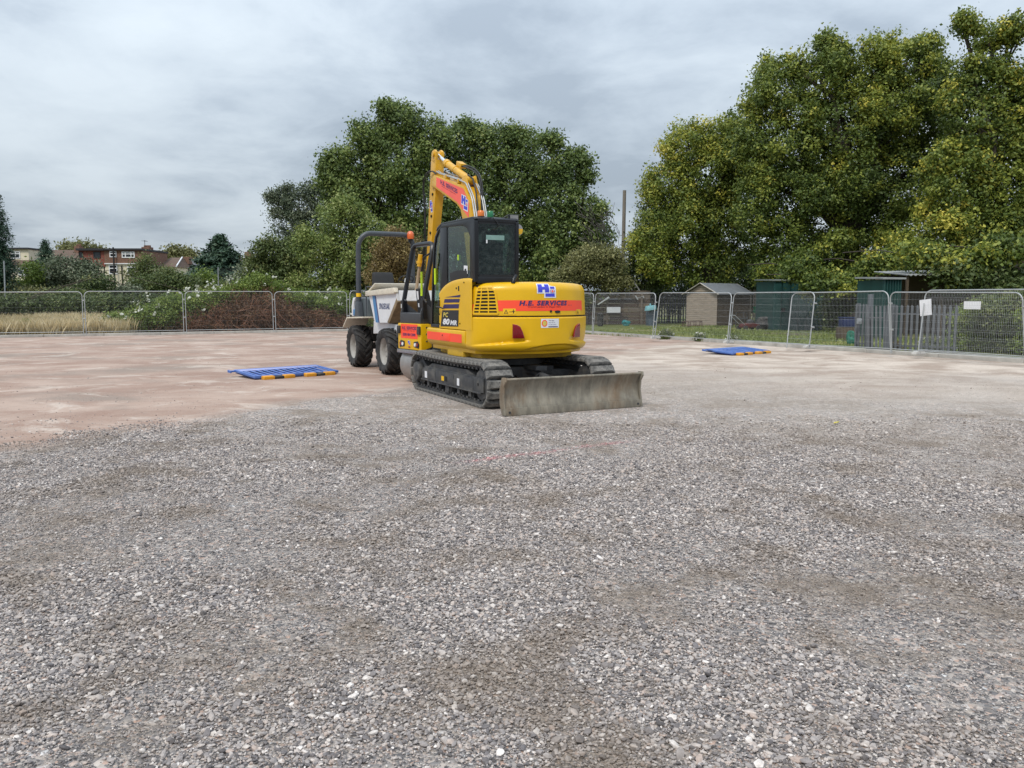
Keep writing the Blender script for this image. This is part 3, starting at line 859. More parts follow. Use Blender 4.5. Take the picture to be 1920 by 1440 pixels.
def logo(u, v, w, h):
    """white-edged blue block letter H with a stepped second letter carrying a small flag"""
    U = lambda a: u + a * w; V = lambda b_: v + b_ * h
    bg = polyf([(U(a), V(b_)) for a, b_ in ((0, 0.30), (0.36, 0.30), (0.36, 0.0), (1.0, 0.0), (1.0, 0.80), (0.68, 0.86), (0.66, 1.0), (0, 1.0))])
    r_ = lambda a, b_, c, d: rect(U(a), V(b_), U(c), V(d))
    out = [(*bg, M_white, 0.005)]
    for q in ((0.05, 0.38, 0.27, 0.95), (0.40, 0.38, 0.62, 0.95), (0.27, 0.58, 0.40, 0.78), (0.68, 0.64, 0.92, 0.79), (0.42, 0.08, 0.92, 0.31)):
        out.append((*r_(*q), M_blue, 0.008))
    fl = [(0.68, 0.36, 0.92, 0.58)]
    out.append((*r_(*fl[0]), M_blue, 0.0085))
    for q in ((0.78, 0.36, 0.82, 0.58), (0.68, 0.45, 0.92, 0.49)):
        out.append((*r_(*q), M_orange, 0.011))
    for q in ((0.765, 0.36, 0.835, 0.58), (0.68, 0.435, 0.92, 0.505)):
        out.append((*r_(*q), M_white, 0.0095))
    d1 = polyf([(U(0.68), V(0.38)), (U(0.70), V(0.36)), (U(0.92), V(0.56)), (U(0.90), V(0.58))]); d2 = polyf([(U(0.90), V(0.36)), (U(0.92), V(0.38)), (U(0.70), V(0.58)), (U(0.68), V(0.56))])
    out += [(*d1, M_white, 0.009), (*d2, M_white, 0.009)]
    return out
flat("company_logo", HOOD, logo(-0.172, 1.690, 0.352, 0.215), hm, cut=0.022)
# warning stickers, lock and catch
def warn(u0, v0, u1, v1, mapper, parent, full=True):
    w, h = u1 - u0, v1 - v0
    s_ = [(*rect(u0, v0, u1, v1, 3), M_warn, 0.004)]
    c = u0 + (0.24 if full else 0.3) * w; r_ = h * 0.36
    tri = [(c - r_ * 1.1, v0 + h * 0.18), (c + r_ * 1.1, v0 + h * 0.18), (c, v0 + h * 0.85)]
    s_.append((*polyf(tri), M_blackp, 0.006))
    tri2 = [(c - r_ * 0.7, v0 + h * 0.26), (c + r_ * 0.7, v0 + h * 0.26), (c, v0 + h * 0.68)]
    s_.append((*polyf(tri2), M_warn, 0.007))
    s_.append((*rect(c - 0.004, v0 + h * 0.3, c + 0.004, v0 + h * 0.55), M_blackp, 0.008))
    if full:
        x = u0 + 0.83 * w
        s_ += [(*rect(x - 0.008, v0 + h * 0.2, x + 0.008, v0 + h * 0.65), M_blackp, 0.006), (*rect(x - 0.006, v0 + h * 0.68, x + 0.006, v0 + h * 0.85), M_blackp, 0.006),
               (*rect(x - 0.022, v0 + h * 0.48, x + 0.022, v0 + h * 0.58), M_blackp, 0.006), (*rect(u0 + 0.5 * w, v0 + h * 0.42, u0 + 0.72 * w, v0 + h * 0.50), M_blackp, 0.006)]
    flat("warning_sticker", parent, s_, mapper)
warn(-0.725, 1.438, -0.525, 1.53, hm, HOOD)
warn(0.68, 1.432, 0.83, 1.51, hm, HOOD, False)
mb = MB()
mb.loft([[hm(0.205 + 0.055 * math.cos(a), 1.478 + 0.021 * math.sin(a), l) for a in np.linspace(0, 2 * math.pi, 14, endpoint=False)] for l in (0.0, 0.012)])
mb.obj("catch", M_blackp, HOOD)
mb = MB()
mb.loft([[hm(0.073 + 0.02 * math.cos(a), 1.486 + 0.02 * math.sin(a), l) for a in np.linspace(0, 2 * math.pi, 12, endpoint=False)] for l in (0.0, 0.01)])
mb.obj("lock", M_blackp, HOOD)
# exhaust stub and panel gaps
mb = MB(); mb.tube([(-0.50, 1.10, 1.93), (-0.485, 1.10, 1.99), (-0.43, 1.14, 2.05)], 0.034, 12); mb.obj("exhaust_stub", M_blk, EX)
flat("panel_gap", HOOD, [([(-1.165 - 0.175 * t ** 1.6, 1.90 - 0.475 * t) for t in np.linspace(0, 1, 10)] + [(-1.172 - 0.175 * t ** 1.6 - 0.005, 1.90 - 0.475 * t) for t in np.linspace(0, 1, 10)],
     [(i, i + 1, 11 + i, 10 + i) for i in range(9)], M_seam, 0.002)], hm)
mb = MB()
mb.loft([[tail(s, z, l) for s in np.linspace(-1.50, 1.70, 60)] for z, l in ((1.395, -0.03), (1.425, -0.03))], closed=False)
mb.obj("panel_gap", M_seam, EX)
# ---- radiator grille
def gedge(v):
    t = (v - 1.452) / 0.415
    return -1.245 + 0.085 * t, -0.805 - (0.055 * t + 0.05 * max(0, (t - 0.7) / 0.3) ** 2)
mb = MB()
zs = np.linspace(1.452, 1.867, 9)
mb.loft([[hm(u, z, 0.002) for u in np.linspace(*gedge(z), 8)] for z in zs], closed=False)
GR = mb.obj("grille", M_hole, EX)
def gbar(pts, w, vertical):
    o = MB(); a = []; n = len(pts)
    rr = []
    for (u, v) in pts:
        du, dv = (w / 2, 0) if vertical else (0, w / 2)
        rr.append([hm(u - du, v - dv, 0.0), hm(u - du, v - dv, 0.014), hm(u + du, v + dv, 0.014), hm(u + du, v + dv, 0.0)])
    o.loft(rr); return o.obj("grille_bar", M_yel, GR, smooth=0)
for i in range(9):
    z = 1.452 + 0.415 * i / 8
    l, r_ = gedge(z); gbar([(u, z) for u in np.linspace(l, r_, 8)], 0.030 if i in (0, 8) else 0.021, False)
for t in (0.0, 0.29, 0.65, 1.0):
    gbar([(gedge(z)[0] + (gedge(z)[1] - gedge(z)[0]) * t, z) for z in np.linspace(1.452, 1.867, 9)], 0.030 if t in (0.0, 1.0) else 0.019, True)

# ---- rear left body panel (wraps from the tail to the cab door)
def s_of_y(y):  # position along the left straight of the plan
    return float(np.interp(y, PLN[:26, 1][::-1], _sg[:26][::-1]))
ctop = [(1.30, 1.93), (1.42, 2.0), (1.58, 2.02), (1.83, 2.02), (2.06, 2.01), (2.28, 1.99), (2.45, 1.96), (2.61, 1.92), (2.74, 1.87), (2.86, 1.81)]
svals = list(np.linspace(-1.37, s_of_y(1.45), 8)) + [s_of_y(y) for y in np.linspace(1.5, 2.86, 24)]
def ztop(s):
    y = tail(s, 0)[1]; return float(np.interp(y, [c[0] for c in ctop], [c[1] for c in ctop]))
mb = MB(); rows = []
for t in np.linspace(0, 1, 16):
    rows.append([tail(s, 1.182 + (ztop(s) - 0.03 - 1.182) * t, 0.004 - 0.0 * t) for s in svals])
rows.append([tail(s, ztop(s) - 0.008, -0.008) for s in svals]); rows.append([tail(s, ztop(s), -0.035) for s in svals]); rows.append([tail(s, ztop(s), -0.12) for s in svals])
rows.insert(0, [tail(s, 1.182, -0.1) for s in svals])
mb.loft(rows, closed=False)
kk_ = len(svals)
for col in (0, kk_ - 1):
    mb.f.append(tuple(r_ * kk_ + col for r_ in range(len(rows)))); mb.m.append(0)
SP = mb.obj("side_panel", M_yel, EX, smooth=40)
XL = -1.056
sm_ = lambda y, z, l: (XL - 0.004 - l, y, z)
pl_ = [(*polyf([(2.71, 1.49), (1.98, 1.50), (2.0, 1.23), (2.80, 1.21)]), M_blackp, 0.003)]
for q in (((2.64, 1.592), (1.96, 1.60), (1.98, 1.53), (2.69, 1.52)), ((2.60, 1.682), (1.93, 1.685), (1.955, 1.628), (2.635, 1.62)), ((2.60, 1.712), (1.90, 1.752), (1.92, 1.712))):
    pl_.append((*polyf(q), M_purple, 0.003))
flat("model_plate", SP, pl_, sm_)
def side_text(key, y0, z0, w, h, m, lift, name, parent, mapper=sm_):
    v, f = text_shape(key, width=w, height=h)
    flat(name, parent, [([(y0 - p[0], z0 + p[1]) for p in v], f, m, lift)], mapper)
side_text("pc", 2.665, 1.375, 0.235, 0.082, M_gold, 0.006, "lettering", SP)
side_text("80", 2.685, 1.245, 0.315, 0.108, M_white, 0.006, "lettering", SP)
side_text("mr", 2.345, 1.247, 0.295, 0.082, M_white, 0.006, "lettering", SP)
mb = MB(); mb.box(XL - 0.010, XL, 1.955, 1.995, 1.815, 1.895); mb.obj("latch", M_hole, SP, bevel=0.004)
mb = MB(); mb.box(XL - 0.010, XL, 2.055, 2.095, 1.845, 1.875); mb.obj("latch_lock", M_hole, SP, bevel=0.004)
for y, z in ((1.75, 1.95), (2.845, 1.70), (2.845, 1.42), (2.845, 1.25), (1.93, 1.28)):
    mb = MB(); mb.cyl((XL - 0.012, y, z), (XL, y, z), 0.013, n=8); mb.obj("bolt_head", M_hole, SP)
mb = MB(); mb.box(XL - 0.022, XL + 0.01, 2.83, 2.885, 1.545, 1.665); mb.obj("hinge", M_blk, SP, bevel=0.005)

# ---- lower side skirt with red band and step
prof = [(-0.03, 1.176), (0.004, 1.165), (0.012, 1.14), (0.012, 0.98), (-0.01, 0.92), (-0.06, 0.872), (-0.13, 0.845), (-0.3, 0.84), (-0.3, 1.176)]
mb = MB()
mb.loft([[(XL - a, y, z) for a, z in prof] for y in (1.715, 3.47)])
SK = mb.obj("side_skirt", M_yel, EX, bevel=0.008, smooth=40)
flat("red_band", SK, [(*rect(1.84, 0.965, 3.44, 1.105), M_orange, 0.003)], lambda y, z, l: (XL - 0.012 - l, y, z))
mb = MB(); mb.box(XL - 0.02, XL - 0.01, 2.35, 2.80, 0.972, 1.10); mb.obj("fuel_flap", M_orange, SK, bevel=0.004)
mb = MB(); mb.cyl((XL - 0.026, 2.68, 1.06), (XL - 0.01, 2.68, 1.06), 0.014, n=10); mb.obj("flap_lock", M_hole, SK)
# main body behind the skins, swing frame, slew ring
mb = MB()
mb.prism([(-0.98, 1.5), (-0.6, 1.15), (0.0, 1.02), (0.6, 1.15), (1.0, 1.5), (1.03, 3.0), (0.75, 3.4), (-0.98, 3.42)], 2, 0.80, 1.17)
mb.prism([(-0.30, 1.45), (1.0, 1.45), (1.04, 3.0), (0.8, 3.3), (0.40, 3.3), (0.40, 2.9), (-0.2, 2.9)], 2, 1.17, 1.92)
mb.obj("upper_body", M_yel, EX, bevel=0.03)
mb = MB()
mb.box(-0.85, 0.85, 1.55, 3.3, 0.70, 0.80); mb.box(-0.98, -0.6, 2.0, 2.7, 0.72, 0.83); mb.box(-0.75, -0.45, 2.9, 3.6, 0.70, 0.84)
mb.obj("swing_frame", M_yel2, EX, bevel=0.015)
mb = MB(); mb.lathe([(0.52, 0.56), (0.60, 0.58), (0.60, 0.70), (0.5, 0.71)], 32, (0, 2.3, 0)); mb.obj("slew_ring", M_frame, EX)

# ---- tracks: chain of bolted rubber pads
TY0, TY1, TR = 0.98, 3.80, 0.318     # wheel centres, belt radius
TZ = 0.352
def belt(t):
    """point and tangent angle along the belt, t in metres"""
    st = TY1 - TY0; arc = math.pi * TR
    tot = 2 * st + 2 * arc; t %= tot
    if t < st: return TY0 + t, TZ - TR, 0.0
    t -= st
    if t < arc:
        a = t / TR; return TY1 + TR * math.sin(a), TZ - TR * math.cos(a), a
    t -= arc
    if t < st:
        q = t / st
        return TY1 - t, TZ + TR - 0.018 * math.sin(math.pi * q), math.pi
    t -= st
    a = t / TR; return TY0 - TR * math.sin(a), TZ + TR * math.cos(a), math.pi + a
perim = 2 * (TY1 - TY0) + 2 * math.pi * TR
NSH = 50; pitch = perim / NSH
def shoe_mesh():
    mb = MB(); w, l, h = 0.225, pitch * 0.445, 0.066
    ring = lambda z, dx, dy: [(-w + dx, -l + dy, z), (w - dx, -l + dy, z), (w - dx, l - dy, z), (-w + dx, l - dy, z)]
    mb.loft([ring(0.012, 0.0, 0.004), ring(-0.018, 0, 0), ring(-0.032, 0.004, 0.002), ring(-h, 0.075, 0.020)])
    mb.mi = 1
    for x in (-0.045, 0.045):
        for y in (-0.028, 0.028):
            mb.cyl((x, y, -h - 0.001), (x, y, -h + 0.01), 0.010, n=8)
    return mb.mesh("track_pad", [M_pad, M_hole], bevel=0.006, smooth=30, seg=1)
SHOE = shoe_mesh()
def track(side):
    xc = side * 0.932
    mb = MB()
    n = 90
    outer, inner = [], []
    for i in range(n):
        y, z, a = belt(perim * i / n)
        for lst, d in ((outer, -0.004), (inner, 0.05)):
            lst.append((y - math.sin(a) * d, z + math.cos(a) * d))
    for x0, x1 in ((-0.16, -0.05), (0.05, 0.16)):
        mb.loft([[(xc + x0, p[0], p[1]) for p in outer], [(xc + x1, p[0], p[1]) for p in outer], [(xc + x1, p[0], p[1]) for p in inner], [(xc + x0, p[0], p[1]) for p in inner], [(xc + x0, p[0], p[1]) for p in outer]], caps=(False, False))
    for i in range(NSH):                                    # chain lugs
        y, z, a = belt(pitch * i)
        M = Matrix.Translation((xc, y, z)) @ Matrix.Rotation(a, 4, "X")
        mb.box(-0.16, -0.09, -0.035, 0.035, 0.04, 0.085, M); mb.box(0.09, 0.16, -0.035, 0.035, 0.04, 0.085, M)
    T = mb.obj("track", M_frame, EX, smooth=30)
    for i in range(NSH):
        y, z, a = belt(pitch * (i + 0.5))
        o = link_mesh("track_pad", SHOE, T, (xc, y, z)); o.rotation_euler = (a, 0, 0)
    # frame
    fb = MB()
    xo = xc + side * 0.17; xi = xc - side * 0.17
    x0, x1 = min(xo, xi), max(xo, xi)
    fb.prism([(0.98, 0.23), (3.62, 0.23), (3.62, 0.42), (3.45, 0.47), (1.35, 0.47), (0.98, 0.45)], 0, x0, x1)
    xa, xb = (xo - side * 0.005, xo + side * 0.045)
    fb.box(min(xa, xb), max(xa, xb), 0.96, 3.60, 0.215, 0.24)
    fb.prism([(1.30, 0.465), (3.42, 0.465), (3.2, 0.535), (1.6, 0.545)], 0, x0 + 0.03, x1 - 0.05)
    pa, pb = sorted((xo + side * 0.004, xo + side * 0.030))
    fb.prism([(0.86, 0.24), (3.58, 0.24), (3.58, 0.40), (3.40, 0.445), (1.30, 0.445), (1.24, 0.47), (0.86, 0.47)], 0, pa, pb)
    for y in (1.24, 2.05, 2.9):
        fb.box(min(xo, xo + side * 0.036), max(xo, xo + side * 0.036), y, y + 0.012, 0.243, 0.44)
    FR = fb.obj("track_frame", M_frame, EX, bevel=0.01)
    wheel = MB(); wheel.lathe([(0.05, -0.17), (0.235, -0.165), (0.25, -0.13), (0.25, 0.13), (0.235, 0.165), (0.05, 0.17)], 28, (xc, TY0 + 0.03, TZ), axis=0); wheel.obj("idler_wheel", M_frame, EX, bevel=0.008)
    sp = MB()
    sp.lathe([(0.05, -0.12), (0.24, -0.12), (0.24, 0.12), (0.05, 0.12)], 28, (xc, TY1, TZ), axis=0)
    sp.lathe([(0.03, 0.0), (0.16, 0.0), (0.175, side * 0.06), (0.165, side * 0.11), (0.03, side * 0.125)], 24, (xo - side * 0.04, TY1, TZ), axis=0)
    sp.obj("drive_sprocket", M_frame, EX, bevel=0.008)
    for k in range(5):
        rl = MB(); y = 1.42 + 0.47 * k
        rl.lathe([(0.03, -0.16), (0.085, -0.15), (0.085, -0.06), (0.06, -0.05), (0.06, 0.05), (0.085, 0.06), (0.085, 0.15), (0.03, 0.16)], 16, (xc, y, 0.165), axis=0)
        rl.box(xo - 0.015, xo + 0.015, y - 0.05, y + 0.05, 0.13, 0.225)
        rl.obj("track_roller", M_frame, EX)
    g = MB(); g.box(xo - 0.012, xo + 0.012, 2.33, 2.48, 0.09, 0.215); g.obj("track_guide", M_frame, EX, bevel=0.005)
    if side < 0:
        xm = lambda y, z, l: (xo - 0.031 - l, y, z)
        flat("white_label", FR, [(*rect(3.42, 0.265, 3.30, 0.385), M_white, 0.003)], xm)
        flat("white_label", FR, [(*rect(1.90, 0.265, 1.80, 0.385), M_white, 0.003)], xm)
        flat("yellow_label", FR, [(*rect(2.60, 0.285, 2.48, 0.365), M_warn, 0.003)], xm)
        flat("square_hole", FR, [(*rect(2.44, 0.285, 2.33, 0.37), M_hole, 0.003)], xm)
        h_ = MB(); h_.cyl((xo - 0.02, 1.05, 0.36), (xo - 0.034, 1.05, 0.36), 0.028, n=12); h_.obj("round_hole", M_hole, FR)
track(-1); track(1)
# ---- centre frame, blade arms, blade lift cylinder
mb = MB()
mb.prism([(-0.5, 1.55), (0.5, 1.55), (0.62, 2.3), (0.5, 3.1), (-0.5, 3.1), (-0.62, 2.3)], 2, 0.36, 0.56)
for sx in (-1, 1):
    for y0 in (1.55, 2.75):
        mb.prism([(sx * 0.45, y0), (sx * 0.45, y0 + 0.35), (sx * 0.80, y0 + 0.42), (sx * 0.80, y0 - 0.08)], 2, 0.28, 0.50)
mb.obj("centre_frame", M_frame, EX, bevel=0.015)
for sx in (-1, 1):
    mb = MB(); mb.prism([(0.12, 0.16), (0.12, 0.40), (0.5, 0.42), (1.7, 0.40), (1.7, 0.28), (0.6, 0.22)], 0, sx * 0.40 - 0.06, sx * 0.40 + 0.06); mb.obj("blade_arm", M_frame, EX, bevel=0.01)
mb = MB(); mb.tube([(0.02, 1.62, 0.50), (0.02, 0.95, 0.42)], 0.062, 16); mb.box(-0.08, 0.12, 1.1, 1.55, 0.53, 0.60)
LC = mb.obj("blade_cylinder", M_frame, EX, bevel=0.005)
mb = MB(); mb.cyl((0.02, 0.98, 0.42), (0.02, 0.14, 0.34), 0.032); mb.obj("rod", M_chrome, LC)
mb = MB()
for q in (((-0.25, 1.5, 0.42), (-0.28, 1.25, 0.30), (-0.15, 1.05, 0.32), (-0.02, 1.0, 0.42)), ((-0.38, 1.5, 0.46), (-0.33, 1.2, 0.36), (-0.2, 1.0, 0.40), (-0.03, 1.1, 0.48)), ((0.1, 1.1, 0.46), (0.35, 0.8, 0.36), (0.6, 0.5, 0.36))):
    mb.tube(q, 0.014, 6)
mb.obj("hoses", M_hose, EX)
# ---- dozer blade
pr = [(0.0, 0.006), (-0.012, 0.09), (0.035, 0.18), (0.058, 0.27), (0.050, 0.37), (0.018, 0.46), (-0.028, 0.525)]
mb = MB(); xs = np.linspace(-1.175, 1.175, 40)
front = [[(x, y, z) for y, z in pr] for x in xs]; back = [[(x, y + 0.028, z) for y, z in pr] for x in xs]
ringl = []
for x in xs:
    ringl.append([(x, y, z) for y, z in pr] + [(x, y + 0.028, z) for y, z in pr[::-1]])
mb.loft(ringl)
BL = mb.obj("dozer_blade", M_blade, EX, smooth=40)
mb = MB(); mb.box(-1.178, 1.178, -0.034, -0.008, 0.004, 0.115); mb.obj("cutting_edge", M_blade, BL, bevel=0.006)
mb = MB(); mb.tube([(-1.17, -0.012, 0.528), (1.17, -0.012, 0.528)], 0.020, 10); mb.obj("top_lip", M_blade, BL)
for sx in (-1, 1):
    mb = MB(); mb.prism([(-0.045, 0.015), (0.05, 0.01), (0.13, 0.16), (0.14, 0.36), (0.06, 0.555), (-0.05, 0.562), (-0.062, 0.50), (-0.004, 0.42), (0.012, 0.27), (-0.02, 0.14)], 0, sx * 1.178, sx * 1.205); mb.obj("end_plate", M_blade, BL, bevel=0.006)
    for z in (0.035,):
        mb = MB(); mb.cyl((sx * 1.12, -0.045, z + 0.02), (sx * 1.12, -0.03, z + 0.02), 0.018, n=6); mb.obj("bolt", M_frame, BL)

# ---- cab
CX0, CX1, CY0, CYM, CZ1 = -1.040, -0.26, 1.385, 2.75, 2.95
def beam(mb, p, q, w, h=None):
    """square bar from p to q"""
    p, q = Vector(p), Vector(q); d = (q - p).normalized(); h = h or w
    a = d.cross(Vector((1, 0, 0))) if abs(d.x) < 0.9 else d.cross(Vector((0, 0, 1)))
    a.normalize(); b_ = d.cross(a)
    return mb.loft([[c + a * sa * w / 2 + b_ * sb * h / 2 for sa, sb in ((-1, -1), (1, -1), (1, 1), (-1, 1))] for c in (p, q)])
front_c = [(2.80, 2.935), (2.97, 2.88), (3.10, 2.78), (3.18, 2.62), (3.22, 2.40), (3.30, 1.75), (3.36, 1.20)]
CAB = MB()
for x, sgn in ((CX0, 1), (CX1, -1)):
    xa, xb = (x, x + sgn * 0.06)
    x0, x1 = min(xa, xb), max(xa, xb)
    CAB.prism([(1.36, 1.95), (1.50, 1.95), (1.56, 2.05), (1.57, 2.68), (1.66, 2.80), (1.85, 2.865), (2.78, 2.90), (2.80, 2.96), (1.40, 2.94), (1.36, 2.90)], 0, x0, x1)   # rear pillar and roof rail
    CAB.prism([(2.86, 1.19), (2.90, 1.19), (2.88, 1.85), (2.86, 2.93), (2.55, 2.92), (2.55, 1.93), (2.86, 1.78)], 0, x0 + 0.005, x1 - 0.005)                       # door post
    fr = [(y, z) for y, z in front_c]
    CAB.prism(fr + [(y - 0.055, z - 0.02) for y, z in fr[::-1]], 0, x0 + 0.002, x1 - 0.002)                                  # front pillar
    CAB.prism([(2.87, 1.18), (3.36, 1.18), (3.35, 1.24), (2.87, 1.24)], 0, x0 + 0.004, x1 - 0.004)
    CAB.prism([(1.5, 1.95), (2.6, 1.90), (2.6, 1.98), (1.5, 2.06)], 0, x0 + 0.012, x1)
CAB.prism([(CX0 + 0.05, 1.365), (CX1 - 0.05, 1.365), (CX1 - 0.05, 1.42), (CX0 + 0.05, 1.42)], 2, 2.885, 2.94)
CAB.prism([(CX0 + 0.05, 1.365), (CX1 - 0.05, 1.365), (CX1 - 0.05, 1.42), (CX0 + 0.05, 1.42)], 2, 1.93, 2.035)
CABO = CAB.obj("cab_frame", M_blk, EX, bevel=0.014)
mb = MB()
mb.prism([(1.355, 2.925), (2.78, 2.945), (2.98, 2.885), (3.05, 2.86), (2.99, 2.93), (2.80, 2.985), (1.45, 2.975), (1.37, 2.955)], 0, CX0 + 0.002, CX1 - 0.002)
mb.obj("cab_roof", M_blk, EX, bevel=0.02, seg=3)
mb = MB(); mb.prism([(CX0 + 0.06, 2.6), (CX1 - 0.06, 2.6), (CX1 - 0.06, 3.3), (CX0 + 0.06, 3.3)], 2, 1.18, 1.22); mb.prism([(CX0 + 0.06, 1.4), (CX1 - 0.02, 1.4), (CX1 - 0.02, 2.6), (CX0 + 0.06, 2.6)], 2, 1.6, 1.90); mb.obj("cab_floor", M_seat, EX)
# panes
mb = MB(); mb.box(CX0 + 0.045, CX1 - 0.045, 1.375, 1.381, 2.02, 2.895); RP = mb.obj("rear_window", M_glassR, EX, smooth=0)
bd = MB()
for q in ((CX0 + 0.05, CX0 + 0.075, 2.03, 2.89), (CX1 - 0.075, CX1 - 0.05, 2.03, 2.89)): bd.box(q[0], q[1], 1.3735, 1.3745, q[2], q[3])
bd.box(CX0 + 0.05, CX1 - 0.05, 1.3735, 1.3745, 2.0225, 2.07); bd.box(CX0 + 0.05, CX1 - 0.05, 1.3735, 1.3745, 2.862, 2.892)
bd.obj("window_border", M_blackp, RP, smooth=0)
flat("window_notice", RP, [(*rect(-0.84, 2.615, -0.52, 2.69), mat("pale green notice", (0.20, 0.33, 0.30), 0.6), 0.004), (*rect(-0.84, 2.56, -0.815, 2.615), M_white, 0.004)], lambda u, v, l: (u, 1.375 - l, v))
mb = MB(); mb.box(CX0 + 0.018, CX0 + 0.024, 1.53, 2.57, 1.92, 2.90); SW = mb.obj("side_window", M_glassL, EX, smooth=0)
flat("white_label", SW, [([(1.84, 2.10), (1.68, 2.085), (1.68, 2.215), (1.835, 2.225)], [(0, 1, 2, 3)], M_white, 0.005), (*rect(1.80, 2.12, 1.73, 2.17), M_blackp, 0.007)], lambda y, z, l: (CX0 + 0.018 - l, y, z))
mb = MB(); mb.prism([(2.895, 1.24), (3.30, 1.24), (3.24, 1.75), (3.165, 2.40), (3.125, 2.60), (3.05, 2.75), (2.93, 2.85), (2.835, 2.88)], 0, CX0 + 0.02, CX0 + 0.026)
DW = mb.obj("door_window", M_glassL, EX, smooth=0)
mb = MB(); mb.prism([(2.84, 1.19), (3.34, 1.19), (3.31, 1.6), (2.84, 1.6)], 0, CX0 + 0.03, CX0 + 0.05); mb.obj("door_panel", M_seat, EX)
mb = MB(); fr = [(y - 0.01, z - 0.005) for y, z in front_c[:-1]] + [(3.35, 1.24)]
mb.loft([[(CX0 + 0.065, y, z) for y, z in fr], [(CX1 - 0.065, y, z) for y, z in fr]], closed=False); mb.obj("front_window", M_glassL, EX, smooth=60)
mb = MB(); mb.box(CX1 - 0.024, CX1 - 0.018, 1.53, 2.75, 1.92, 2.90); mb.obj("side_window", M_glassL, EX, smooth=0)
# inside: seat, console, monitor
mb = MB()
mb.prism([(1.62, 1.9), (2.25, 1.9), (2.28, 2.0), (2.25, 2.06), (1.80, 2.05), (1.68, 2.58), (1.56, 2.60), (1.58, 2.0)], 0, -0.90, -0.44)
mb.prism([(1.56, 2.60), (1.66, 2.60), (1.63, 2.78), (1.55, 2.78)], 0, -0.80, -0.54)
mb.obj("operator_seat", M_seat, EX, bevel=0.05, seg=3)
mb = MB()
for x in (-0.98, -0.38):
    mb.prism([(1.7, 1.9), (2.4, 1.9), (2.45, 2.12), (2.1, 2.16), (1.7, 2.14)], 0, x - 0.05, x + 0.07)
    mb.tube([(x, 2.35, 2.12), (x, 2.40, 2.30)], [0.02, 0.035], 8)
mb.box(-0.42, -0.34, 2.6, 2.66, 2.2, 2.42)
mb.obj("console", M_seat, EX, bevel=0.012)
mb = MB(); mb.tube([(-0.32, 2.2, 2.05), (-0.32, 2.15, 2.5)], 0.018, 8); mb.tube([(-1.0, 2.09, 2.32), (-1.0, 2.09, 2.41)], 0.03, 8); mb.obj("seat_belt", M_hivis, EX)
# grab handles with reflective tape, door handle
mb = MB(); mb.tube([(-1.11, 3.18, 2.48), (-1.17, 3.30, 2.42), (-1.17, 3.42, 2.2), (-1.17, 3.44, 1.72), (-1.11, 3.36, 1.62)], 0.017, 8)
GH = mb.obj("grab_handle", M_blk, EX)
mb = MB(); mb.tube([(-1.17, 3.425, 2.17), (-1.17, 3.442, 1.74)], 0.0205, 8); mb.obj("reflective_tape", M_hivis, GH)
mb = MB(); mb.tube([(-1.03, 3.12, 2.22), (-1.03, 3.12, 1.94)], 0.02, 8); mb.obj("reflective_tape", M_hivis, EX)
mb = MB(); mb.tube([(-1.08, 2.62, 1.52), (-1.12, 2.66, 1.54), (-1.12, 2.84, 1.55), (-1.08, 2.88, 1.53)], 0.013, 6); mb.obj("door_handle", M_blk, EX)
# roof fittings
def beacon(x, y, z, m, name, r_=0.052, h=0.10):
    b_ = MB(); b_.lathe([(r_ * 1.12, z), (r_ * 1.12, z + 0.028), (r_ * 0.9, z + 0.03)], 20, (x, y, 0)); B = b_.obj(name, M_blk, EX, bevel=0.004)
    c = MB(); c.lathe([(r_, z + 0.028), (r_ * 1.02, z + 0.04), (r_ * 0.97, z + 0.03 + h * 0.8), (r_ * 0.8, z + 0.03 + h), (0.004, z + 0.035 + h)], 20, (x, y, 0)); c.obj("lens", m, B, smooth=50)
beacon(-0.86, 1.52, 2.963, M_amber, "amber_beacon", 0.057, 0.085)
beacon(-0.66, 1.60, 2.963, M_green, "green_beacon", 0.055, 0.095)
mb = MB(); mb.loft([[(-0.30 + a * 0.085, 1.46 + c, 2.985 + b_ * 0.055) for a, b_ in ((-1, -1), (1, -0.8), (1, 1), (-1, 1))] for c in (0, 0.07)]); WL = mb.obj("work_lamp", M_blk, EX, bevel=0.008)
mb = MB(); mb.loft([[(-0.30 + a * 0.072, 1.457 + c, 2.985 + b_ * 0.043) for a, b_ in ((-1, -1), (1, -0.8), (1, 1), (-1, 1))] for c in (0, 0.004)]); mb.obj("lens", mat("clear lamp glass", (0.30, 0.29, 0.28), 0.15, metal=0.5), WL, smooth=0)
mb = MB(); mb.tube([(-0.36, 1.5, 2.96), (-0.35, 1.48, 3.0), (-0.42, 1.45, 3.02), (-0.5, 1.46, 2.97)], 0.012, 6)
mb.tube([(-0.72, 1.37, 2.96), (-0.66, 1.355, 2.90), (-0.63, 1.352, 2.83), (-0.67, 1.352, 2.78), (-0.74, 1.355, 2.775)], 0.008, 6); mb.tube([(-0.66, 1.5, 2.975), (-0.5, 1.45, 2.975), (-0.4, 1.45, 2.975)], 0.009, 6); mb.tube([(-0.86, 1.45, 2.97), (-0.8, 1.37, 2.955), (-0.75, 1.37, 2.96)], 0.008, 6)
mb.obj("lamp_cables", M_hose, EX)
mb = MB(); mb.lathe([(0.01, -0.03), (0.085, -0.028), (0.092, 0.0), (0.088, 0.014), (0.01, 0.02)], 24, (0, 0, 0), axis=1)
MIR = mb.obj("round_mirror", mat("mirror shell", (0.30, 0.30, 0.31), 0.5), EX, loc=(-0.205, 1.50, 2.80)); MIR.rotation_euler = (0, 0, R(25))
mb = MB()
arc_ = [(0.074 * math.cos(a), 0.074 * math.sin(a)) for a in np.linspace(math.pi * 0.93, math.pi * 2.07, 20)]
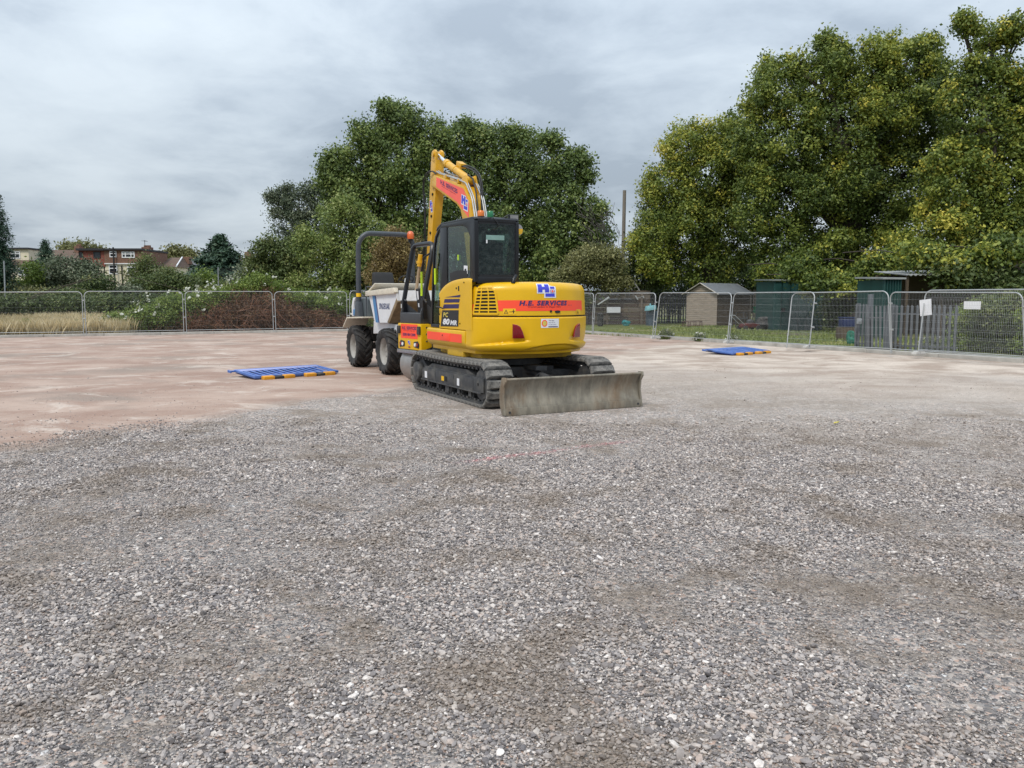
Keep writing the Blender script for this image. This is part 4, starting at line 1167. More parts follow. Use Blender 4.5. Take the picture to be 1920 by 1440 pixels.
mb.prism(arc_, 1, -0.036, -0.031); mb.obj("mirror_face", M_warn, MIR, smooth=0)
mb = MB(); mb.tube([(-0.27, 1.46, 2.86), (-0.24, 1.48, 2.84), (-0.22, 1.50, 2.80)], 0.012, 6); mb.obj("mirror_stalk", M_blk, EX)

# ---- boom, arm and their cylinders
M_boomy = mat("yellow boom paint", (0.62, 0.335, 0.008), 0.42, var=0.10, vscale=4, coat=0.2, dirt=((0.30, 0.19, 0.07), 0.20, 5))
BX0, BX1 = 0.0, 0.30
boom_p = [(3.40, 1.18), (3.92, 3.50), (4.22, 3.84), (4.70, 3.985), (5.79, 4.27), (5.97, 4.22), (6.0, 4.08), (5.79, 4.005), (4.60, 3.55), (4.40, 3.42), (4.30, 3.22), (3.78, 1.14)]
mb = MB(); mb.prism(boom_p, 0, BX0, BX1); BOOM = mb.obj("boom", M_boomy, EX, bevel=0.018)
bm_ = lambda y, z, l: (BX0 - l, y, z)
flat("red_panel", BOOM, [(*polyf([(3.985, 3.22), (3.965, 3.50), (4.235, 3.800), (5.66, 4.205), (5.68, 4.015), (4.56, 3.585), (4.36, 3.46)]), M_pink, 0.003)], bm_)
def slope_text(key, y0, z0, y1, z1, h, m, lift, name):
    w = math.hypot(y1 - y0, z1 - z0); v, f = text_shape(key, width=w, height=h)
    dy, dz = (y1 - y0) / w, (z1 - z0) / w
    flat(name, BOOM, [([(y0 + p[0] * dy + p[1] * (0.12), z0 + p[0] * dz + p[1] * 0.99) for p in v], f, m, lift)], bm_)
slope_text("he2", 5.42, 4.035, 4.52, 3.735, 0.090, M_navy, 0.006, "lettering")
slope_text("world", 5.36, 3.975, 4.62, 3.725, 0.026, M_dkred, 0.006, "lettering")
lg = logo(0, 0, 0.34, 0.27)
flat("company_logo", BOOM, [([(4.36 - p[0] - p[1] * 0.12, 3.44 + p[1] - p[0] * 0.30) for p in v], f, m, l) for v, f, m, l in lg], bm_)
# arm
AX0, AX1 = 0.055, 0.245
arm_p = [(5.84, 4.60), (5.83, 4.76), (5.93, 4.82), (6.06, 4.80), (6.12, 4.62), (6.22, 4.0), (6.33, 3.30), (6.70, 1.30), (6.58, 1.22), (6.48, 1.35), (6.02, 3.40), (5.88, 3.86), (5.86, 4.3)]
mb = MB()
mb.prism(arm_p[:1] + arm_p[4:], 0, AX0, AX1)
for xa in ((AX0, AX0 + 0.05), (AX1 - 0.05, AX1)): mb.prism(arm_p[:5] + [(5.86, 4.5)], 0, *xa)
ARM = mb.obj("arm", M_boomy, EX, bevel=0.012)
mb = MB()
for y, z, r_ in ((5.95, 4.10, 0.085), (5.95, 4.72, 0.055)):
    mb.cyl((AX0 - 0.03, y, z), (AX1 + 0.03, y, z), r_, n=16)
mb.obj("pivot_pin", M_boomy, ARM)
alg = logo(0, 0, 0.18, 0.26)
flat("company_logo", ARM, [([(6.20 - p[0] * 0.9, 3.53 + p[1]) for p in v], f, m, l) for v, f, m, l in alg], lambda y, z, l: (AX0 - l, y, z))
mb = MB()
for z in (3.9, 3.45, 3.1): mb.cyl((AX0 - 0.02, 6.02 + (3.9 - z) * 0.2, z), (AX0, 6.02 + (3.9 - z) * 0.2, z), 0.03, n=10)
mb.obj("grease_points", M_hole, ARM)
# arm cylinder on top of the boom
cx = 0.15
mb = MB(); mb.cyl((cx, 5.46, 4.47), (cx, 4.30, 3.985), 0.072, n=20); mb.cyl((cx, 5.48, 4.48), (cx, 5.36, 4.43), 0.082, n=20); mb.cyl((cx, 5.0, 4.28), (cx, 4.96, 4.263), 0.079, n=20); mb.cyl((cx - 0.09, 4.25, 3.965), (cx + 0.09, 4.25, 3.965), 0.075, n=16)
AC = mb.obj("arm_cylinder", M_boomy, EX)
mb = MB(); mb.cyl((cx, 5.94, 4.715), (cx, 5.44, 4.46), 0.038, n=14); mb.obj("rod", M_chrome, AC)
mb = MB()
for x in (cx - 0.115, cx + 0.085): mb.prism([(4.06, 3.70), (4.48, 3.88), (4.36, 4.05), (4.22, 4.06)], 0, x, x + 0.03)
mb.obj("cylinder_bracket", M_boomy, EX, bevel=0.006)
mb = MB(); mb.prism([(4.80, 4.27), (5.02, 4.36), (4.99, 4.45), (4.77, 4.36)], 0, cx + 0.02, cx + 0.15); mb.obj("valve_cover", M_boomy, EX, bevel=0.012)
# pipes and hoses over the boom
mb = MB()
for x, up in ((0.025, 0.035), (0.065, 0.045), (0.235, 0.045), (0.275, 0.035)):
    mb.tube([(x, 3.30, 1.9), (x, 3.87, 3.50 + up), (x, 3.93, 3.60 + up), (x, 4.16, 3.85 + up), (x, 4.24, 3.89 + up), (x, 4.70, 4.02 + up), (x, 5.55, 4.235 + up), (x, 5.72, 4.30 + up)], 0.0135, 8)
mb.obj("hydraulic_pipe", M_silver, BOOM)
mb = MB()
for y in (4.5, 5.15): 
    z = 4.0 + (y - 4.7) * 0.26
    mb.box(0.0, 0.10, y, y + 0.06, z - 0.01, z + 0.075)
    mb.box(0.21, 0.30, y, y + 0.06, z - 0.01, z + 0.075)
mb.obj("pipe_clamp", M_boomy, BOOM, bevel=0.006)
mb = MB()
for x, k_ in ((0.20, 0.0), (0.235, 0.03)):
    mb.tube(curve([(x, 4.85, 4.33), (x + 0.02, 4.6, 4.27 + k_), (x + 0.04, 4.25, 4.14 + k_), (x + 0.05, 4.03, 3.95), (x + 0.03, 3.92, 3.6), (x, 3.80, 3.1)]), 0.015, 8)
mb.obj("boom_hose", M_hose, EX)
mb = MB(); mb.tube([(0.12, 4.3, 4.08), (0.13, 4.08, 3.98), (0.13, 3.93, 3.7), (0.12, 3.80, 3.2)], 0.016, 8); mb.obj("boom_hose", M_hose, EX)
mb = MB()
for i, x in enumerate((0.0, 0.03, 0.27, 0.30)):
    mb.tube(curve([(x, 5.70, 4.28), (x - 0.02, 5.95, 4.37), (x - 0.03, 6.25, 4.33 - 0.03 * i), (x - 0.02, 6.42 + 0.02 * i, 4.10), (x, 6.40 + 0.02 * i, 3.6), (x, 6.44, 3.0), (x, 6.6, 2.3)]), 0.0115, 6)
mb.obj("arm_hose", M_hose, EX)
# bucket cylinder, links and bucket hanging behind
mb = MB(); mb.cyl((0.15, 6.50, 3.05), (0.15, 6.62, 2.66), 0.055, n=14); mb.obj("bucket_cylinder", M_blk, EX)
mb = MB(); mb.cyl((-0.04, 6.56, 2.66), (-0.06, 6.60, 2.40), 0.055, n=14); mb.cyl((-0.05, 6.60, 2.46), (-0.05, 6.60, 2.52), 0.075, n=14); mb.obj("cylinder_gland", M_boomy, EX)
mb = MB(); mb.cyl((-0.05, 6.60, 2.42), (-0.09, 6.80, 1.75), 0.035, n=12); mb.obj("bucket_rod", mat("dirty tan rod", (0.34, 0.25, 0.16), 0.5), EX)
mb = MB()
bk = [(6.5, 1.28), (6.9, 1.30), (7.25, 1.05), (7.3, 0.70), (7.0, 0.36), (6.55, 0.22), (6.5, 0.26), (6.9, 0.48), (7.12, 0.75), (7.05, 0.98), (6.8, 1.15), (6.5, 1.16)]
mb.prism(bk, 0, -0.25, 0.55); mb.prism([(6.5, 1.28), (6.9, 1.30), (7.25, 1.05), (7.3, 0.70), (7.0, 0.36), (6.55, 0.22)], 0, -0.275, -0.25); mb.prism([(6.5, 1.28), (6.9, 1.30), (7.25, 1.05), (7.3, 0.70), (7.0, 0.36), (6.55, 0.22)], 0, 0.55, 0.575)
for k in range(4): mb.prism([(6.62, 0.22), (6.62, 0.30), (6.34, 0.16)], 0, -0.22 + k * 0.2, -0.14 + k * 0.2)
mb.obj("bucket", M_frame, EX, bevel=0.01)

# ================================================================== ROLLER
RO = thing("road_roller", "small yellow tandem roller with black safety hoop half hidden behind the excavator", "roller", (-2.05, 15.98, 0), R(-55.5))
M_drum = mat("polished drum steel", (0.33, 0.32, 0.31), 0.42, metal=0.55, var=0.15, vscale=4, dirt=((0.36, 0.33, 0.29), 0.35, 3))
mb = MB()
mb.prism([(0.0, 0.68), (0.0, 1.20), (0.20, 1.20), (0.24, 0.74), (0.06, 0.68)], 0, -0.5, 0.5)
RB = mb.obj("rear_body", M_yel, RO, bevel=0.02)
mb = MB(); mb.prism([(0.22, 0.86), (0.22, 1.19), (2.25, 1.19), (2.25, 0.80), (2.0, 0.76), (1.2, 0.62), (0.9, 0.62)], 0, -0.44, 0.44); mb.obj("chassis", M_yel, RO, bevel=0.02)
mb = MB(); mb.prism([(-0.02, 0.60), (-0.02, 0.672), (0.30, 0.672), (0.30, 0.60)], 0, -0.52, 0.52); mb.obj("scraper_beam", M_steel, RO, bevel=0.008)
rm = lambda x, z, l: (x, -l, z)
sh = [(*rect(-0.36, 0.90, 0.36, 1.185), M_orange, 0.003), (*shift(text_shape("he2", width=0.60, height=0.065), -0.30, 1.075), M_navy, 0.006),
      (*shift(text_shape("world", width=0.50, height=0.020), -0.25, 1.043), M_dkred, 0.006), (*shift(text_shape("tel", width=0.55, height=0.060), -0.28, 0.948), M_navy, 0.006)]
flat("company_sticker", RB, sh, rm)
flat("company_logo", RB, logo(-0.055, 0.775, 0.10, 0.085), rm)
for sx in (-1, 1):
    mb = MB(); mb.box(sx * 0.43 - 0.06, sx * 0.43 + 0.06, -0.035, 0.0, 0.99, 1.15); mb.obj("rubber_buffer", M_rub, RO, bevel=0.012)
    mb = MB(); pod = [(sx * 0.20, 0.74), (sx * 0.41, 0.715), (sx * 0.43, 0.80), (sx * 0.36, 0.86), (sx * 0.20, 0.84)]
    mb.prism(pod, 1, -0.012, 0.0); P = mb.obj("lamp_pod", M_blackp, RO, bevel=0.008)
    mb = MB(); mb.cyl((sx * 0.27, -0.024, 0.785), (sx * 0.27, -0.010, 0.785), 0.036, n=16); mb.obj("white_lamp", M_white, P)
    mb = MB(); mb.cyl((sx * 0.36, -0.024, 0.787), (sx * 0.36, -0.010, 0.787), 0.033, n=16); mb.obj("red_lamp", M_lens, P)
mb = MB(); mb.box(-0.035, 0.035, -0.008, 0.0, 0.715, 0.745); mb.obj("reflector", M_lens, RB)
for z in (1.13, 1.0, 0.86):
    mb = MB(); mb.cyl((0.5, 0.12, z), (0.512, 0.12, z), 0.016, n=8); mb.obj("bolt_head", M_frame, RB)
# operator tub, seat and console
M_plas = mat("dark grey plastic", (0.045, 0.047, 0.052), 0.55, var=0.12, vscale=6, dirt=((0.15, 0.14, 0.13), 0.15, 5))
mb = MB()
mb.prism([(0.02, 1.20), (0.02, 1.40), (0.08, 1.42), (0.08, 1.20)], 0, -0.44, 0.44)
for x in (-0.44, 0.40):
    mb.prism([(0.03, 1.20), (0.03, 1.42), (0.10, 1.60), (0.16, 1.60), (0.40, 1.42), (0.85, 1.40), (0.85, 1.20)], 0, x, x + 0.04)
mb.box(-0.44, 0.44, 0.08, 0.9, 1.20, 1.23)
mb.obj("operator_tub", M_plas, RO, bevel=0.015)
mb = MB()
mb.prism([(0.30, 1.25), (0.62, 1.25), (0.64, 1.48), (0.44, 1.48), (0.34, 1.88), (0.24, 1.90), (0.28, 1.48)], 0, -0.19, 0.21)
ST = mb.obj("seat", M_seat, RO, bevel=0.04, seg=3)
flat("white_label", ST, [([(-0.12, 1.84), (-0.04, 1.84), (-0.05, 1.68), (-0.10, 1.66)], [(0, 1, 2, 3)], M_white, 0.004), ([(-0.10, 1.60), (-0.05, 1.60), (-0.05, 1.52), (-0.10, 1.52)], [(0, 1, 2, 3)], M_white, 0.004)], lambda x, z, l: (x, 0.24 + (1.90 - z) * 0.095 - l * 3, z))
mb = MB(); mb.prism([(1.0, 1.19), (1.0, 1.62), (1.25, 1.70), (1.3, 1.19)], 0, -0.3, 0.3); mb.obj("dashboard", M_plas, RO, bevel=0.03)
mb = MB(); mb.prism([(1.3, 1.19), (1.3, 1.52), (2.1, 1.42), (2.25, 1.19)], 0, -0.42, 0.42); mb.obj("engine_cover", M_yel, RO, bevel=0.05)
# folding hoop: hinged posts with a cranked top bar
mb = MB()
for x in (-0.42, 0.42):
    k = -1 if x < 0 else 1
    beam(mb, (x, 0.12, 1.30), (x, 0.10, 1.66), 0.085, 0.11)
P_ = [(-0.42, 0.10, 1.62), (-0.42, 0.30, 2.60), (-0.40, 0.325, 2.70), (-0.35, 0.335, 2.755), (-0.28, 0.34, 2.77), (0.28, 0.34, 2.77), (0.35, 0.335, 2.755), (0.40, 0.325, 2.70), (0.42, 0.30, 2.60), (0.42, 0.10, 1.62)]
mb.tube(P_, 0.048, 8)
HP = mb.obj("safety_hoop", M_blk, RO, smooth=30)
for z in (2.02, 1.50):
    flat("white_label", HP, [(*rect(-0.445, z, -0.395, z + 0.085), mat("grey label", (0.42, 0.43, 0.42), 0.6), 0.053)], lambda x, z_, l: (x, 0.10 + max(0, z_ - 1.62) * 0.204 - l - 0.003, z_))
for x in (-0.42, 0.42):
    mb = MB(); mb.cyl((x - 0.065, 0.11, 1.66), (x + 0.065, 0.11, 1.66), 0.022, n=10); mb.obj("hinge_pin", M_steel, HP)
for y in (0.36, 1.95):
    mb = MB()
    mb.lathe([(0.01, -0.44), (0.30, -0.44), (0.31, -0.40), (0.345, -0.40), (0.36, -0.435), (0.365, -0.40), (0.365, 0.40), (0.36, 0.435), (0.345, 0.40), (0.31, 0.40), (0.30, 0.44), (0.01, 0.44)], 48, (0, y, 0.365), axis=0)
    mb.obj("drum", M_drum, RO, smooth=40)
    mb = MB(); mb.box(-0.50, -0.455, y - 0.1, y + 0.1, 0.32, 0.85); mb.box(0.455, 0.50, y - 0.1, y + 0.1, 0.32, 0.85); mb.obj("drum_yoke", M_frame, RO, bevel=0.01)

# ================================================================== DUMPER
DU = thing("site_dumper", "white and blue wheeled site dumper with tall grey roll hoop left of the excavator", "dumper", (-2.69, 19.53, 0), R(207.8))
M_dwh = mat("grimy white paint", (0.66, 0.67, 0.69), 0.5, var=0.06, vscale=3, dirt=((0.42, 0.37, 0.29), 0.16, 4))
M_cream = mat("dirty cream rim", (0.60, 0.55, 0.45), 0.6, var=0.15, vscale=7, dirt=((0.26, 0.18, 0.10), 0.22, 7))
M_dbl = mat("mid blue paint", (0.055, 0.20, 0.42), 0.45, var=0.08, vscale=4, dirt=((0.25, 0.25, 0.24), 0.14, 6))
M_tyre = mat("dusty tyre", (0.020, 0.020, 0.021), 0.75, var=0.3, vscale=7, bump=0.15, bscale=40, dirt=((0.11, 0.10, 0.09), 0.36, 6))
M_rim = mat("grey wheel rim", (0.33, 0.32, 0.30), 0.6, var=0.15, vscale=6, dirt=((0.20, 0.17, 0.13), 0.35, 5))
M_hoop = mat("slate grey hoop paint", (0.052, 0.060, 0.072), 0.42, var=0.1, vscale=5)
M_engn = mat("slate engine cover", (0.080, 0.098, 0.108), 0.5, var=0.1, vscale=4, dirt=((0.2, 0.19, 0.17), 0.16, 5))
def wheel_tyre():
    mb = MB()
    w = 0.20
    prof = [(0.30, -w * 0.80), (0.36, -w), (0.44, -w), (0.475, -w * 0.86), (0.483, -w * 0.4), (0.483, w * 0.4), (0.475, w * 0.86), (0.44, w), (0.36, w), (0.30, w * 0.80)]
    mb.lathe(prof, 40, (0, 0, 0), axis=0, cap=False)
    for k in range(17):
        for s_ in (-1, 1):
            a0 = 2 * math.pi * (k + (0.5 if s_ > 0 else 0)) / 17
            rr = []
            for t, ra in ((0.02, 0.520), (0.35, 0.522), (0.75, 0.516), (1.0, 0.487), (1.03, 0.445)):
                a = a0 + t * 0.42; x = s_ * w * t
                hw = 0.040 + 0.014 * t
                ring = []
                for da, rad in ((-hw, 0.465 if t < 1 else 0.42), (-hw * 0.7, ra), (hw * 0.7, ra), (hw, 0.465 if t < 1 else 0.42)):
                    ring.append((x, math.cos(a + da / 0.5) * rad, math.sin(a + da / 0.5) * rad))
                rr.append(ring)
            mb.loft(rr)
    return mb.mesh("tyre", M_tyre, smooth=35)
def rim_mesh():
    mb = MB(); mb.lathe([(0.03, -0.02), (0.10, -0.02), (0.11, 0.05), (0.19, 0.06), (0.215, 0.02), (0.245, 0.02), (0.262, 0.10), (0.285, 0.135), (0.312, 0.155), (0.312, 0.12), (0.29, -0.14), (0.03, -0.14)], 32, (0, 0, 0), axis=0)
    for k in range(8):
        a = 2 * math.pi * k / 8; mb.cyl((0.055, 0.15 * math.cos(a), 0.15 * math.sin(a)), (0.075, 0.15 * math.cos(a), 0.15 * math.sin(a)), 0.015, n=6)
    return mb.mesh("rim", M_rim, smooth=30)
TYRE, RIM = wheel_tyre(), rim_mesh()
for y in (-0.92, 1.42):
    for sx in (1, -1):
        hub = MB(); hub.cyl((sx * 0.45, y, 0.52), (sx * 0.72, y, 0.52), 0.09, n=12); W = hub.obj("wheel", M_frame, DU)
        t = link_mesh("tyre", TYRE, W, (sx * 0.78, y, 0.52)); t.rotation_euler = (R(13 * y), 0, 0 if sx > 0 else math.pi)
        r_ = link_mesh("rim", RIM, W, (sx * 0.78, y, 0.52)); r_.rotation_euler = (0, 0, 0 if sx > 0 else math.pi)
mb = MB(); mb.box(-0.45, 0.45, -1.5, 0.1, 0.62, 0.98); mb.box(-0.40, 0.40, 0.1, 1.9, 0.55, 0.88); mb.box(-0.5, 0.5, -1.05, -0.8, 0.44, 0.6); mb.box(-0.5, 0.5, 1.3, 1.55, 0.44, 0.6)
mb.obj("chassis", M_frame, DU, bevel=0.02)
mb = MB()
for sx in (1, -1):
    xa, xb = (0.42, 1.0) if sx > 0 else (-1.0, -0.42)
    mb.prism([(-1.62, 0.98), (-1.60, 0.955), (-1.22, 1.20), (0.10, 1.235), (0.10, 1.27), (-1.24, 1.235)], 0, xa, xb)
mb.box(-0.42, 0.42, -1.3, 0.05, 1.19, 1.235)
mb.obj("mudguard", M_cream, DU, bevel=0.008)
mb = MB(); mb.prism([(0.0, 0.86), (0.05, 1.17), (1.75, 1.12), (1.65, 0.92), (0.75, 0.90)], 0, -0.70, 0.72); mb.obj("skip_frame", M_dwh, DU, bevel=0.015)
mb = MB(); mb.prism([(-1.78, 1.24), (-1.80, 1.52), (-1.66, 1.68), (-0.95, 1.72), (-0.60, 1.70), (-0.55, 1.24)], 0, -0.64, 0.645); EC = mb.obj("engine_cover", M_engn, DU, bevel=0.05, seg=3)
mb = MB(); mb.prism([(-1.86, 1.24), (-1.88, 1.50), (-1.74, 1.72), (-1.50, 1.735), (-1.64, 1.62), (-1.70, 1.50), (-1.70, 1.24)], 0, -0.68, 0.685); mb.obj("rear_panel", M_dwh, DU, bevel=0.02)
mb = MB(); mb.box(0.60, 0.70, -1.70, -1.52, 1.26, 1.42); mb.obj("side_step", M_dbl, DU, bevel=0.015)
# hoop
hx = 0.72
mb = MB(); c_ = [(hx, -1.12, 1.24), (hx, -1.09, 2.55), (hx, -1.05, 2.98)]
c_ += [(hx - 0.30 + 0.30 * math.cos(a), -1.05 + 0.06 * math.sin(a), 2.98 + 0.33 * math.sin(a)) for a in np.linspace(0.15, math.pi / 2, 7)]
c_ += [(-p[0], p[1], p[2]) for p in c_[::-1]]
mb.tube(c_, 0.062, 12)
DH = mb.obj("roll_hoop", M_hoop, DU, smooth=50)
for sx in (-1, 1):
    mb = MB(); mb.prism([(-1.30, 1.24), (-0.92, 1.24), (-1.03, 1.62), (-1.17, 1.62)], 0, sx * hx - 0.07, sx * hx + 0.07); mb.obj("hoop_foot", M_hoop, DH, bevel=0.02)
mb = MB(); mb.lathe([(0.065, 1.74), (0.065, 1.83)], 12, (hx, -1.105, 0)); mb.obj("yellow_label", M_warn, DH)
mb = MB(); mb.tube([(-0.60, -1.02, 3.16), (-0.60, -0.92, 3.10), (-0.60, -0.90, 3.18)], 0.02, 8); mb.lathe([(0.05, 3.16), (0.055, 3.20)], 16, (-0.60, -0.90, 0)); BE = mb.obj("beacon_bracket", M_blk, DU)
mb = MB(); mb.lathe([(0.078, 3.20), (0.088, 3.25), (0.086, 3.32), (0.066, 3.38), (0.02, 3.40), (0.003, 3.40)], 20, (-0.60, -0.90, 0)); mb.obj("beacon_lens", mat("orange beacon", (0.62, 0.115, 0.02), 0.3, coat=0.4), BE, smooth=60)
# seat, column and steering wheel
mb = MB(); mb.prism([(-0.62, 1.72), (-0.10, 1.72), (-0.06, 1.86), (-0.42, 1.88), (-0.50, 2.24), (-0.56, 2.34), (-0.66, 2.34), (-0.66, 1.80)], 0, 0.0, 0.52); DS = mb.obj("seat", M_seat, DU, bevel=0.06, seg=3)
mb = MB(); mb.tube([(-0.02, -0.55, 1.9), (-0.02, -0.48, 2.0), (0.3, -0.40, 1.93), (0.54, -0.48, 1.98)], 0.022, 6); mb.obj("seat_belt", M_lens, DS)
mb = MB(); c_ = [(-0.12 + 0.19 * math.cos(a), 0.02 + 0.10 * math.sin(a), 2.14 + 0.11 * math.sin(a)) for a in np.linspace(0, 2 * math.pi, 28, endpoint=False)]
mb.tube(c_, 0.016, 6, closed=True); beam(mb, (-0.31, 0.02, 2.14), (0.07, 0.02, 2.14), 0.025); mb.tube([(-0.12, 0.02, 2.14), (-0.12, 0.06, 1.6)], 0.025, 8); mb.obj("steering_wheel", M_seat, DU)
mb = MB(); mb.tube([(0.70, -0.55, 1.24), (0.70, -0.55, 1.98), (0.70, -0.15, 1.98)], 0.016, 6); mb.obj("hand_rail", M_hoop, DU)
# skip: hollow tipping body, rim, stripe, lettering
side = [(0.08, 1.80), (2.02, 1.84), (2.08, 1.62), (1.52, 1.16), (0.50, 1.14)]
mb = MB()
for x in (0.80, -0.84): mb.prism(side, 0, x, x + 0.04)
mb.loft([[(x, y, z) for y, z in side] for x in (-0.80, 0.80)], closed=False)
mb.loft([[(x, y + 0.03, z + 0.03) for y, z in side] for x in (-0.80, 0.80)], closed=False)
SKP = mb.obj("skip", M_dwh, DU, smooth=0)
mb = MB(); mb.prism([(1.52, 1.14), (2.10, 1.62), (2.03, 1.70), (1.40, 1.17)], 0, -0.845, 0.846); mb.obj("pouring_lip", mat("scraped muddy steel", (0.22, 0.16, 0.09), 0.75, var=0.3, vscale=7), SKP, bevel=0.008)
mb = MB()
for sx in (0.80, -0.90): mb.prism([(0.0, 1.755), (0.0, 1.86), (0.9, 1.90), (2.0, 1.93), (2.05, 1.83), (2.02, 1.80)], 0, sx, sx + 0.10)
mb.prism([(-0.02, 1.755), (-0.02, 1.86), (0.10, 1.875), (0.10, 1.755)], 0, -0.90, 0.90)
for k in (0.9,):
    mb.prism([(0.0, 1.86), (0.55, 2.05), (0.62, 2.04), (0.10, 1.84)], 0, -0.85, 0.85)
mb.obj("skip_rim", M_cream, SKP, bevel=0.012)
xo = lambda y, z, l: (0.84 + l, y, z)
flat("blue_stripe", SKP, [([(0.36, 1.76), (0.56, 1.76), (0.80, 1.145), (0.58, 1.145)], [(0, 1, 2, 3)], M_dbl, 0.004), ([(0.56, 1.76), (0.62, 1.76), (0.86, 1.145), (0.80, 1.145)], [(0, 1, 2, 3)], M_navy, 0.004)], xo)
v, f = text_shape("spade", width=0.72, height=0.135)
flat("lettering", SKP, [([(0.86 + p[0] + p[1] * 0.0, 1.455 + p[1]) for p in v], f, mat("dark blue lettering", (0.03, 0.05, 0.16), 0.5), 0.005)], xo)

# ================================================================== PLASTIC BARRIERS LYING FLAT
M_bblue = mat("faded blue plastic", (0.070, 0.150, 0.44), 0.42, var=0.10, vscale=5, dirt=((0.32, 0.36, 0.50), 0.32, 6))
M_bgapshade = mat("navy slat gap shade", (0.012, 0.028, 0.17), 0.5)  # navy colour paints in the shade of the gaps between slats
M_bpale = mat("blue reflective board", (0.30, 0.33, 0.60), 0.4, var=0.15, vscale=5)
M_foot = mat("orange yellow plastic foot", (0.60, 0.27, 0.012), 0.55, var=0.15, vscale=6, dirt=((0.45, 0.35, 0.22), 0.2, 9))
def barrier(label, loc, rz, board=True, tilt=0.0):
    B = thing("plastic_barrier", label, "barrier", loc, rz, "blue plastic barriers lying on the gravel")
    B.rotation_euler = (R(4.0), tilt, rz)
    L_, H_ = 1.0, 1.0
    mb = MB(); mb.box(-L_, L_, -0.02, 0.05, 0.03, 0.085); mb.obj("bottom_rail", M_bblue, B, bevel=0.012)
    mb = MB(); mb.box(-L_, L_, H_ - 0.30 if not board else H_ - 0.07, H_, 0.035, 0.085); mb.obj("top_rail", M_bblue, B, bevel=0.012)
    for x in (-L_ + 0.03, L_ - 0.03):
        mb = MB(); mb.box(x - 0.03, x + 0.03, 0.05, H_ - 0.07, 0.035, 0.085); mb.obj("end_post", M_bblue, B, bevel=0.012)
    if board:
        mb = MB(); mb.box(-L_ + 0.06, L_ - 0.06, H_ - 0.24, H_ - 0.07, 0.045, 0.083); mb.obj("reflective_board", M_bpale, B, bevel=0.006)
    n = 13 if board else 9
    for i in range(n):
        x = -L_ + 0.06 + (2 * L_ - 0.12) * (i + 0.5) / n
        mb = MB(); w = 0.024 if board else 0.055
        mb.box(x - w, x + w, 0.05, H_ - (0.24 if board else 0.30), 0.060, 0.080); mb.obj("slat", M_bblue, B, bevel=0.006)
    mb = MB(); mb.box(-L_ + 0.03, L_ - 0.03, 0.0, H_ - 0.02, 0.004, 0.016); mb.obj("gap_shade_panel", M_bgapshade, B, bevel=0.004)  # added dark sheet beneath the slats, coloured as the shade in their gaps
    mb = MB(); mb.box(-L_ - 0.14, -L_ + 0.0, H_ - 0.10, H_ - 0.03, 0.04, 0.075); mb.box(-L_ - 0.14, -L_ - 0.10, H_ - 0.14, H_ + 0.0, 0.03, 0.085); mb.obj("hook", M_bblue, B, bevel=0.008)
    for x in (-0.50, 0.48):
        for sx in (-1, 1):
            mb = MB(); mb.box(x + sx * 0.235 - 0.125, x + sx * 0.235 + 0.125, -0.17, -0.03, 0.0, 0.085); mb.obj("foot", M_foot, B, bevel=0.025, seg=3)
        mb = MB(); mb.box(x - 0.112, x + 0.112, -0.15, 0.0, 0.012, 0.065); mb.obj("foot_bracket", M_rub, B, bevel=0.008)
    return B
a_, b_ = np.array([-5.44, 16.62]), np.array([-3.89, 18.06])
ang = math.atan2(*(b_ - a_)[::-1]); c_ = (a_ + b_) / 2
barrier("blue barrier with slats lying on the dusty ground left of the dumper", (c_[0], c_[1], 0), ang)
barrier("blue barrier lying on the pale ground near the mesh fence right of the excavator", (7.35, 24.55, 0), R(40), board=False)

# ================================================================== MESH FENCE PANELS
M_galv = mat("galvanised steel tube", (0.36, 0.375, 0.38), 0.5, metal=0.35, var=0.12, vscale=8)
M_wire = mat("galvanised wire", (0.34, 0.35, 0.36), 0.55, metal=0.2, var=0.1)
M_fblk = mat("pale concrete foot", (0.50, 0.49, 0.47), 0.9, var=0.15, vscale=6)
def fence_panel(label, bl, br, tl, tr, feet=(0, 1)):
    bl, br, tl, tr = [np.array(p, float) for p in (bl, br, tl, tr)]
    T = thing("mesh_fence_panel", label, "fence panel", bl, 0, "temporary mesh fence panels round the yard")
    def P(u, v):
        return tuple((bl * (1 - u) + br * u) * (1 - v) + (tl * (1 - u) + tr * u) * v - bl)
    W = np.linalg.norm(br - bl); H_ = np.linalg.norm(tl - bl); c = 0.20
    path = [P(0, 0), P(0, 1 - c / H_)] + [P((c - c * math.cos(a)) / W, 1 - (c - c * math.sin(a)) / H_) for a in np.linspace(0.2, math.pi / 2, 5)]
    path += [P(1 - (c - c * math.sin(a)) / W, 1 - (c - c * math.cos(a)) / H_) for a in np.linspace(0.2, math.pi / 2, 5)] + [P(1, 1 - c / H_), P(1, 0)]
    mb = MB(); mb.tube(path, 0.0185, 8); mb.tube([P(0, 0.075), P(1, 0.075)], 0.014, 8)
    F_ = mb.obj("tube_frame", M_galv, T, smooth=50)
    mb = MB(); n = int(W / 0.048)
    for i in range(1, n):
        u = i / n; v1 = 1.0 if c / W < u < 1 - c / W else 1 - 0.3 * c / H_
        mb.tube([P(u, 0.075), P(u, v1 - 0.005)], 0.0015, 3, cap=False)
    for v in (0.17, 0.29, 0.41, 0.53, 0.65, 0.77, 0.885):
        mb.tube([P(0, v), P(1, v)], 0.0015, 3, cap=False)
    me = mb.mesh("wire_mesh", M_wire, smooth=0, fix=False)
    props(link_mesh("wire_mesh", me, T), kind="stuff")
    for v in (0.38, 0.80):
        k = MB(); p = Vector(P(1, v)); q = Vector(P(1 + 0.11 / W, v)); k.tube([p, q], 0.026, 6); k.obj("clamp", M_galv, T)
    return T
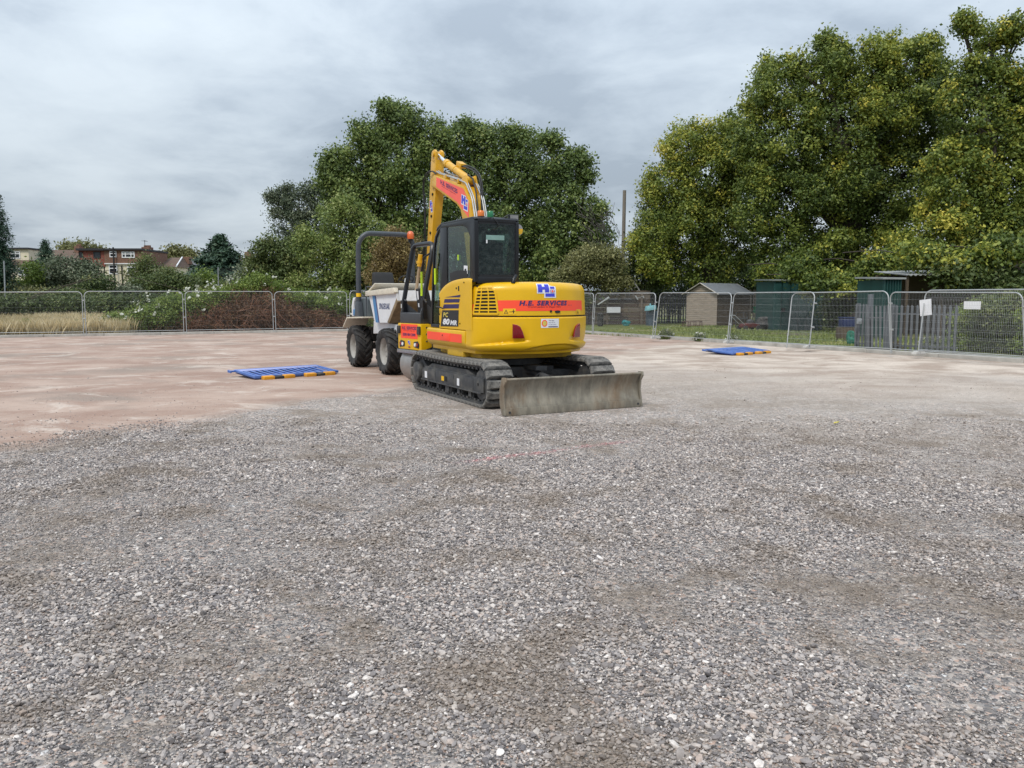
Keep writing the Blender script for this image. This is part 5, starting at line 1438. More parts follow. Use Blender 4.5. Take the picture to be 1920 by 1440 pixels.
def panel_px(label, b0, t0, b1, t1, lean0=0.0, lean1=0.0):
    g0, g1 = gp(*b0, 0.115), gp(*b1, 0.115)
    return fence_panel(label, g0, g1, at(*t0, g0[1] + lean0), at(*t1, g1[1] + lean1))
panel_px("mesh fence panel in front of the dry grass at the left edge", (-24, 630.5), (-28, 548), (157, 628.5), (153.5, 547), 0.1, 0.1)
panel_px("mesh fence panel with the green end of the bramble bank behind it", (162, 628.5), (157.5, 546.5), (345, 625), (342, 546), 0.1, 0.1)
panel_px("mesh fence panel in front of the tallest brown brambles", (350, 625), (346.5, 546.5), (513, 622), (510, 546.5), 0.1, 0.1)
panel_px("mesh fence panel behind the blue barrier, left of the dumper", (517.5, 622), (514.5, 547), (651, 619.5), (650, 547), 0.1, 0.1)
gA, gB = gp(655, 619.5, 0.115), np.array([-4.6, 44.55, 0.115])
up = np.array([0.05, 0.1, 1.98])
fence_panel("mesh fence panel seen behind the dumper", gA, gB, gA + up, gB + up)
gC = np.array([-0.75, 46.55, 0.115])
fence_panel("mesh fence panel at the far corner, hidden behind the excavator", gB + np.array([0.1, 0.05, 0]), gC, gB + np.array([0.1, 0.05, 0]) + up, gC + up)
gD = gp(1110, 627, 0.115); gE = gC + (gD - gC) * 0.5 ; up2 = np.array([0.1, 0.12, 1.95])
fence_panel("mesh fence panel from the far corner, behind the excavator cab", gC + np.array([0.12, -0.2, 0]), gE, gC + np.array([0.12, -0.2, 0]) + up2, gE + up2)
fence_panel("mesh fence panel meeting the right side of the excavator's yellow tail", gE + np.array([0.06, -0.1, 0]), gD, gE + np.array([0.06, -0.1, 0]) + up2, at(1113.5, 550, gD[1] + 0.12))
panel_px("mesh fence panel in front of the plank wall and white board", (1112, 627), (1117, 550), (1223.5, 635.5), (1230, 549.5), 0.2, 0.2)
panel_px("mesh fence panel in front of the timber shed's gable", (1227, 635.5), (1238, 549), (1363.5, 644.5), (1372.5, 549), 0.2, 0.2)
panel_px("mesh fence panel in front of the junk heap and green store doors", (1366.5, 644), (1376.5, 549), (1517, 654), (1528.5, 547.5), 0.2, 0.2)
panel_px("mesh fence panel overlapping its neighbour beside the palisade gate", (1475, 652), (1485.5, 549.5), (1670, 662.5), (1665.5, 545.5), 0.5, 0.2)
panel_px("mesh fence panel carrying the tall white notice", (1672, 662.5), (1669, 548), (1922, 681.5), (1917, 548.5), 0.05, 0.05)
panel_px("mesh fence panel at the right edge, behind the other one", (1721, 664.5), (1736, 544.5), (2010, 685), (2022, 541.5), 0.35, 0.35)
def fence_foot(label, px, py):
    g = gp(px, py, 0.115); mb = MB()
    mb.prism([(-0.22, 0.0), (-0.19, 0.08), (-0.08, 0.10), (0.08, 0.10), (0.19, 0.08), (0.22, 0.0)], 1, -0.08, 0.08)
    o = mb.obj("fence_foot", M_fblk, None, bevel=0.02, loc=(g[0], g[1], 0.112)); o.rotation_euler = (0, 0, R(28))
    return props(o, label, "fence foot", "pale feet under the mesh fence")
fence_foot("pale block foot under the fence joint left of the shed", 1229, 634.5)
fence_foot("pale block foot under the fence joint right of the shed", 1366, 643)
fence_foot("pale block foot under the fence joint left of the palisade gate", 1517, 652.5)
fence_foot("pale block foot under the leaning fence post behind the tall notice", 1722, 664)
M_paper = mat("white laminated paper", (0.76, 0.77, 0.80), 0.5, var=0.03, vscale=2)
def notice(label, corners, Y, dy):
    mb = MB(); P = [at(x, y, Y + dy * (x - corners[0][0])) for x, y in corners]; n = unit(np.cross(P[1] - P[0], P[2] - P[0])[None])[0]
    if n[1] > 0: n = -n
    mb.loft([P, [p + n * 0.006 for p in P]])
    return props(mb.obj("notice", M_paper, None, smooth=0), label, "notice", "white notices tied to the mesh fence")
notice("upright white notice hanging askew on the leaning fence post", [(1724, 563), (1746, 560), (1747, 590), (1725.5, 593)], 23.15, -0.012)
notice("small landscape white notice on the mesh fence before the bushes", [(1807.5, 565), (1839.5, 565), (1838.5, 580), (1807, 579.5)], 22.0, -0.012)

# ================================================================== VEGETATION
V3 = lambda *a: np.array(a, float)
def lobe_px(px, py, rx, ry, Y, depth=None):
    c = at(px, py, Y); k = Y / FPX
    return c, np.array([rx * k, (depth if depth else (rx + ry) / 2 * 1.05) * k, ry * k])
def clusters(lobes, density, rng, shell=0.62, lump=0.22):
    """cluster centres, outward directions and lobe index over a set of ellipsoid lobes"""
    C, N, I = [], [], []
    for i, (c, r) in enumerate(lobes):
        area = 4 * math.pi * ((r[0] * r[1]) ** 1.6 + (r[0] * r[2]) ** 1.6 + (r[1] * r[2]) ** 1.6) ** (1 / 1.6) / 3 ** (1 / 1.6)
        n = max(6, int(area * density))
        d = unit(rng.normal(0, 1, (n, 3)))
        ph = rng.uniform(0, 6.28, 3)
        lum = 1 + lump * np.sin(d[:, 0] * 4.3 + ph[0]) * np.sin(d[:, 2] * 4.7 + ph[1]) + lump * 0.6 * np.sin(d[:, 1] * 8 + d[:, 2] * 7 + ph[2])
        rad = (shell + (1 - shell) * rng.random(n) ** 0.55) * lum
        C.append(c + d * r * rad[:, None]); N.append(unit(d / np.maximum(r, 0.05))); I.append(np.full(n, i))
    return np.concatenate(C), np.concatenate(N), np.concatenate(I)
DENS, PER = 3.1, 3.0
def foliage(name, lobes, density, per, spread, size, material, rng, parent, tint=(0.5, 0.18, 0.12), lobe_tint=None, aspect=0.55, jitter=0.75, flat_=0.7, shell=0.62, up=0.35, lump=0.22, kind=None, ground=0.03):
    C, N, I = clusters(lobes, density * DENS, rng, shell, lump)
    n = len(C); per = int(per * PER)
    lt_ = np.zeros(len(lobes)) if lobe_tint is None else np.array(lobe_tint)
    ct = tint[0] + lt_[I] + rng.normal(0, tint[1], n)
    Cl = np.repeat(C, per, 0) + rng.normal(0, 1, (n * per, 3)) * np.array([spread, spread, spread * flat_])
    Nl = unit(Cl - np.repeat(C, per, 0)) * 0.75 + np.repeat(N, per, 0) * 0.55
    tl = np.clip(np.repeat(ct, per) + rng.normal(0, tint[2], n * per), 0.0, 1.0)
    ok = Cl[:, 2] > ground
    V, F = leaves(Cl[ok], Nl[ok], size, rng, aspect, jitter, up=up)
    o = soup(name, V, F, material, np.repeat(tl[ok], 4), parent)
    if kind: o["kind"] = kind
    return o
def limbs(mb, base, top, r0, lobes, rng, n_sub=2, rmin=0.02):
    """trunk from base to top, a limb to each lobe, twigs inside it"""
    base, top = np.array(base), np.array(top)
    pts = [base + (top - base) * t + rng.normal(0, 0.03, 3) * np.linalg.norm(top - base) * (0 < t < 1) * 0.6 for t in np.linspace(0, 1, 6)]
    pts[0] = base
    mb.tube(pts, [r0 * 1.35, r0, r0 * 0.92, r0 * 0.85, r0 * 0.78, r0 * 0.7], 10)
    for c, r in lobes:
        t = rng.uniform(0.45, 1.0); s_ = base + (top - base) * t
        d = np.linalg.norm(c - s_); rr = max(rmin * 1.5, r0 * 0.42 * min(1.0, d / 6.0))
        mid = s_ + (c - s_) * 0.5 + V3(0, 0, d * 0.12) + rng.normal(0, d * 0.05, 3)
        mb.tube([s_, s_ + (mid - s_) * 0.5 + rng.normal(0, d * 0.02, 3), mid, c + rng.normal(0, 0.1, 3)], [rr, rr * 0.8, rr * 0.6, rr * 0.35], 6)
        for _ in range(n_sub):
            e = c + unit(rng.normal(0, 1, (1, 3)))[0] * r * 0.9
            m2 = (c + e) / 2 + rng.normal(0, 0.08, 3) * r.mean()
            mb.tube([mid + (c - mid) * 0.6, m2, e], [rr * 0.35, rr * 0.25, rmin * 0.6], 5)
M_bark = mat("grey brown bark", (0.060, 0.048, 0.038), 0.9, var=0.35, vscale=6, bump=0.6, bscale=22, stretch=(1, 1, 0.35))
LM_oak = leaf_mat("oak leaves turning", [(0.0, (0.024, 0.038, 0.010)), (0.35, (0.054, 0.076, 0.016)), (0.62, (0.105, 0.122, 0.022)), (0.84, (0.172, 0.176, 0.030)), (1.0, (0.270, 0.235, 0.045))], 0.32, gain=2.45)
LM_plane = leaf_mat("plane leaves", [(0.0, (0.022, 0.036, 0.012)), (0.4, (0.050, 0.072, 0.020)), (0.75, (0.095, 0.118, 0.032)), (1.0, (0.150, 0.160, 0.062))], 0.28, gain=2.6)
LM_grey = leaf_mat("grey green leaves", [(0.0, (0.030, 0.043, 0.026)), (0.5, (0.075, 0.092, 0.055)), (1.0, (0.17, 0.18, 0.125))], 0.2)
LM_bush = leaf_mat("bush leaves", [(0.0, (0.022, 0.036, 0.012)), (0.5, (0.060, 0.080, 0.024)), (1.0, (0.135, 0.140, 0.055))], 0.22)
LM_olive = leaf_mat("olive leaves", [(0.0, (0.050, 0.052, 0.022)), (0.5, (0.105, 0.108, 0.042)), (1.0, (0.185, 0.175, 0.080))], 0.22)
LM_brown = leaf_mat("browned leaves", [(0.0, (0.050, 0.034, 0.015)), (0.5, (0.110, 0.080, 0.030)), (1.0, (0.16, 0.13, 0.05))], 0.2)
LM_bright = leaf_mat("bright green leaves", [(0.0, (0.036, 0.062, 0.012)), (0.5, (0.085, 0.120, 0.022)), (1.0, (0.155, 0.175, 0.045))], 0.25)
LM_conif = leaf_mat("conifer needles", [(0.0, (0.010, 0.022, 0.014)), (0.5, (0.022, 0.044, 0.026)), (1.0, (0.045, 0.070, 0.040))], 0.1)
LM_white = leaf_mat("white blossom", [(0.0, (0.42, 0.43, 0.34)), (1.0, (0.72, 0.73, 0.66))], 0.3, gain=1.0)
LM_dead = leaf_mat("dead bramble leaves", [(0.0, (0.028, 0.017, 0.010)), (0.5, (0.068, 0.040, 0.022)), (1.0, (0.15, 0.095, 0.048))], 0.15)
LM_straw = leaf_mat("dry grass blades", [(0.0, (0.095, 0.085, 0.034)), (0.35, (0.225, 0.180, 0.090)), (0.7, (0.350, 0.285, 0.165)), (1.0, (0.46, 0.40, 0.27))], 0.28, gain=1.6)
LM_turf = leaf_mat("short grass blades", [(0.0, (0.055, 0.070, 0.018)), (0.6, (0.110, 0.135, 0.034)), (1.0, (0.195, 0.175, 0.070))], 0.25)

def tree(name, label, cat, lobes, Y, base_px, trunk_h, r0, material, seed, density, per, spread, size, group=None, tint=(0.5, 0.18, 0.12), lobe_tint=None, z0=-0.03, sats=6, **kw):
    rng = np.random.default_rng(seed)
    b = at(base_px, 560, Y); b = V3(b[0], b[1], z0)
    L_ = [lobe_px(*l[:4], Y + (l[4] if len(l) > 4 else 0)) for l in lobes]
    T = thing(name, label, cat, (0, 0, 0), 0, group)
    T.location = tuple(b)
    L_ = [(c - b, r) for c, r in L_]
    top = V3(0, 0, trunk_h)
    main = L_; n0 = len(L_); lt0 = list(lobe_tint) if lobe_tint is not None else [0.0] * n0
    if sats:
        L_ = []; lt1 = []
        for (c, r), t_ in zip(main, lt0):
            L_.append((c, r * 0.90)); lt1.append(t_ - 0.06)
            for _ in range(sats):
                d = unit(rng.normal(0, 1, (1, 3)) + V3(0, -0.25, 0.2))[0]
                L_.append((c + d * r * rng.uniform(0.72, 0.98), r * rng.uniform(0.22, 0.42))); lt1.append(t_ + 0.05 + rng.normal(0, 0.10))
        lobe_tint = lt1
    mb = MB(); limbs(mb, V3(0, 0, 0), top, r0, [m_ for m_, l in zip(main, lobes) if len(l) < 5], rng)
    for (c, r), l in zip(main, lobes):
        if len(l) > 4: mb.tube([c, c + V3(0, -l[4] * 0.5, 0.5), c + V3(0, -l[4], 0.6)], 0.03, 5)
    mb.obj("trunk", M_bark, T, smooth=50)
    foliage("crown", L_, density, per, spread, size, material, rng, T, tint, lobe_tint, ground=0.05, **kw)
    return T
OAKG = "yellowing oaks behind the right-hand fence"
oak_kw = dict(material=LM_oak, density=1.3, per=11, spread=0.23, size=0.175, aspect=0.66, group=OAKG, jitter=0.5, flat_=0.8, shell=0.5)
tree("oak_tree", "lower oak with yellow leaves behind the timber shed", "tree",
     [(1285, 275, 45, 48), (1250, 350, 45, 58), (1325, 330, 60, 70), (1230, 440, 42, 55), (1290, 430, 65, 70), (1352, 420, 42, 60), (1250, 502, 50, 36), (1330, 500, 55, 40), (1345, 255, 30, 36), (1378, 310, 32, 50), (1385, 250, 24, 34), (1395, 470, 24, 34)],
     54, 1332, 4.5, 0.34, seed=11, tint=(0.43, 0.20, 0.075), lobe_tint=[0.22, 0.15, 0.03, 0.12, 0, 0.0, 0.05, -0.05, 0.12, 0.0, 0.05, -0.12], **oak_kw)
tree("oak_tree", "tallest broad oak with dark inner branches between the other two oaks", "tree",
     [(1445, 180, 48, 62), (1535, 150, 52, 66), (1556, 92, 22, 30), (1620, 150, 60, 62), (1700, 120, 58, 58), (1470, 280, 70, 70), (1580, 250, 78, 78), (1685, 235, 78, 78), (1425, 345, 42, 55), (1505, 370, 68, 60), (1600, 365, 78, 70), (1690, 350, 70, 76), (1470, 452, 42, 52), (1545, 470, 66, 52), (1640, 462, 68, 54), (1760, 290, 50, 76), (1740, 90, 26, 26), (1490, 125, 24, 22), (1560, 510, 36, 30), (1590, 515, 34, 26), (1755, 170, 34, 60), (1405, 260, 30, 46), (1410, 400, 34, 50), (1505, 525, 46, 26), (1680, 510, 50, 34), (1440, 500, 34, 36), (1528, 528, 30, 24, -9), (1572, 536, 36, 26, -9), (1618, 524, 36, 28, -9), (1500, 505, 34, 22, -9), (1640, 495, 34, 24, -9)],
     49, 1585, 7.0, 0.55, seed=12, tint=(0.36, 0.20, 0.075), lobe_tint=[0.10, 0.06, 0.14, 0.14, 0.18, 0, -0.02, -0.06, 0.05, -0.05, -0.1, -0.05, 0, 0.05, 0.0, 0, 0.18, 0.15, 0.2, 0.2, 0.0, 0.05, 0.02, 0.05, 0.08, 0.02, 0.0, 0.05, 0.1, -0.05, 0.0], **oak_kw)
tree("oak_tree", "oak at the right edge with open top branches and golden lower leaves", "tree",
     [(1852, 70, 40, 24), (1806, 45, 20, 16), (1905, 58, 30, 22), (1885, 132, 44, 28), (1830, 232, 62, 70), (1905, 225, 50, 78), (1795, 345, 66, 72), (1890, 350, 66, 84), (1765, 430, 56, 55), (1850, 435, 66, 56), (1925, 440, 46, 70), (1960, 250, 40, 160), (1715, 468, 42, 44), (1800, 490, 40, 34), (1890, 486, 40, 30), (1822, 142, 26, 30), (1722, 480, 34, 26, -8), (1795, 500, 24, 24, -9), (1838, 480, 34, 24, -9), (1890, 470, 36, 30, -9)],
     43, 1835, 5.5, 0.42, seed=13, tint=(0.41, 0.20, 0.075), lobe_tint=[0.1, 0.12, 0.1, 0.0, -0.02, 0.10, 0.10, 0.08, 0.20, 0.06, 0.0, 0.1, 0.16, 0.22, 0.05, 0.0, 0.02, 0.12, 0.04, -0.06], **oak_kw)
PLG = "tall plane trees behind the machines"
pl_kw = dict(material=LM_plane, density=0.62, per=11, spread=0.33, size=0.225, aspect=0.7, group=PLG, jitter=0.5, flat_=0.8, shell=0.52)
tree("plane_tree", "left of the three tall plane trees, rising behind the excavator boom", "tree",
     [(700, 263, 44, 42), (755, 230, 48, 35), (668, 318, 46, 48), (755, 308, 70, 61), (632, 303, 26, 26), (815, 256, 40, 33), (700, 365, 65, 52), (790, 385, 65, 61), (640, 350, 37, 37), (760, 455, 70, 52), (700, 500, 55, 42), (800, 500, 46, 42), (616, 318, 14, 13), (725, 208, 22, 14)],
     64, 750, 7.5, 0.55, seed=21, tint=(0.42, 0.16, 0.12), **pl_kw)
tree("plane_tree", "middle plane tree directly behind the excavator cab", "tree",
     [(870, 277, 44, 40), (930, 272, 47, 34), (985, 287, 38, 38), (890, 344, 64, 57), (975, 344, 57, 57), (1015, 334, 33, 42), (860, 424, 51, 55), (940, 434, 69, 60), (1010, 434, 42, 55), (900, 500, 60, 42), (985, 505, 55, 42), (880, 240, 23, 14), (962, 252, 23, 14)],
     66, 930, 7.5, 0.5, seed=22, tint=(0.36, 0.16, 0.12), **pl_kw)
tree("plane_tree", "right plane tree with ragged outer twigs, right of the cab", "tree",
     [(1055, 305, 28, 36), (1085, 300, 16, 18), (1062, 375, 42, 46), (1095, 335, 14, 16), (1108, 400, 28, 32), (1070, 450, 48, 50), (1120, 440, 26, 32), (1040, 500, 44, 46), (1100, 490, 32, 32), (1030, 270, 16, 22)],
     63, 1060, 5.5, 0.4, seed=23, tint=(0.38, 0.16, 0.12), **pl_kw)
tree("lime_tree", "paler bushy tree standing in front of the left plane tree", "tree",
     [(640, 420, 52, 44), (600, 470, 42, 48), (665, 480, 58, 56), (592, 522, 40, 36), (650, 395, 30, 26), (695, 440, 30, 40), (640, 528, 46, 28), (700, 520, 30, 34)],
     56, 645, 2.6, 0.26, LM_plane, 24, 0.85, 11, 0.30, 0.20, tint=(0.66, 0.16, 0.12))
tree("poplar_tree", "dark silvery poplar left of the plane trees", "tree",
     [(560, 385, 36, 32), (590, 365, 22, 20), (540, 425, 30, 28), (585, 425, 36, 38), (612, 385, 20, 32), (524, 395, 14, 18), (545, 362, 12, 12), (510, 372, 8, 10), (560, 460, 36, 26), (620, 360, 12, 14)],
     72, 565, 8, 0.35, LM_grey, 25, 0.7, 9, 0.33, 0.22, tint=(0.30, 0.22, 0.16), jitter=1.0, aspect=0.5)
tree("bush", "dark rounded bush below the silvery poplar", "bush",
     [(512, 480, 30, 36), (488, 512, 26, 32), (545, 495, 34, 42), (520, 530, 46, 22)], 58, 515, 1.2, 0.12, LM_bush, 26, 1.7, 10, 0.28, 0.20, tint=(0.40, 0.16, 0.12))
tree("bush", "brown leaved bush seen through the dumper's hoop", "bush",
     [(745, 480, 40, 42), (715, 515, 32, 32), (775, 510, 34, 38), (742, 450, 22, 18)], 50, 742, 1.2, 0.10, LM_brown, 27, 2.4, 9, 0.24, 0.15, tint=(0.5, 0.2, 0.15), jitter=1.0)
tree("shrub", "pale olive shrub left of the tall wooden pole", "shrub",
     [(1100, 500, 46, 40), (1062, 525, 26, 24), (1135, 508, 32, 38), (1115, 478, 28, 22), (1152, 530, 24, 22)], 54, 1105, 1.2, 0.10, LM_olive, 28, 2.2, 10, 0.26, 0.16, tint=(0.48, 0.2, 0.15))
tree("shrub", "dark shrub with bare twigs just right of the wooden pole", "shrub",
     [(1198, 470, 22, 40), (1190, 520, 26, 30), (1216, 425, 18, 40), (1225, 515, 26, 30)], 56, 1200, 2.5, 0.1, LM_bush, 29, 1.5, 9, 0.30, 0.18, tint=(0.36, 0.2, 0.14))
DKG = "dark undergrowth bushes beneath the oaks"
for i, (lob, Y, lab) in enumerate((
        ([(1255, 545, 42, 40), (1215, 550, 26, 34), (1300, 545, 34, 38)], 60, "dark bush behind the palisade, left of the timber shed"),
        ([(1345, 540, 44, 42), (1395, 528, 42, 46), (1430, 545, 40, 46)], 62, "dark bush behind the timber shed's roof"),
        ([(1440, 535, 44, 44), (1495, 535, 44, 48)], 60, "dark bush behind the dark teal store"),
        ([(1660, 530, 46, 34), (1610, 545, 44, 40), (1720, 526, 40, 34), (1560, 545, 36, 44)], 52, "dark bush behind the green store with the corrugated roof"),
        ([(1800, 520, 46, 30), (1860, 528, 50, 28), (1915, 536, 40, 24)], 34, "dark hedge bush below the right-edge oak"))):
    tree("bush", lab, "bush", lob, Y, lob[0][0], 0.8, 0.08, LM_bush, 40 + i, 1.1, 10, 0.32, 0.20, group=DKG, tint=(0.30, 0.15, 0.12))
tree("bush", "dark hanging bush between the dark teal store and the palisade gate", "bush", [(1578, 560, 22, 34), (1560, 590, 22, 26), (1592, 545, 20, 26)], 41, 1575, 0.6, 0.06, LM_bush, 47, 2.0, 10, 0.22, 0.15, tint=(0.28, 0.15, 0.12))
HB = "bushes growing through the palisade at the right edge"
for i, (lob, Y, lab) in enumerate((
        ([(1800, 640, 28, 26), (1838, 628, 36, 38), (1816, 596, 24, 28)], 26.5, "leafy green bush behind the landscape notice"),
        ([(1880, 612, 36, 42), (1850, 578, 26, 24), (1890, 655, 36, 24), (1900, 570, 24, 22)], 25.5, "leafy green bush between the landscape notice and the right edge"),
        ([(1940, 600, 30, 46), (1930, 650, 30, 30), (1975, 610, 40, 60)], 24.5, "leafy green bush cut off by the right edge"))):
    tree("bush", lab, "bush", lob, Y, lob[0][0], 0.6, 0.05, LM_bright if i != 1 else LM_bush, 50 + i, 5.0, 11, 0.12, 0.085, group=HB, tint=(0.58, 0.2, 0.12))

# ---- conifers
def conifer(label, px, py_top, py_bot, half_px, Y, seed, r0, dens=1.0, droop=0.25, taper=1.0):
    rng = np.random.default_rng(seed)
    top, bot = at(px, py_top, Y), at(px, py_bot, Y)
    T = thing("conifer", label, "conifer", (top[0], top[1], -0.03))
    H_ = top[2] + 0.03; k = Y / FPX; hb = H_ - (bot[2] + 0.03); Rm = half_px * k
    mb = MB(); mb.tube([(0, 0, 0), (0.05, 0, H_ * 0.5), (0, 0, H_ * 0.98)], [r0, r0 * 0.6, 0.02], 8); mb.obj("trunk", M_bark, T)
    z_low = max(0.4, (bot[2]))
    C, N = [], []
    n_b = int(230 * dens)
    for i in range(n_b):
        t = rng.random() ** 0.8
        z = H_ - t * (H_ - z_low); r_ = 1.45 * Rm * (0.05 + 0.95 * t ** taper) * rng.uniform(0.65, 1.15); a = rng.uniform(0, 6.283)
        m = max(3, int(r_ * 7 / max(0.6, Rm) * 2.2))
        for j in range(m):
            q = (j + 0.7) / m
            p = V3(math.cos(a) * r_ * q, math.sin(a) * r_ * q, z + 0.12 * r_ * q - droop * r_ * q * q * 1.6)
            for _ in range(6):
                C.append(p + rng.normal(0, 0.10 + 0.05 * Rm, 3) * np.array([1, 1, 0.45])); N.append((math.cos(a) * 0.4, math.sin(a) * 0.4, 0.8))
    C = np.array(C); N = np.array(N)
    V, F = leaves(C, N, max(0.16, 0.16 * Rm), rng, 0.34, 0.5)
    soup("crown", V, F, LM_conif, np.repeat(np.clip(rng.normal(0.45, 0.22, len(C)), 0, 1), 4), T)
    return T
conifer("tall dark conifer cut off by the left edge", -22, 350, 585, 34, 60, 61, 0.3, 1.8, 0.5, 0.35)
conifer("small pointed conifer in front of the brown dormer roofs", 84, 448, 530, 26, 92, 62, 0.2, 0.9)
conifer("wide dark blue green conifer right of the houses", 412, 440, 530, 52, 82, 63, 0.3, 1.3, 0.1)
# ---- far and middle bushes on the left
BG = "bushes between the dry grass and the houses"
def bush(label, lob, Y, m, seed, t0, dens=1.5, per=10, spread=0.32, size=0.20, name="bush", **kw):
    lob = [(l[0], l[1] + 7, l[2] * 0.86, l[3] * 0.86) for l in lob]
    return tree(name, label, "bush", lob, Y, lob[0][0], 0.8, 0.08, m, seed, dens, per, spread, size, group=BG, tint=(t0, 0.18, 0.13), sats=3, **kw)
tree("broad_tree", "round pale green tree far behind the grey roofs", "tree", [(335, 482, 26, 16), (315, 490, 16, 14), (355, 490, 14, 14)], 140, 335, 3, 0.3, LM_olive, 70, 0.35, 10, 0.7, 0.5, tint=(0.45, 0.15, 0.1))
tree("broad_tree", "pale green tree top just showing behind the red dormer", "tree", [(140, 468, 24, 10), (170, 470, 20, 10)], 140, 150, 3, 0.3, LM_olive, 71, 0.35, 10, 0.7, 0.5, tint=(0.45, 0.15, 0.1))
bush("grey green bush in front of the red dormer", [(130, 500, 46, 30), (95, 525, 42, 32), (165, 518, 40, 28)], 66, LM_grey, 72, 0.42, jitter=1.0)
bush("dark bush below the brick dormer house's left wall", [(190, 528, 30, 22), (165, 545, 36, 18)], 63, LM_bush, 73, 0.22)
bush("bright green bush at the foot of the cream house", [(62, 512, 18, 24), (45, 535, 24, 18)], 64, LM_bright, 74, 0.35)
bush("low yellow green bushes at the left edge above the fence", [(15, 545, 36, 16), (60, 550, 40, 14), (-30, 540, 36, 20)], 60, LM_olive, 75, 0.35)
bush("low green bush right of the low yellow green bushes, above the fence", [(115, 550, 36, 14), (150, 552, 30, 12)], 59, LM_bush, 76, 0.45)
bush("mid green bush overlapping the brick house's right end", [(272, 490, 22, 20), (258, 512, 20, 20)], 74, LM_bush, 77, 0.5)
bush("wide dark green bush below the brown tiled roof", [(310, 520, 42, 22), (345, 528, 36, 22), (275, 530, 36, 20), (300, 545, 60, 14)], 68, LM_bush, 78, 0.36)
bush("small grey bush below the cream wall of the brick house", [(222, 548, 24, 14), (245, 545, 20, 16)], 64, LM_grey, 79, 0.5)
bush("bright green hedge left of the wide conifer's foot", [(378, 525, 24, 22), (400, 530, 20, 20)], 70, LM_bright, 80, 0.42, flat_=1.2)
bush("low tangled green bush under the wide conifer", [(425, 540, 30, 14), (395, 548, 30, 12), (450, 545, 30, 12)], 62, LM_olive, 81, 0.40)
bush("pale grey bush between the wide conifer and the poplar", [(470, 505, 22, 22), (482, 530, 22, 20), (455, 520, 16, 16)], 64, LM_grey, 82, 0.55, jitter=1.0)
bush("long low thicket behind the dry grass", [(-40, 560, 60, 14), (40, 562, 60, 13), (120, 563, 60, 13), (200, 562, 60, 14), (280, 562, 60, 14), (360, 560, 60, 15), (440, 560, 60, 15)], 57, LM_bush, 83, 0.3)
bush("long low thicket behind the dumper and the excavator", [(540, 560, 60, 16), (630, 560, 60, 18), (720, 558, 60, 22), (810, 556, 60, 24), (900, 556, 60, 24), (990, 556, 60, 24), (1070, 556, 50, 18)], 54, LM_bush, 84, 0.3)

# ---- brambles behind the left fence
def Yb(px): return 38.3 + (px - 165) * 0.0125
rng = np.random.default_rng(90)
BR = thing("bramble_bank", "long bank of brambles with white flowers and brown dead stems behind the left fence", "brambles", tuple(at(420, 620, Yb(420) + 1.5) * np.array([1, 1, 0])))
b0 = V3(*BR.location)
def lb(px, py, rx, ry, dY=1.2):
    c, r = lobe_px(px, py, rx, ry, Yb(px) + dY); r[1] = min(r[1], 1.3); return c - b0, r
green = [lb(195, 614, 26, 12, 1.0), lb(230, 606, 30, 18, 1.1), lb(268, 598, 32, 24), lb(305, 590, 34, 30), lb(345, 580, 32, 30), lb(385, 566, 34, 20), lb(425, 552, 34, 12), lb(460, 540, 30, 14), lb(484, 528, 26, 14), (lb(512, 538, 22, 12)), lb(555, 556, 34, 12), lb(600, 566, 34, 16), lb(640, 570, 30, 22), lb(672, 588, 26, 20, 1.6), lb(690, 610, 20, 12, 1.6)]
foliage("green_leaves", green, 5.0, 9, 0.17, 0.115, LM_bright, rng, BR, (0.42, 0.2, 0.15))
brown = [lb(365, 606, 40, 20), lb(410, 590, 40, 32), lb(455, 580, 42, 40), lb(500, 578, 42, 42), lb(545, 590, 42, 34), lb(590, 600, 40, 24), lb(635, 606, 34, 18), lb(300, 618, 40, 10), lb(400, 616, 50, 10), lb(520, 614, 60, 12)]
foliage("dead_leaves", brown, 6.5, 7, 0.16, 0.085, LM_dead, rng, BR, (0.42, 0.2, 0.16), jitter=1.2, shell=0.75)
C, N, I = clusters(green, 2.0, rng, 1.08, 0.1)
sel = (N[:, 1] < 0.35) & (N[:, 2] > -0.3); C, N = C[sel], N[sel]
C = C + N * 0.28 + V3(0, -0.25, 0.05)
Cl = np.repeat(C, 5, 0) + rng.normal(0, 0.05, (len(C) * 5, 3)); V, F = leaves(Cl, np.repeat(N, 5, 0), 0.135, rng, 0.9, 0.6)
soup("white_flowers", V, F, LM_white, np.repeat(rng.random(len(Cl)), 4), BR)["kind"] = "stuff"
mb = MB()
for _ in range(1900):
    c, r = brown[rng.integers(0, 7)]
    a = c + rng.normal(0, 0.45, 3) * r; a[2] = 0.02
    e = c + unit(rng.normal(0, 1, (1, 3)))[0] * r * rng.uniform(0.7, 1.12); e[1] = min(e[1], c[1] - abs(rng.normal(0, 0.6)) * r[1])
    m = (a + e) / 2 + V3(*rng.normal(0, 0.25, 3)) + V3(0, -0.25, 0.25)
    mb.tube([a, (a + m) / 2 + rng.normal(0, 0.08, 3), m, (m + e) / 2 + rng.normal(0, 0.08, 3), e], [0.011, 0.010, 0.009, 0.007, 0.004], 3, cap=False)
me = mb.mesh("dead_stems", mat("brown bramble stems", (0.26, 0.125, 0.075), 0.8, var=0.5, vscale=2.0), smooth=0, fix=False)
props(link_mesh("dead_stems", me, BR), kind="stuff")

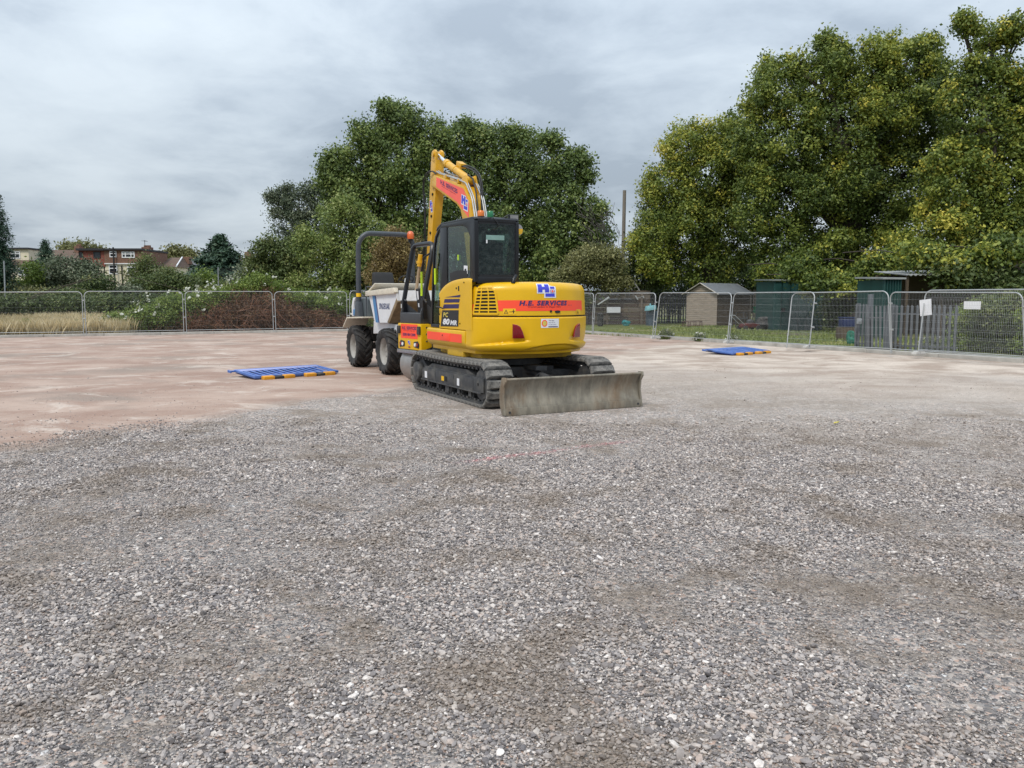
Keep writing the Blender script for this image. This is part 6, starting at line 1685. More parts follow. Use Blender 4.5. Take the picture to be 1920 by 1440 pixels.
# ---- dry grass, short grass, weeds at the kerb
def blades(name, label, cat, P, h, material, tint, rng, w=0.012, lean=0.35):
    n = len(P); a = rng.uniform(0, 6.283, n); H_ = h * rng.uniform(0.55, 1.25, n)
    d = np.stack([np.cos(a), np.sin(a), 0 * a], 1); s_ = np.stack([-np.sin(a), np.cos(a), 0 * a], 1)
    ww = w * rng.uniform(0.6, 1.5, n)[:, None]; ln = np.abs(rng.normal(0, lean, n))[:, None] * H_[:, None]
    V = np.empty((n, 4, 3))
    V[:, 0] = P - s_ * ww; V[:, 1] = P + s_ * ww
    V[:, 2] = P + d * ln * 0.35 + V3(0, 0, 1) * H_[:, None] * 0.6 + s_ * ww * 0.8
    V[:, 3] = P + d * ln + V3(0, 0, 1) * H_[:, None]
    o = np.arange(n)[:, None] * 4
    F = np.concatenate([o + np.array([[0, 1, 2]]), o + np.array([[0, 2, 3]])], 1).reshape(-1, 3)
    ob = soup(name, V.reshape(-1, 3), F, material, np.repeat(tint, 4))
    return props(ob, label, cat, None, "stuff")
def left_fence_y(x): return 46.9 + (x + 0.45) * 0.5345
n = 110000
x = rng.uniform(-34, -6, n); y = left_fence_y(x) + 0.6 + rng.random(n) ** 1.4 * 22
ok = (x < -18.6) | (y > left_fence_y(x) + 4.5)
x, y = x[ok], y[ok]; n = len(x)
P = np.stack([x, y, np.full(n, -0.03)], 1)
patchy = value_noise(x + 60, y, 0.35, 31) * 0.6 + value_noise(x + 60, y, 1.3, 32) * 0.4
hgt = 0.55 + 0.30 * patchy
tnt = np.clip(0.25 + 0.75 * patchy + rng.normal(0, 0.16, n) - 0.25 * (y > left_fence_y(x) + 12) * (x > -22), 0, 1)
blades("dry_grass", "tall straw coloured dry grass behind the left fence", "grass", P, hgt, LM_straw, tnt, rng, 0.0075, 0.22)
n = 42000
t = rng.random(n); off = rng.random(n) ** 1.3 * 22 + 0.35
bx = 3.0 + (11.9 - 3.0) * t; by = 39.2 + (24.4 - 39.2) * t
P = np.stack([bx + off * 0.55, by + off * 0.85, np.full(n, -0.02)], 1)
blades("lawn_grass", "short green grass behind the right fence", "grass", P, 0.09 + 0.16 * np.clip(value_noise(P[:, 0], P[:, 1], 0.5, 33) - 0.35, 0, 1), LM_turf, np.clip(0.25 + 0.7 * value_noise(P[:, 0], P[:, 1], 0.4, 34) + rng.normal(0, 0.14, n), 0, 1), rng, 0.016, 0.5)
def weed(label, px, py, r_, seed, m=LM_bush, flowers=True, dY=0.35):
    rng = np.random.default_rng(seed); g = gp(px, py, 0.0)
    T = thing("weed_clump", label, "weeds", (g[0], g[1] + dY, 0.0), 0, "weeds at the foot of the fence")
    foliage("leaves", [(V3(0, 0, r_ * 0.6), V3(r_, r_ * 0.7, r_ * 0.8))], 26, 6, 0.06, 0.065, m, rng, T, (0.5, 0.2, 0.15), ground=0.0)
    if flowers:
        C = V3(0, 0, r_ * 0.8) + rng.normal(0, 0.6, (16, 3)) * V3(r_, r_ * 0.6, r_ * 0.5); C[:, 2] = np.abs(C[:, 2]) + 0.04
        Cl = np.repeat(C, 4, 0) + rng.normal(0, 0.02, (64, 3)); V, F = leaves(Cl, np.tile(V3(0, -0.5, 1), (64, 1)), 0.07, rng, 0.9)
        soup("white_flowers", V, F, LM_white, np.repeat(rng.random(64), 4), T)["kind"] = "stuff"
weed("white flowered weeds left of the blue barrier at the fence foot", 1252, 637, 0.32, 101)
weed("white flowered weed right of the fence foot, before the shed corner", 1318, 641, 0.26, 102)
weed("white flowered weed just right of the fence joint by the far blue barrier", 1382, 645, 0.24, 103)
weed("green weeds at the fence foot below the dry grass", 40, 628, 0.5, 104, LM_bright, False)
weed("green weeds right of the dry grass, beside the bramble bank", 120, 626, 0.45, 105, LM_olive, False, 1.2)
weed("rust coloured weeds at the palisade gate foot", 1690, 662, 0.25, 106, LM_brown, False, 0.5)
weed("pale flowered weeds under the bushes behind the tall notice", 1760, 664, 0.35, 107)

# ---- bare dead tree by the pole
rng = np.random.default_rng(120)
g = at(1204, 560, 58.5); DT = thing("bare_tree", "leafless dead tree with thin branches right of the wooden pole", "tree", (g[0], g[1], -0.02))
mb = MB()
def grow(p, d, L_, r_, lvl):
    q = p + d * L_; m = (p + q) / 2 + rng.normal(0, 0.06, 3) * L_
    mb.tube([p, m, q], [r_, r_ * 0.8, r_ * 0.6], 5 if lvl < 2 else 3, cap=False)
    if lvl >= 6: return
    for _ in range(3 if lvl in (0, 1, 2) else 2):
        nd = unit((d + rng.normal(0, 0.44, 3) + V3(-0.10, 0, 0.08))[None])[0]
        grow(q - d * L_ * rng.uniform(0, 0.35), nd, L_ * rng.uniform(0.66, 0.88), max(0.02, r_ * 0.56), lvl + 1)
grow(V3(0, 0, 0), unit(V3(-0.10, 0, 1)[None])[0], 2.9, 0.12, 0)
mb.obj("trunk", mat("grey dead wood", (0.095, 0.085, 0.078), 0.9, var=0.3), DT, smooth=50)

# ================================================================== HOUSES FAR LEFT
M_fascia = mat("dark roof edge", (0.020, 0.020, 0.024), 0.6)
M_creamw = mat("cream render", (0.66, 0.60, 0.46), 0.9, var=0.10, vscale=0.6, dirt=((0.33, 0.29, 0.22), 0.22, 0.7))
M_tileb = mat("brown clay tiles", (0.115, 0.075, 0.055), 0.85, var=0.3, vscale=5, bump=0.4, bscale=14)
M_tileg = mat("grey slates", (0.105, 0.105, 0.115), 0.7, var=0.2, vscale=5, bump=0.3, bscale=14)
M_brickr = mat("red hung tiles", (0.20, 0.062, 0.045), 0.85, var=0.2, vscale=6, bump=0.3, bscale=20)
M_brickb = mat("brown brick", (0.180, 0.100, 0.070), 0.9, var=0.28, vscale=9, bump=0.3, bscale=30)
M_upvc = mat("white window frame", (0.74, 0.75, 0.77), 0.4, var=0.03)
M_pane = mat("dark window glass", (0.016, 0.020, 0.026), 0.08, var=0.2, vscale=0.5, spec=0.6)
M_pipe = mat("black downpipe", (0.015, 0.014, 0.015), 0.5)
class Plot:
    """a building measured off the photograph at distance Y; its root stands on the ground"""
    def __init__(s, name, label, cat, px, Y, group=None):
        g = at(px, 560, Y); s.o = V3(g[0], Y, -0.03); s.Y = Y
        s.T = thing(name, label, cat, tuple(s.o), 0, group)
    def p(s, px, py, dy=0.0):
        """photograph point at this distance (pushed back by dy metres)"""
        q = at(px, py, s.Y) - s.o; return V3(q[0], dy, q[2])
    def slab(s, name, m, x0, y0, x1, y1, front, back, parent=None, bevel=0.0):
        a, b_ = s.p(x0, y1), s.p(x1, y0); mb = MB(); mb.box(a[0], b_[0], front, back, a[2], b_[2]); return mb.obj(name, m, parent or s.T, bevel=bevel, smooth=30)
    def window(s, x0, y0, x1, y1, front, cols=(0.5,), rows=(), frame=M_upvc, t=0.11):
        a, b_ = s.p(x0, y1), s.p(x1, y0); mb = MB(); f0, f1 = front - 0.07, front + 0.05
        mb.box(a[0], b_[0], f0, f1, a[2], a[2] + t); mb.box(a[0], b_[0], f0, f1, b_[2] - t, b_[2])
        mb.box(a[0], a[0] + t, f0 + 0.002, f1, a[2] + t, b_[2] - t); mb.box(b_[0] - t, b_[0], f0 + 0.002, f1, a[2] + t, b_[2] - t)
        for c in cols: x = a[0] + (b_[0] - a[0]) * c; mb.box(x - t / 2, x + t / 2, f0 + 0.004, f1, a[2] + t, b_[2] - t)
        for r_ in rows: z = a[2] + (b_[2] - a[2]) * r_; mb.box(a[0] + t, b_[0] - t, f0 + 0.006, f1, z - t / 2, z + t / 2)
        W = mb.obj("window", frame, s.T, smooth=30)
        mb = MB(); mb.box(a[0] + 0.02, b_[0] - 0.02, front - 0.025, front - 0.015, a[2] + 0.02, b_[2] - 0.02); mb.obj("pane", M_pane, W, smooth=0)
    def pipe(s, px, y0, y1, front, r_=0.09):
        a, b_ = s.p(px, y1), s.p(px, y0); mb = MB(); mb.cyl((a[0], front - 0.12, a[2]), (a[0], front - 0.12, b_[2]), r_, n=8); mb.obj("downpipe", M_pipe, s.T)
    def gable_roof(s, m, x0, x1, y_eave, y_ridge, front, depth, over=0.25):
        a, b_ = s.p(x0, y_eave), s.p(x1, y_ridge); mb = MB()
        mb.prism([(front - over, a[2]), (front + depth / 2, b_[2]), (front + depth + over, a[2]), (front + depth + over, a[2] - 0.15), (front + depth / 2, b_[2] - 0.2), (front - over, a[2] - 0.15)], 0, a[0], b_[0])
        return mb.obj("roof", m, s.T, smooth=30)
HG = "terraced houses behind the bushes on the left"
h = Plot("terraced_house", "cream rendered house with box dormer beside the tall conifer at the left edge", "house", 10, 100, HG)
h.slab("wall", M_creamw, -40, 496, 54, 562, 0.0, 8.0)
h.slab("dormer", M_creamw, -40, 466.5, 49.5, 487.5, 0.4, 7.0)
h.slab("dormer_roof", M_fascia, -41, 464, 51, 467, 0.1, 7.2)
b1 = h.p(-40, 497); b2 = h.p(54, 487.4); mb = MB(); mb.prism([(-0.35, b1[2] - 0.05), (-0.35, b1[2] + 0.08), (0.40, b2[2]), (7.6, b2[2]), (8.3, b1[2])], 0, b1[0], b2[0]); mb.obj("tile_apron", M_tileb, h.T, smooth=30)
h.window(17, 471, 34, 484.5, 0.4, (0.5,), (0.68,)); h.window(35, 502, 53, 516, 0.0, (0.5,), (0.7,)); h.pipe(27, 489, 562, -0.35)
h = Plot("terraced_house", "brown roofed house with brick chimney behind the small pointed conifer", "house", 100, 101, HG)
h.slab("wall", M_creamw, 54.5, 498, 149, 562, 0.0, 8.0)
h.gable_roof(M_tileb, 54.5, 149, 498, 464.5, 0.0, 9.0)
h.slab("chimney", M_brickb, 110, 458, 119.5, 476, 3.6, 4.6)
for k in range(3): 
    q = h.p(111.8 + k * 3, 457.5); mb = MB(); mb.lathe([(0.11, q[2] - 0.02), (0.13, q[2] + 0.02), (0.10, q[2] + 0.25)], 10, (q[0], 4.1, 0)); mb.obj("chimney_pot", M_brickb, h.T)
h = Plot("terraced_house", "house with dark red tile hung dormer next to the brick dormer", "house", 172, 100, HG)
h.slab("wall", M_creamw, 149.5, 500, 196.5, 562, 0.0, 8.0)
h.slab("dormer", M_brickr, 149.5, 469.5, 196.5, 500, -0.1, 7.0); h.slab("dormer_roof", M_fascia, 146, 466, 198, 470, -0.5, 7.2)
h.window(149, 472.5, 155.5, 483, -0.1, (), (), M_fascia); h.window(176.5, 472, 189, 484, -0.1, (), (), M_fascia)
h = Plot("terraced_house", "house with brown brick dormer over a cream wall, television aerial on its chimney", "house", 230, 100, HG)
h.slab("wall", M_creamw, 197.5, 494.5, 268, 562, 0.0, 8.0)
h.slab("dormer", M_brickb, 197.5, 469, 268, 494.5, -0.15, 7.0); h.slab("dormer_roof", M_fascia, 196, 466, 269, 469.5, -0.45, 7.2)
h.slab("string_course", M_upvc, 197.5, 493.6, 268, 495.4, -0.25, 0.0)
h.window(207, 471, 219.5, 482.5, -0.15, (0.55,), (0.6,)); h.window(230, 472, 253.5, 483.5, -0.15, (0.28, 0.72), (0.62,))
h.window(205, 496.5, 220, 514, 0.0, (), (0.62,)); h.window(239, 500, 255, 515, 0.0, (), (0.6,))
h.pipe(221, 464, 562, -0.4, 0.10); h.pipe(232, 498, 562, 0.0, 0.07)
h.slab("chimney", M_brickb, 244.5, 460, 259, 470, 3.0, 4.2)
for k in range(4):
    q = h.p(246.5 + k * 3.4, 459.6); mb = MB(); mb.lathe([(0.11, q[2] - 0.02), (0.13, q[2] + 0.02), (0.10, q[2] + 0.22)], 10, (q[0], 3.6, 0)); mb.obj("chimney_pot", M_brickb, h.T)
q, q2 = h.p(247.5, 460), h.p(247.5, 446.5); mb = MB(); mb.cyl((q[0], 3.5, q[2]), (q[0], 3.5, q2[2]), 0.035, n=6)
for k in range(4): mb.cyl((q[0] - 0.3 + 0.05 * k, 3.5 + 0.25 * k - 0.3, q2[2] - 0.1), (q[0] + 0.3 - 0.05 * k, 3.5 + 0.25 * k - 0.3, q2[2] - 0.1), 0.02, n=4)
mb.cyl((q[0], 3.1, q2[2] - 0.1), (q[0], 4.4, q2[2] - 0.1), 0.02, n=4); mb.obj("aerial", M_frame, h.T)
h = Plot("terraced_house", "brown hip roof with white edge between the brick house and grey roof", "house", 305, 104, HG)
h.slab("wall", M_creamw, 285, 500, 330, 562, 0.0, 8.0)
a, b_ = h.p(283, 501), h.p(332, 501); r1, r2 = h.p(296, 480), h.p(318, 482)
mb = MB(); mb.add([(a[0], -0.3, a[2]), (b_[0], -0.3, a[2]), (b_[0], 8.3, a[2]), (a[0], 8.3, a[2]), (r1[0], 4, r1[2]), (r2[0], 4, r1[2])], [(0, 1, 5, 4), (1, 2, 5), (2, 3, 4, 5), (3, 0, 4), (3, 2, 1, 0)]); mb.obj("roof", M_tileb, h.T, smooth=0)
mb = MB(); mb.tube([(r2[0], 3.95, r1[2] + 0.05), (b_[0], -0.32, a[2] + 0.05)], 0.09, 6); mb.obj("ridge_tiles", M_upvc, h.T)
h.slab("chimney", M_brickb, 317, 478, 328, 492, 4.5, 5.6)
h = Plot("terraced_house", "house with grey slate roof left of the wide conifer", "house", 350, 108, HG)
h.slab("wall", M_creamw, 326, 504, 384, 562, 0.0, 8.0); h.gable_roof(M_tileg, 325, 386, 505, 486, 0.0, 9.0)
h = Plot("terraced_house", "house with brown roof and twin chimneys just right of the wide conifer", "house", 458, 108, HG)
h.slab("wall", M_creamw, 432, 492, 500, 562, 0.0, 8.0); h.gable_roof(M_tileb, 430, 502, 494, 480, 0.0, 9.0)
h.slab("chimney", M_brickb, 440, 469, 448, 484, 4.0, 5.0); h.slab("chimney", M_brickb, 449.5, 472, 455, 484, 4.0, 5.0)
# netting posts
def post(name, label, cat, px, y0, y1, Y, r_, m, group=None, lean=0.0, taper=0.85):
    a, b_ = at(px, y1, Y), at(px + lean, y0, Y); mb = MB(); z0 = min(-0.03, a[2]); 
    mb.tube([(0, 0, -0.1), ((b_ - a)[0] * 0.5, 0, b_[2] * 0.5), ((b_ - a)[0], 0, b_[2])], [r_, r_ * (1 + taper) / 2, r_ * taper], 10)
    return props(mb.obj(name, m, None, loc=(a[0], Y, 0.0)), label, cat, group)
M_gpost = mat("grey steel post", (0.30, 0.32, 0.34), 0.5, metal=0.3)
NG = "steel posts of the netting behind the bushes"
post("steel_post", "thin grey post in front of the tall conifer at the left edge", "post", 7.5, 489, 548, 58, 0.055, M_gpost, NG)
post("steel_post", "left of two grey netting posts below the wide conifer", "post", 409, 501, 548, 66, 0.055, M_gpost, NG)
post("steel_post", "right of two grey netting posts below the wide conifer", "post", 447.5, 503, 548, 66, 0.055, M_gpost, NG)
mb = MB(); A, B_ = at(409, 503, 66), at(447.5, 505, 66)
for k in range(40):
    t = k / 39; x = A[0] + (B_[0] - A[0]) * t; mb.tube([(x, 66, 0), (x, 66, A[2])], 0.004, 3, cap=False)
for k in range(30): z = A[2] * k / 29; mb.tube([(A[0], 66, z), (B_[0], 66, z)], 0.004, 3, cap=False)
o = link_mesh("netting", mb.mesh("netting", M_frame, smooth=0, fix=False)); props(o, "dark netting stretched between the two grey posts below the wide conifer", "netting", None, "stuff")

# ================================================================== RIGHT-HAND GARDEN
M_wood = mat("weathered shed boards", (0.315, 0.262, 0.210), 0.85, var=0.22, vscale=3, bump=0.3, bscale=30, stretch=(1, 1, 6), dirt=((0.13, 0.10, 0.08), 0.25, 2))
M_woodd = mat("creosoted boards", (0.085, 0.062, 0.040), 0.85, var=0.22, vscale=3, stretch=(1, 1, 6))
M_felt = mat("grey roofing felt", (0.150, 0.165, 0.180), 0.8, var=0.15, vscale=3)
post("wooden_pole", "tall weathered wooden pole without wires between the plane trees and the oaks", "pole", 1166.5, 357, 552, 56.5, 0.145, mat("grey pole wood", (0.175, 0.155, 0.135), 0.9, var=0.2, vscale=3, stretch=(1, 1, 0.2)), None, 4.5)
# shed
S0 = V3(12.50, 49.0, 0)
SH = thing("timber_shed", "small weathered timber shed with grey felt roof behind the mesh fence", "shed", tuple(S0), R(-50), None)
# local: x along the side wall direction rotated, gable on the -y... gable spans local x from -2.3 to 0, side runs along +y
SH.rotation_euler = (0, 0, 0)
gd, sd_ = V3(-0.64, 0.77, 0), V3(0.77, 0.64, 0)
W_, L_, He, Hr = 2.3, 3.4, 2.05, 2.62
def sp_(u, v, z): return tuple(gd * u + sd_ * v + V3(0, 0, z))
def slabq(mb, q, n, t):
    q = [np.array(p) for p in q]; n = np.array(n); return mb.loft([q, [p + n * t for p in q]])
mb = MB(); nb = 17
for i in range(nb):
    z0, z1 = He * i / nb, He * (i + 1) / nb
    slabq(mb, [sp_(0, 0, z0), sp_(W_, 0, z0), sp_(W_, 0.0, z1 - 0.012), sp_(0, 0.0, z1 - 0.012)], -sd_, 0.012 + 0.012 * (i % 2))
for i in range(5):
    z0 = He + 0.115 * i; z1 = min(z0 + 0.105, Hr); k0 = (Hr - z0) / (Hr - He); k1 = max(0.02, (Hr - z1) / (Hr - He))
    slabq(mb, [sp_(W_ / 2 * (1 - k0), 0, z0), sp_(W_ / 2 * (1 + k0), 0, z0), sp_(W_ / 2 * (1 + k1), 0, z1), sp_(W_ / 2 * (1 - k1), 0, z1)], -sd_, 0.012 + 0.012 * (i % 2))
props(mb.obj("gable_boards", M_wood, SH, smooth=0), kind="stuff")
mb = MB()
for i in range(nb):
    z0, z1 = He * i / nb, He * (i + 1) / nb
    slabq(mb, [sp_(0, 0, z0), sp_(0, L_, z0), sp_(0, L_, z1 - 0.012), sp_(0, 0, z1 - 0.012)], -gd, 0.012 + 0.012 * (i % 2))
props(mb.obj("side_boards", M_woodd, SH, smooth=0), kind="stuff")
mb = MB(); slabq(mb, [sp_(0.03, 0.03, 0), sp_(W_ - 0.03, 0.03, 0), sp_(W_ - 0.03, 0.03, He), sp_(W_ / 2, 0.03, Hr), sp_(0.03, 0.03, He)], sd_, L_ - 0.06); mb.obj("shed_frame", M_woodd, SH, smooth=0)
mb = MB()
for u0, u1 in ((-0.22, W_ / 2), (W_ + 0.22, W_ / 2)):
    z0 = Hr - (Hr - He) * abs(W_ / 2 - u0) / (W_ / 2)
    slabq(mb, [sp_(u0, -0.18, z0 + 0.02), sp_(u0, L_ + 0.2, z0 + 0.02), sp_(u1, L_ + 0.2, Hr + 0.03), sp_(u1, -0.18, Hr + 0.03)], (0, 0, 1), 0.035)
mb.obj("roof", M_felt, SH, smooth=0)
mb = MB()
for v in (-0.20, L_ + 0.2):
    for u0 in (-0.23, W_ + 0.23):
        z0 = Hr - (Hr - He) * abs(W_ / 2 - u0) / (W_ / 2)
        beam(mb, sp_(u0, v, z0 + 0.03), sp_(W_ / 2, v, Hr + 0.05), 0.03, 0.07)
mb.obj("barge_board", mat("pale barge boards", (0.40, 0.37, 0.33), 0.7), SH)
# plank wall of old sleepers
PWL = thing("plank_wall", "dark wall of old timber sleepers right of the excavator", "wall", (4.3, 54.0, -0.02))
pm_ = [mat("old sleeper " + n_, c, 0.9, var=0.3, vscale=2.5, bump=0.4, bscale=14, stretch=(1, 1, 4)) for n_, c in (("brown", (0.080, 0.056, 0.040)), ("dark", (0.042, 0.032, 0.026)), ("grey", (0.135, 0.110, 0.085)), ("red brown", (0.095, 0.050, 0.036)), ("tan", (0.170, 0.130, 0.090)))]
rng = np.random.default_rng(140); x_end = 5.0
for r_ in range(8):
    x = -0.3
    while x < x_end - 0.2:
        l = min(rng.uniform(1.2, 2.6), x_end - x)
        mb = MB(); dy = rng.uniform(-0.03, 0.03); z = 0.285 * r_
        mb.box(x + 0.01, x + l - 0.01, dy, 0.14 + dy, z + 0.008, z + 0.277); mb.obj("plank", pm_[rng.choice(5, p=[0.34, 0.26, 0.16, 0.14, 0.10])], PWL, bevel=0.012, seg=1); x += l
for x in (0.2, 2.1, 4.4):
    mb = MB(); mb.box(x - 0.07, x + 0.07, -0.13, -0.035, 0, 2.15); mb.obj("post", pm_[2], PWL, bevel=0.01)
def small(name, label, cat, mb, m, loc, rz=0.0, bevel=0.01, group=None, smooth=35):
    o = mb.obj(name, m, None, bevel=bevel, smooth=smooth, loc=loc); o.rotation_euler = (0, 0, rz); return props(o, label, cat, group)
g = at(1150.5, 581, 53.8); mb = MB(); mb.box(-0.46, 0.46, -0.015, 0.015, -0.19, 0.19)
small("white_board", "blank white board fixed to the dark plank wall", "board", mb, M_paper, tuple(g), bevel=0.004)
g = at(1131.5, 564, 53.6); mb = MB(); mb.cyl((-0.38, 0, -0.26), (0.38, 0, 0.24), 0.05, n=10); mb.cyl((0.05, 0, 0.03), (0.38, 0, 0.24), 0.075, n=10)
small("lamp_tube", "white tube leaning diagonally on the dark plank wall", "tube", mb, M_paper, tuple(g))
def px_base(px, Y): q = at(px, 560, Y); return (q[0], Y, -0.02)
mb = MB(); mb.lathe([(0.15, 0), (0.19, 0.1), (0.20, 0.72), (0.22, 0.76), (0.22, 0.80), (0.05, 0.84)], 16); small("bin", "black bin standing on the grass before the plank wall", "bin", mb, M_rub, px_base(1126, 50.5))
M_teal = mat("teal sheet", (0.010, 0.16, 0.17), 0.6, var=0.3, vscale=4)
rng = np.random.default_rng(150)
def lump(rx, ry, rz_, seed, sub=3, amp=0.3):
    r2 = np.random.default_rng(seed); bm = bmesh.new(); bmesh.ops.create_icosphere(bm, subdivisions=sub, radius=1)
    ph = r2.uniform(0, 6.28, (6, 3)); fr = r2.uniform(1.5, 4.5, (6, 3))
    for v in bm.verts:
        p = np.array(v.co); k = 1 + amp * np.mean([math.sin(p @ fr[i] + ph[i, 0]) * math.sin(p[2] * fr[i, 1] + ph[i, 1]) for i in range(6)]) * 2
        v.co = (p[0] * rx * k, p[1] * ry * k, max(-0.02, p[2] * rz_ * k + rz_ * 0.75))
    me = bpy.data.meshes.new("lump"); bm.to_mesh(me); bm.free(); return me
def lump_thing(name, label, cat, px, Y, dims, m, seed, z=0.0, amp=0.35):
    me = lump(*dims, seed, 3, amp); me.materials.append(m); me.polygons.foreach_set("use_smooth", [True] * len(me.polygons)); me.set_sharp_from_angle(angle=R(30))
    b = px_base(px, Y); o = link_mesh(name, me, None, (b[0], b[1], z)); return props(o, label, cat)
lump_thing("crumpled_sheet", "crumpled teal plastic sheet on the grass before the plank wall", "plastic sheet", 1175, 51.5, (0.28, 0.22, 0.20), M_teal, 151)
lump_thing("white_litter", "flat white piece of litter lying on the lawn", "litter", 1186, 45.5, (0.15, 0.12, 0.03), M_paper, 152)
mb = MB(); mb.prism([(-0.28, 0.0), (0.28, 0.0), (0.33, 0.95), (-0.30, 0.95)], 1, -0.25, 0.25)
small("wheelie_bin", "slate blue bin behind the fence joint left of the shed", "bin", mb, mat("slate blue plastic", (0.075, 0.105, 0.14), 0.6), px_base(1222, 52), R(15), 0.03)
mb = MB(); mb.prism([(-0.32, 0.0), (0.30, 0.08), (0.28, 0.36), (-0.26, 0.30)], 1, -0.25, 0.25); mb.box(-0.05, 0.0, -0.1, 0.1, 0.30, 0.46)
b = px_base(1220, 51.6); small("pale_blue_crate", "pale blue plastic crate on top of the slate blue bin", "crate", mb, mat("pale blue plastic", (0.22, 0.48, 0.54), 0.5), (b[0], b[1], 0.94), R(10), 0.02)
# ladder
a, b_ = at(1172, 522, 56.0), at(1196, 562, 53.6); mb = MB()
d = unit((b_ - a)[None])[0]; sdv = V3(0.42, 0.1, 0.12)
LD = thing("ladder", "aluminium ladder leaning over the plank wall at the foot of the pole", "ladder", tuple(a))
for k in (0, 1): mb = MB(); beam(mb, tuple(sdv * k), tuple(sdv * k + (b_ - a)), 0.045, 0.09); mb.obj("stile", M_galv, LD)
for i in range(7):
    c = (b_ - a) * (i + 0.5) / 7; mb = MB(); mb.cyl(tuple(c), tuple(c + sdv), 0.022, n=6); mb.obj("rung", M_galv, LD)
# palisade fences
def palisade(label, A, B_, h, m, gap, w, cat="fence", tops=True, skip=()):
    A, B_ = V3(*A), V3(*B_); T = thing("palisade_fence", label, cat, (A[0], A[1], -0.02)); L_ = np.linalg.norm(B_ - A); d = (B_ - A) / L_; n = int(L_ / gap)
    rz = math.atan2(d[1], d[0]); mb = MB()
    mb.loft([[(x, y, z) for x, y, z in ((-w / 2, 0.012, 0), (-w / 6, -0.012, 0), (w / 6, -0.012, 0), (w / 2, 0.012, 0), (w / 2, 0.018, 0), (w / 6, -0.006, 0), (-w / 6, -0.006, 0), (-w / 2, 0.018, 0))],
             [(x, y, z) for x, y, z in ((-w / 2, 0.012, h - w * 0.5), (-w / 6, -0.012, h), (w / 6, -0.012, h), (w / 2, 0.012, h - w * 0.5), (w / 2, 0.018, h - w * 0.5), (w / 6, -0.006, h), (-w / 6, -0.006, h), (-w / 2, 0.018, h - w * 0.5))]])
    me = mb.mesh("pale", m, smooth=25)
    for i in range(n + 1):
        p = d * gap * i; o = link_mesh("pale", me, T, tuple(p)); o.rotation_euler = (random.uniform(-0.01, 0.01), random.uniform(-0.012, 0.012), rz)
    for z in (0.22, h - 0.30):
        mb = MB(); M_ = Matrix.Rotation(rz, 4, "Z"); mb.box(0, L_, 0.02, 0.055, z, z + 0.05, M_); mb.obj("rail", m, T)
    for t in np.arange(0.0, L_ + 0.1, 2.7):
        mb = MB(); M_ = Matrix.Rotation(rz, 4, "Z") @ Matrix.Translation((t, 0.10, 0)); mb.box(-0.05, 0.05, -0.04, 0.04, 0, h + 0.02, M_); mb.obj("post", m, T)
    return T
M_pal = mat("galvanised palisade", (0.120, 0.130, 0.142), 0.55, metal=0.35, var=0.2, vscale=3, dirt=((0.16, 0.13, 0.10), 0.2, 4))
M_pald = mat("dark old palisade", (0.055, 0.062, 0.070), 0.6, metal=0.2, var=0.2, vscale=3)
M_palt = mat("pale tan boards", (0.24, 0.215, 0.18), 0.8, var=0.2, vscale=3)
q1, q2 = at(1206, 560, 57), at(1296, 560, 57); palisade("dark palisade fence in the shade left of the timber shed", (q1[0], 57, 0), (q2[0], 57.5, 0), 2.2, M_pald, 0.20, 0.10)
q1, q2 = at(1404, 560, 55), at(1456, 560, 53); palisade("pale tan fence between the timber shed and the green store", (q1[0], 55, 0), (q2[0], 53, 0), 2.35, M_palt, 0.20, 0.11)
q1, q2 = at(1673, 560, 25.4), at(1800, 560, 23.9); palisade("grey palisade fence behind the tall notice", (q1[0], 25.4, 0), (q2[0], 23.9, 0), 1.52, M_pal, 0.158, 0.085)
q1, q2 = at(1607, 560, 26.6), at(1630, 560, 26.2); palisade("short grey palisade length left of the gate post", (q1[0], 26.6, 0), (q2[0], 26.2, 0), 1.55, M_pal, 0.125, 0.075)
GT = thing("palisade_gate", "grey palisade gate standing ajar right of its tall post", "gate", px_base(1664, 25.2), 0)
mb = MB(); mb.prism([(-0.035, 0.0), (0.035, 0.0), (0.01, 1.46), (-0.05, 1.46)], 1, -0.012, 0.012)
me = mb.mesh("pale", M_pal, smooth=25)
for i in range(5):
    o = link_mesh("pale", me, GT, (-0.02 - 0.105 * i, 0.05 * i, 0.03)); o.rotation_euler = (0, R(-1.5), R(-20))
for z in (0.15, 1.12):
    mb = MB(); beam(mb, (0.04, -0.01 + 0.03, z), (-0.50, 0.23, z), 0.05, 0.04); mb.obj("rail", M_pal, GT)
mb = MB(); mb.prism([(-0.05, 0.0), (0.16, 0.0), (0.04, 1.5), (-0.01, 1.5)], 1, -0.02, 0.02); mb.obj("stile", M_pal, GT)
mb = MB(); mb.box(-0.06, 0.06, -0.06, 0.06, 0.0, 1.86); small("gate_post", "tall square grey post of the palisade gate", "post", mb, M_pal, px_base(1632.5, 25.6), 0.2, 0.006)
mb = MB(); mb.box(-0.07, 0.07, -0.03, 0.03, -0.09, 0.09); mb.box(-0.03, 0.03, -0.05, -0.03, -0.04, 0.04); g = at(1611, 602, 26.3); small("lock_box", "grey lock box on the short palisade length", "lock", mb, M_gpost, tuple(g), 0, 0.004)
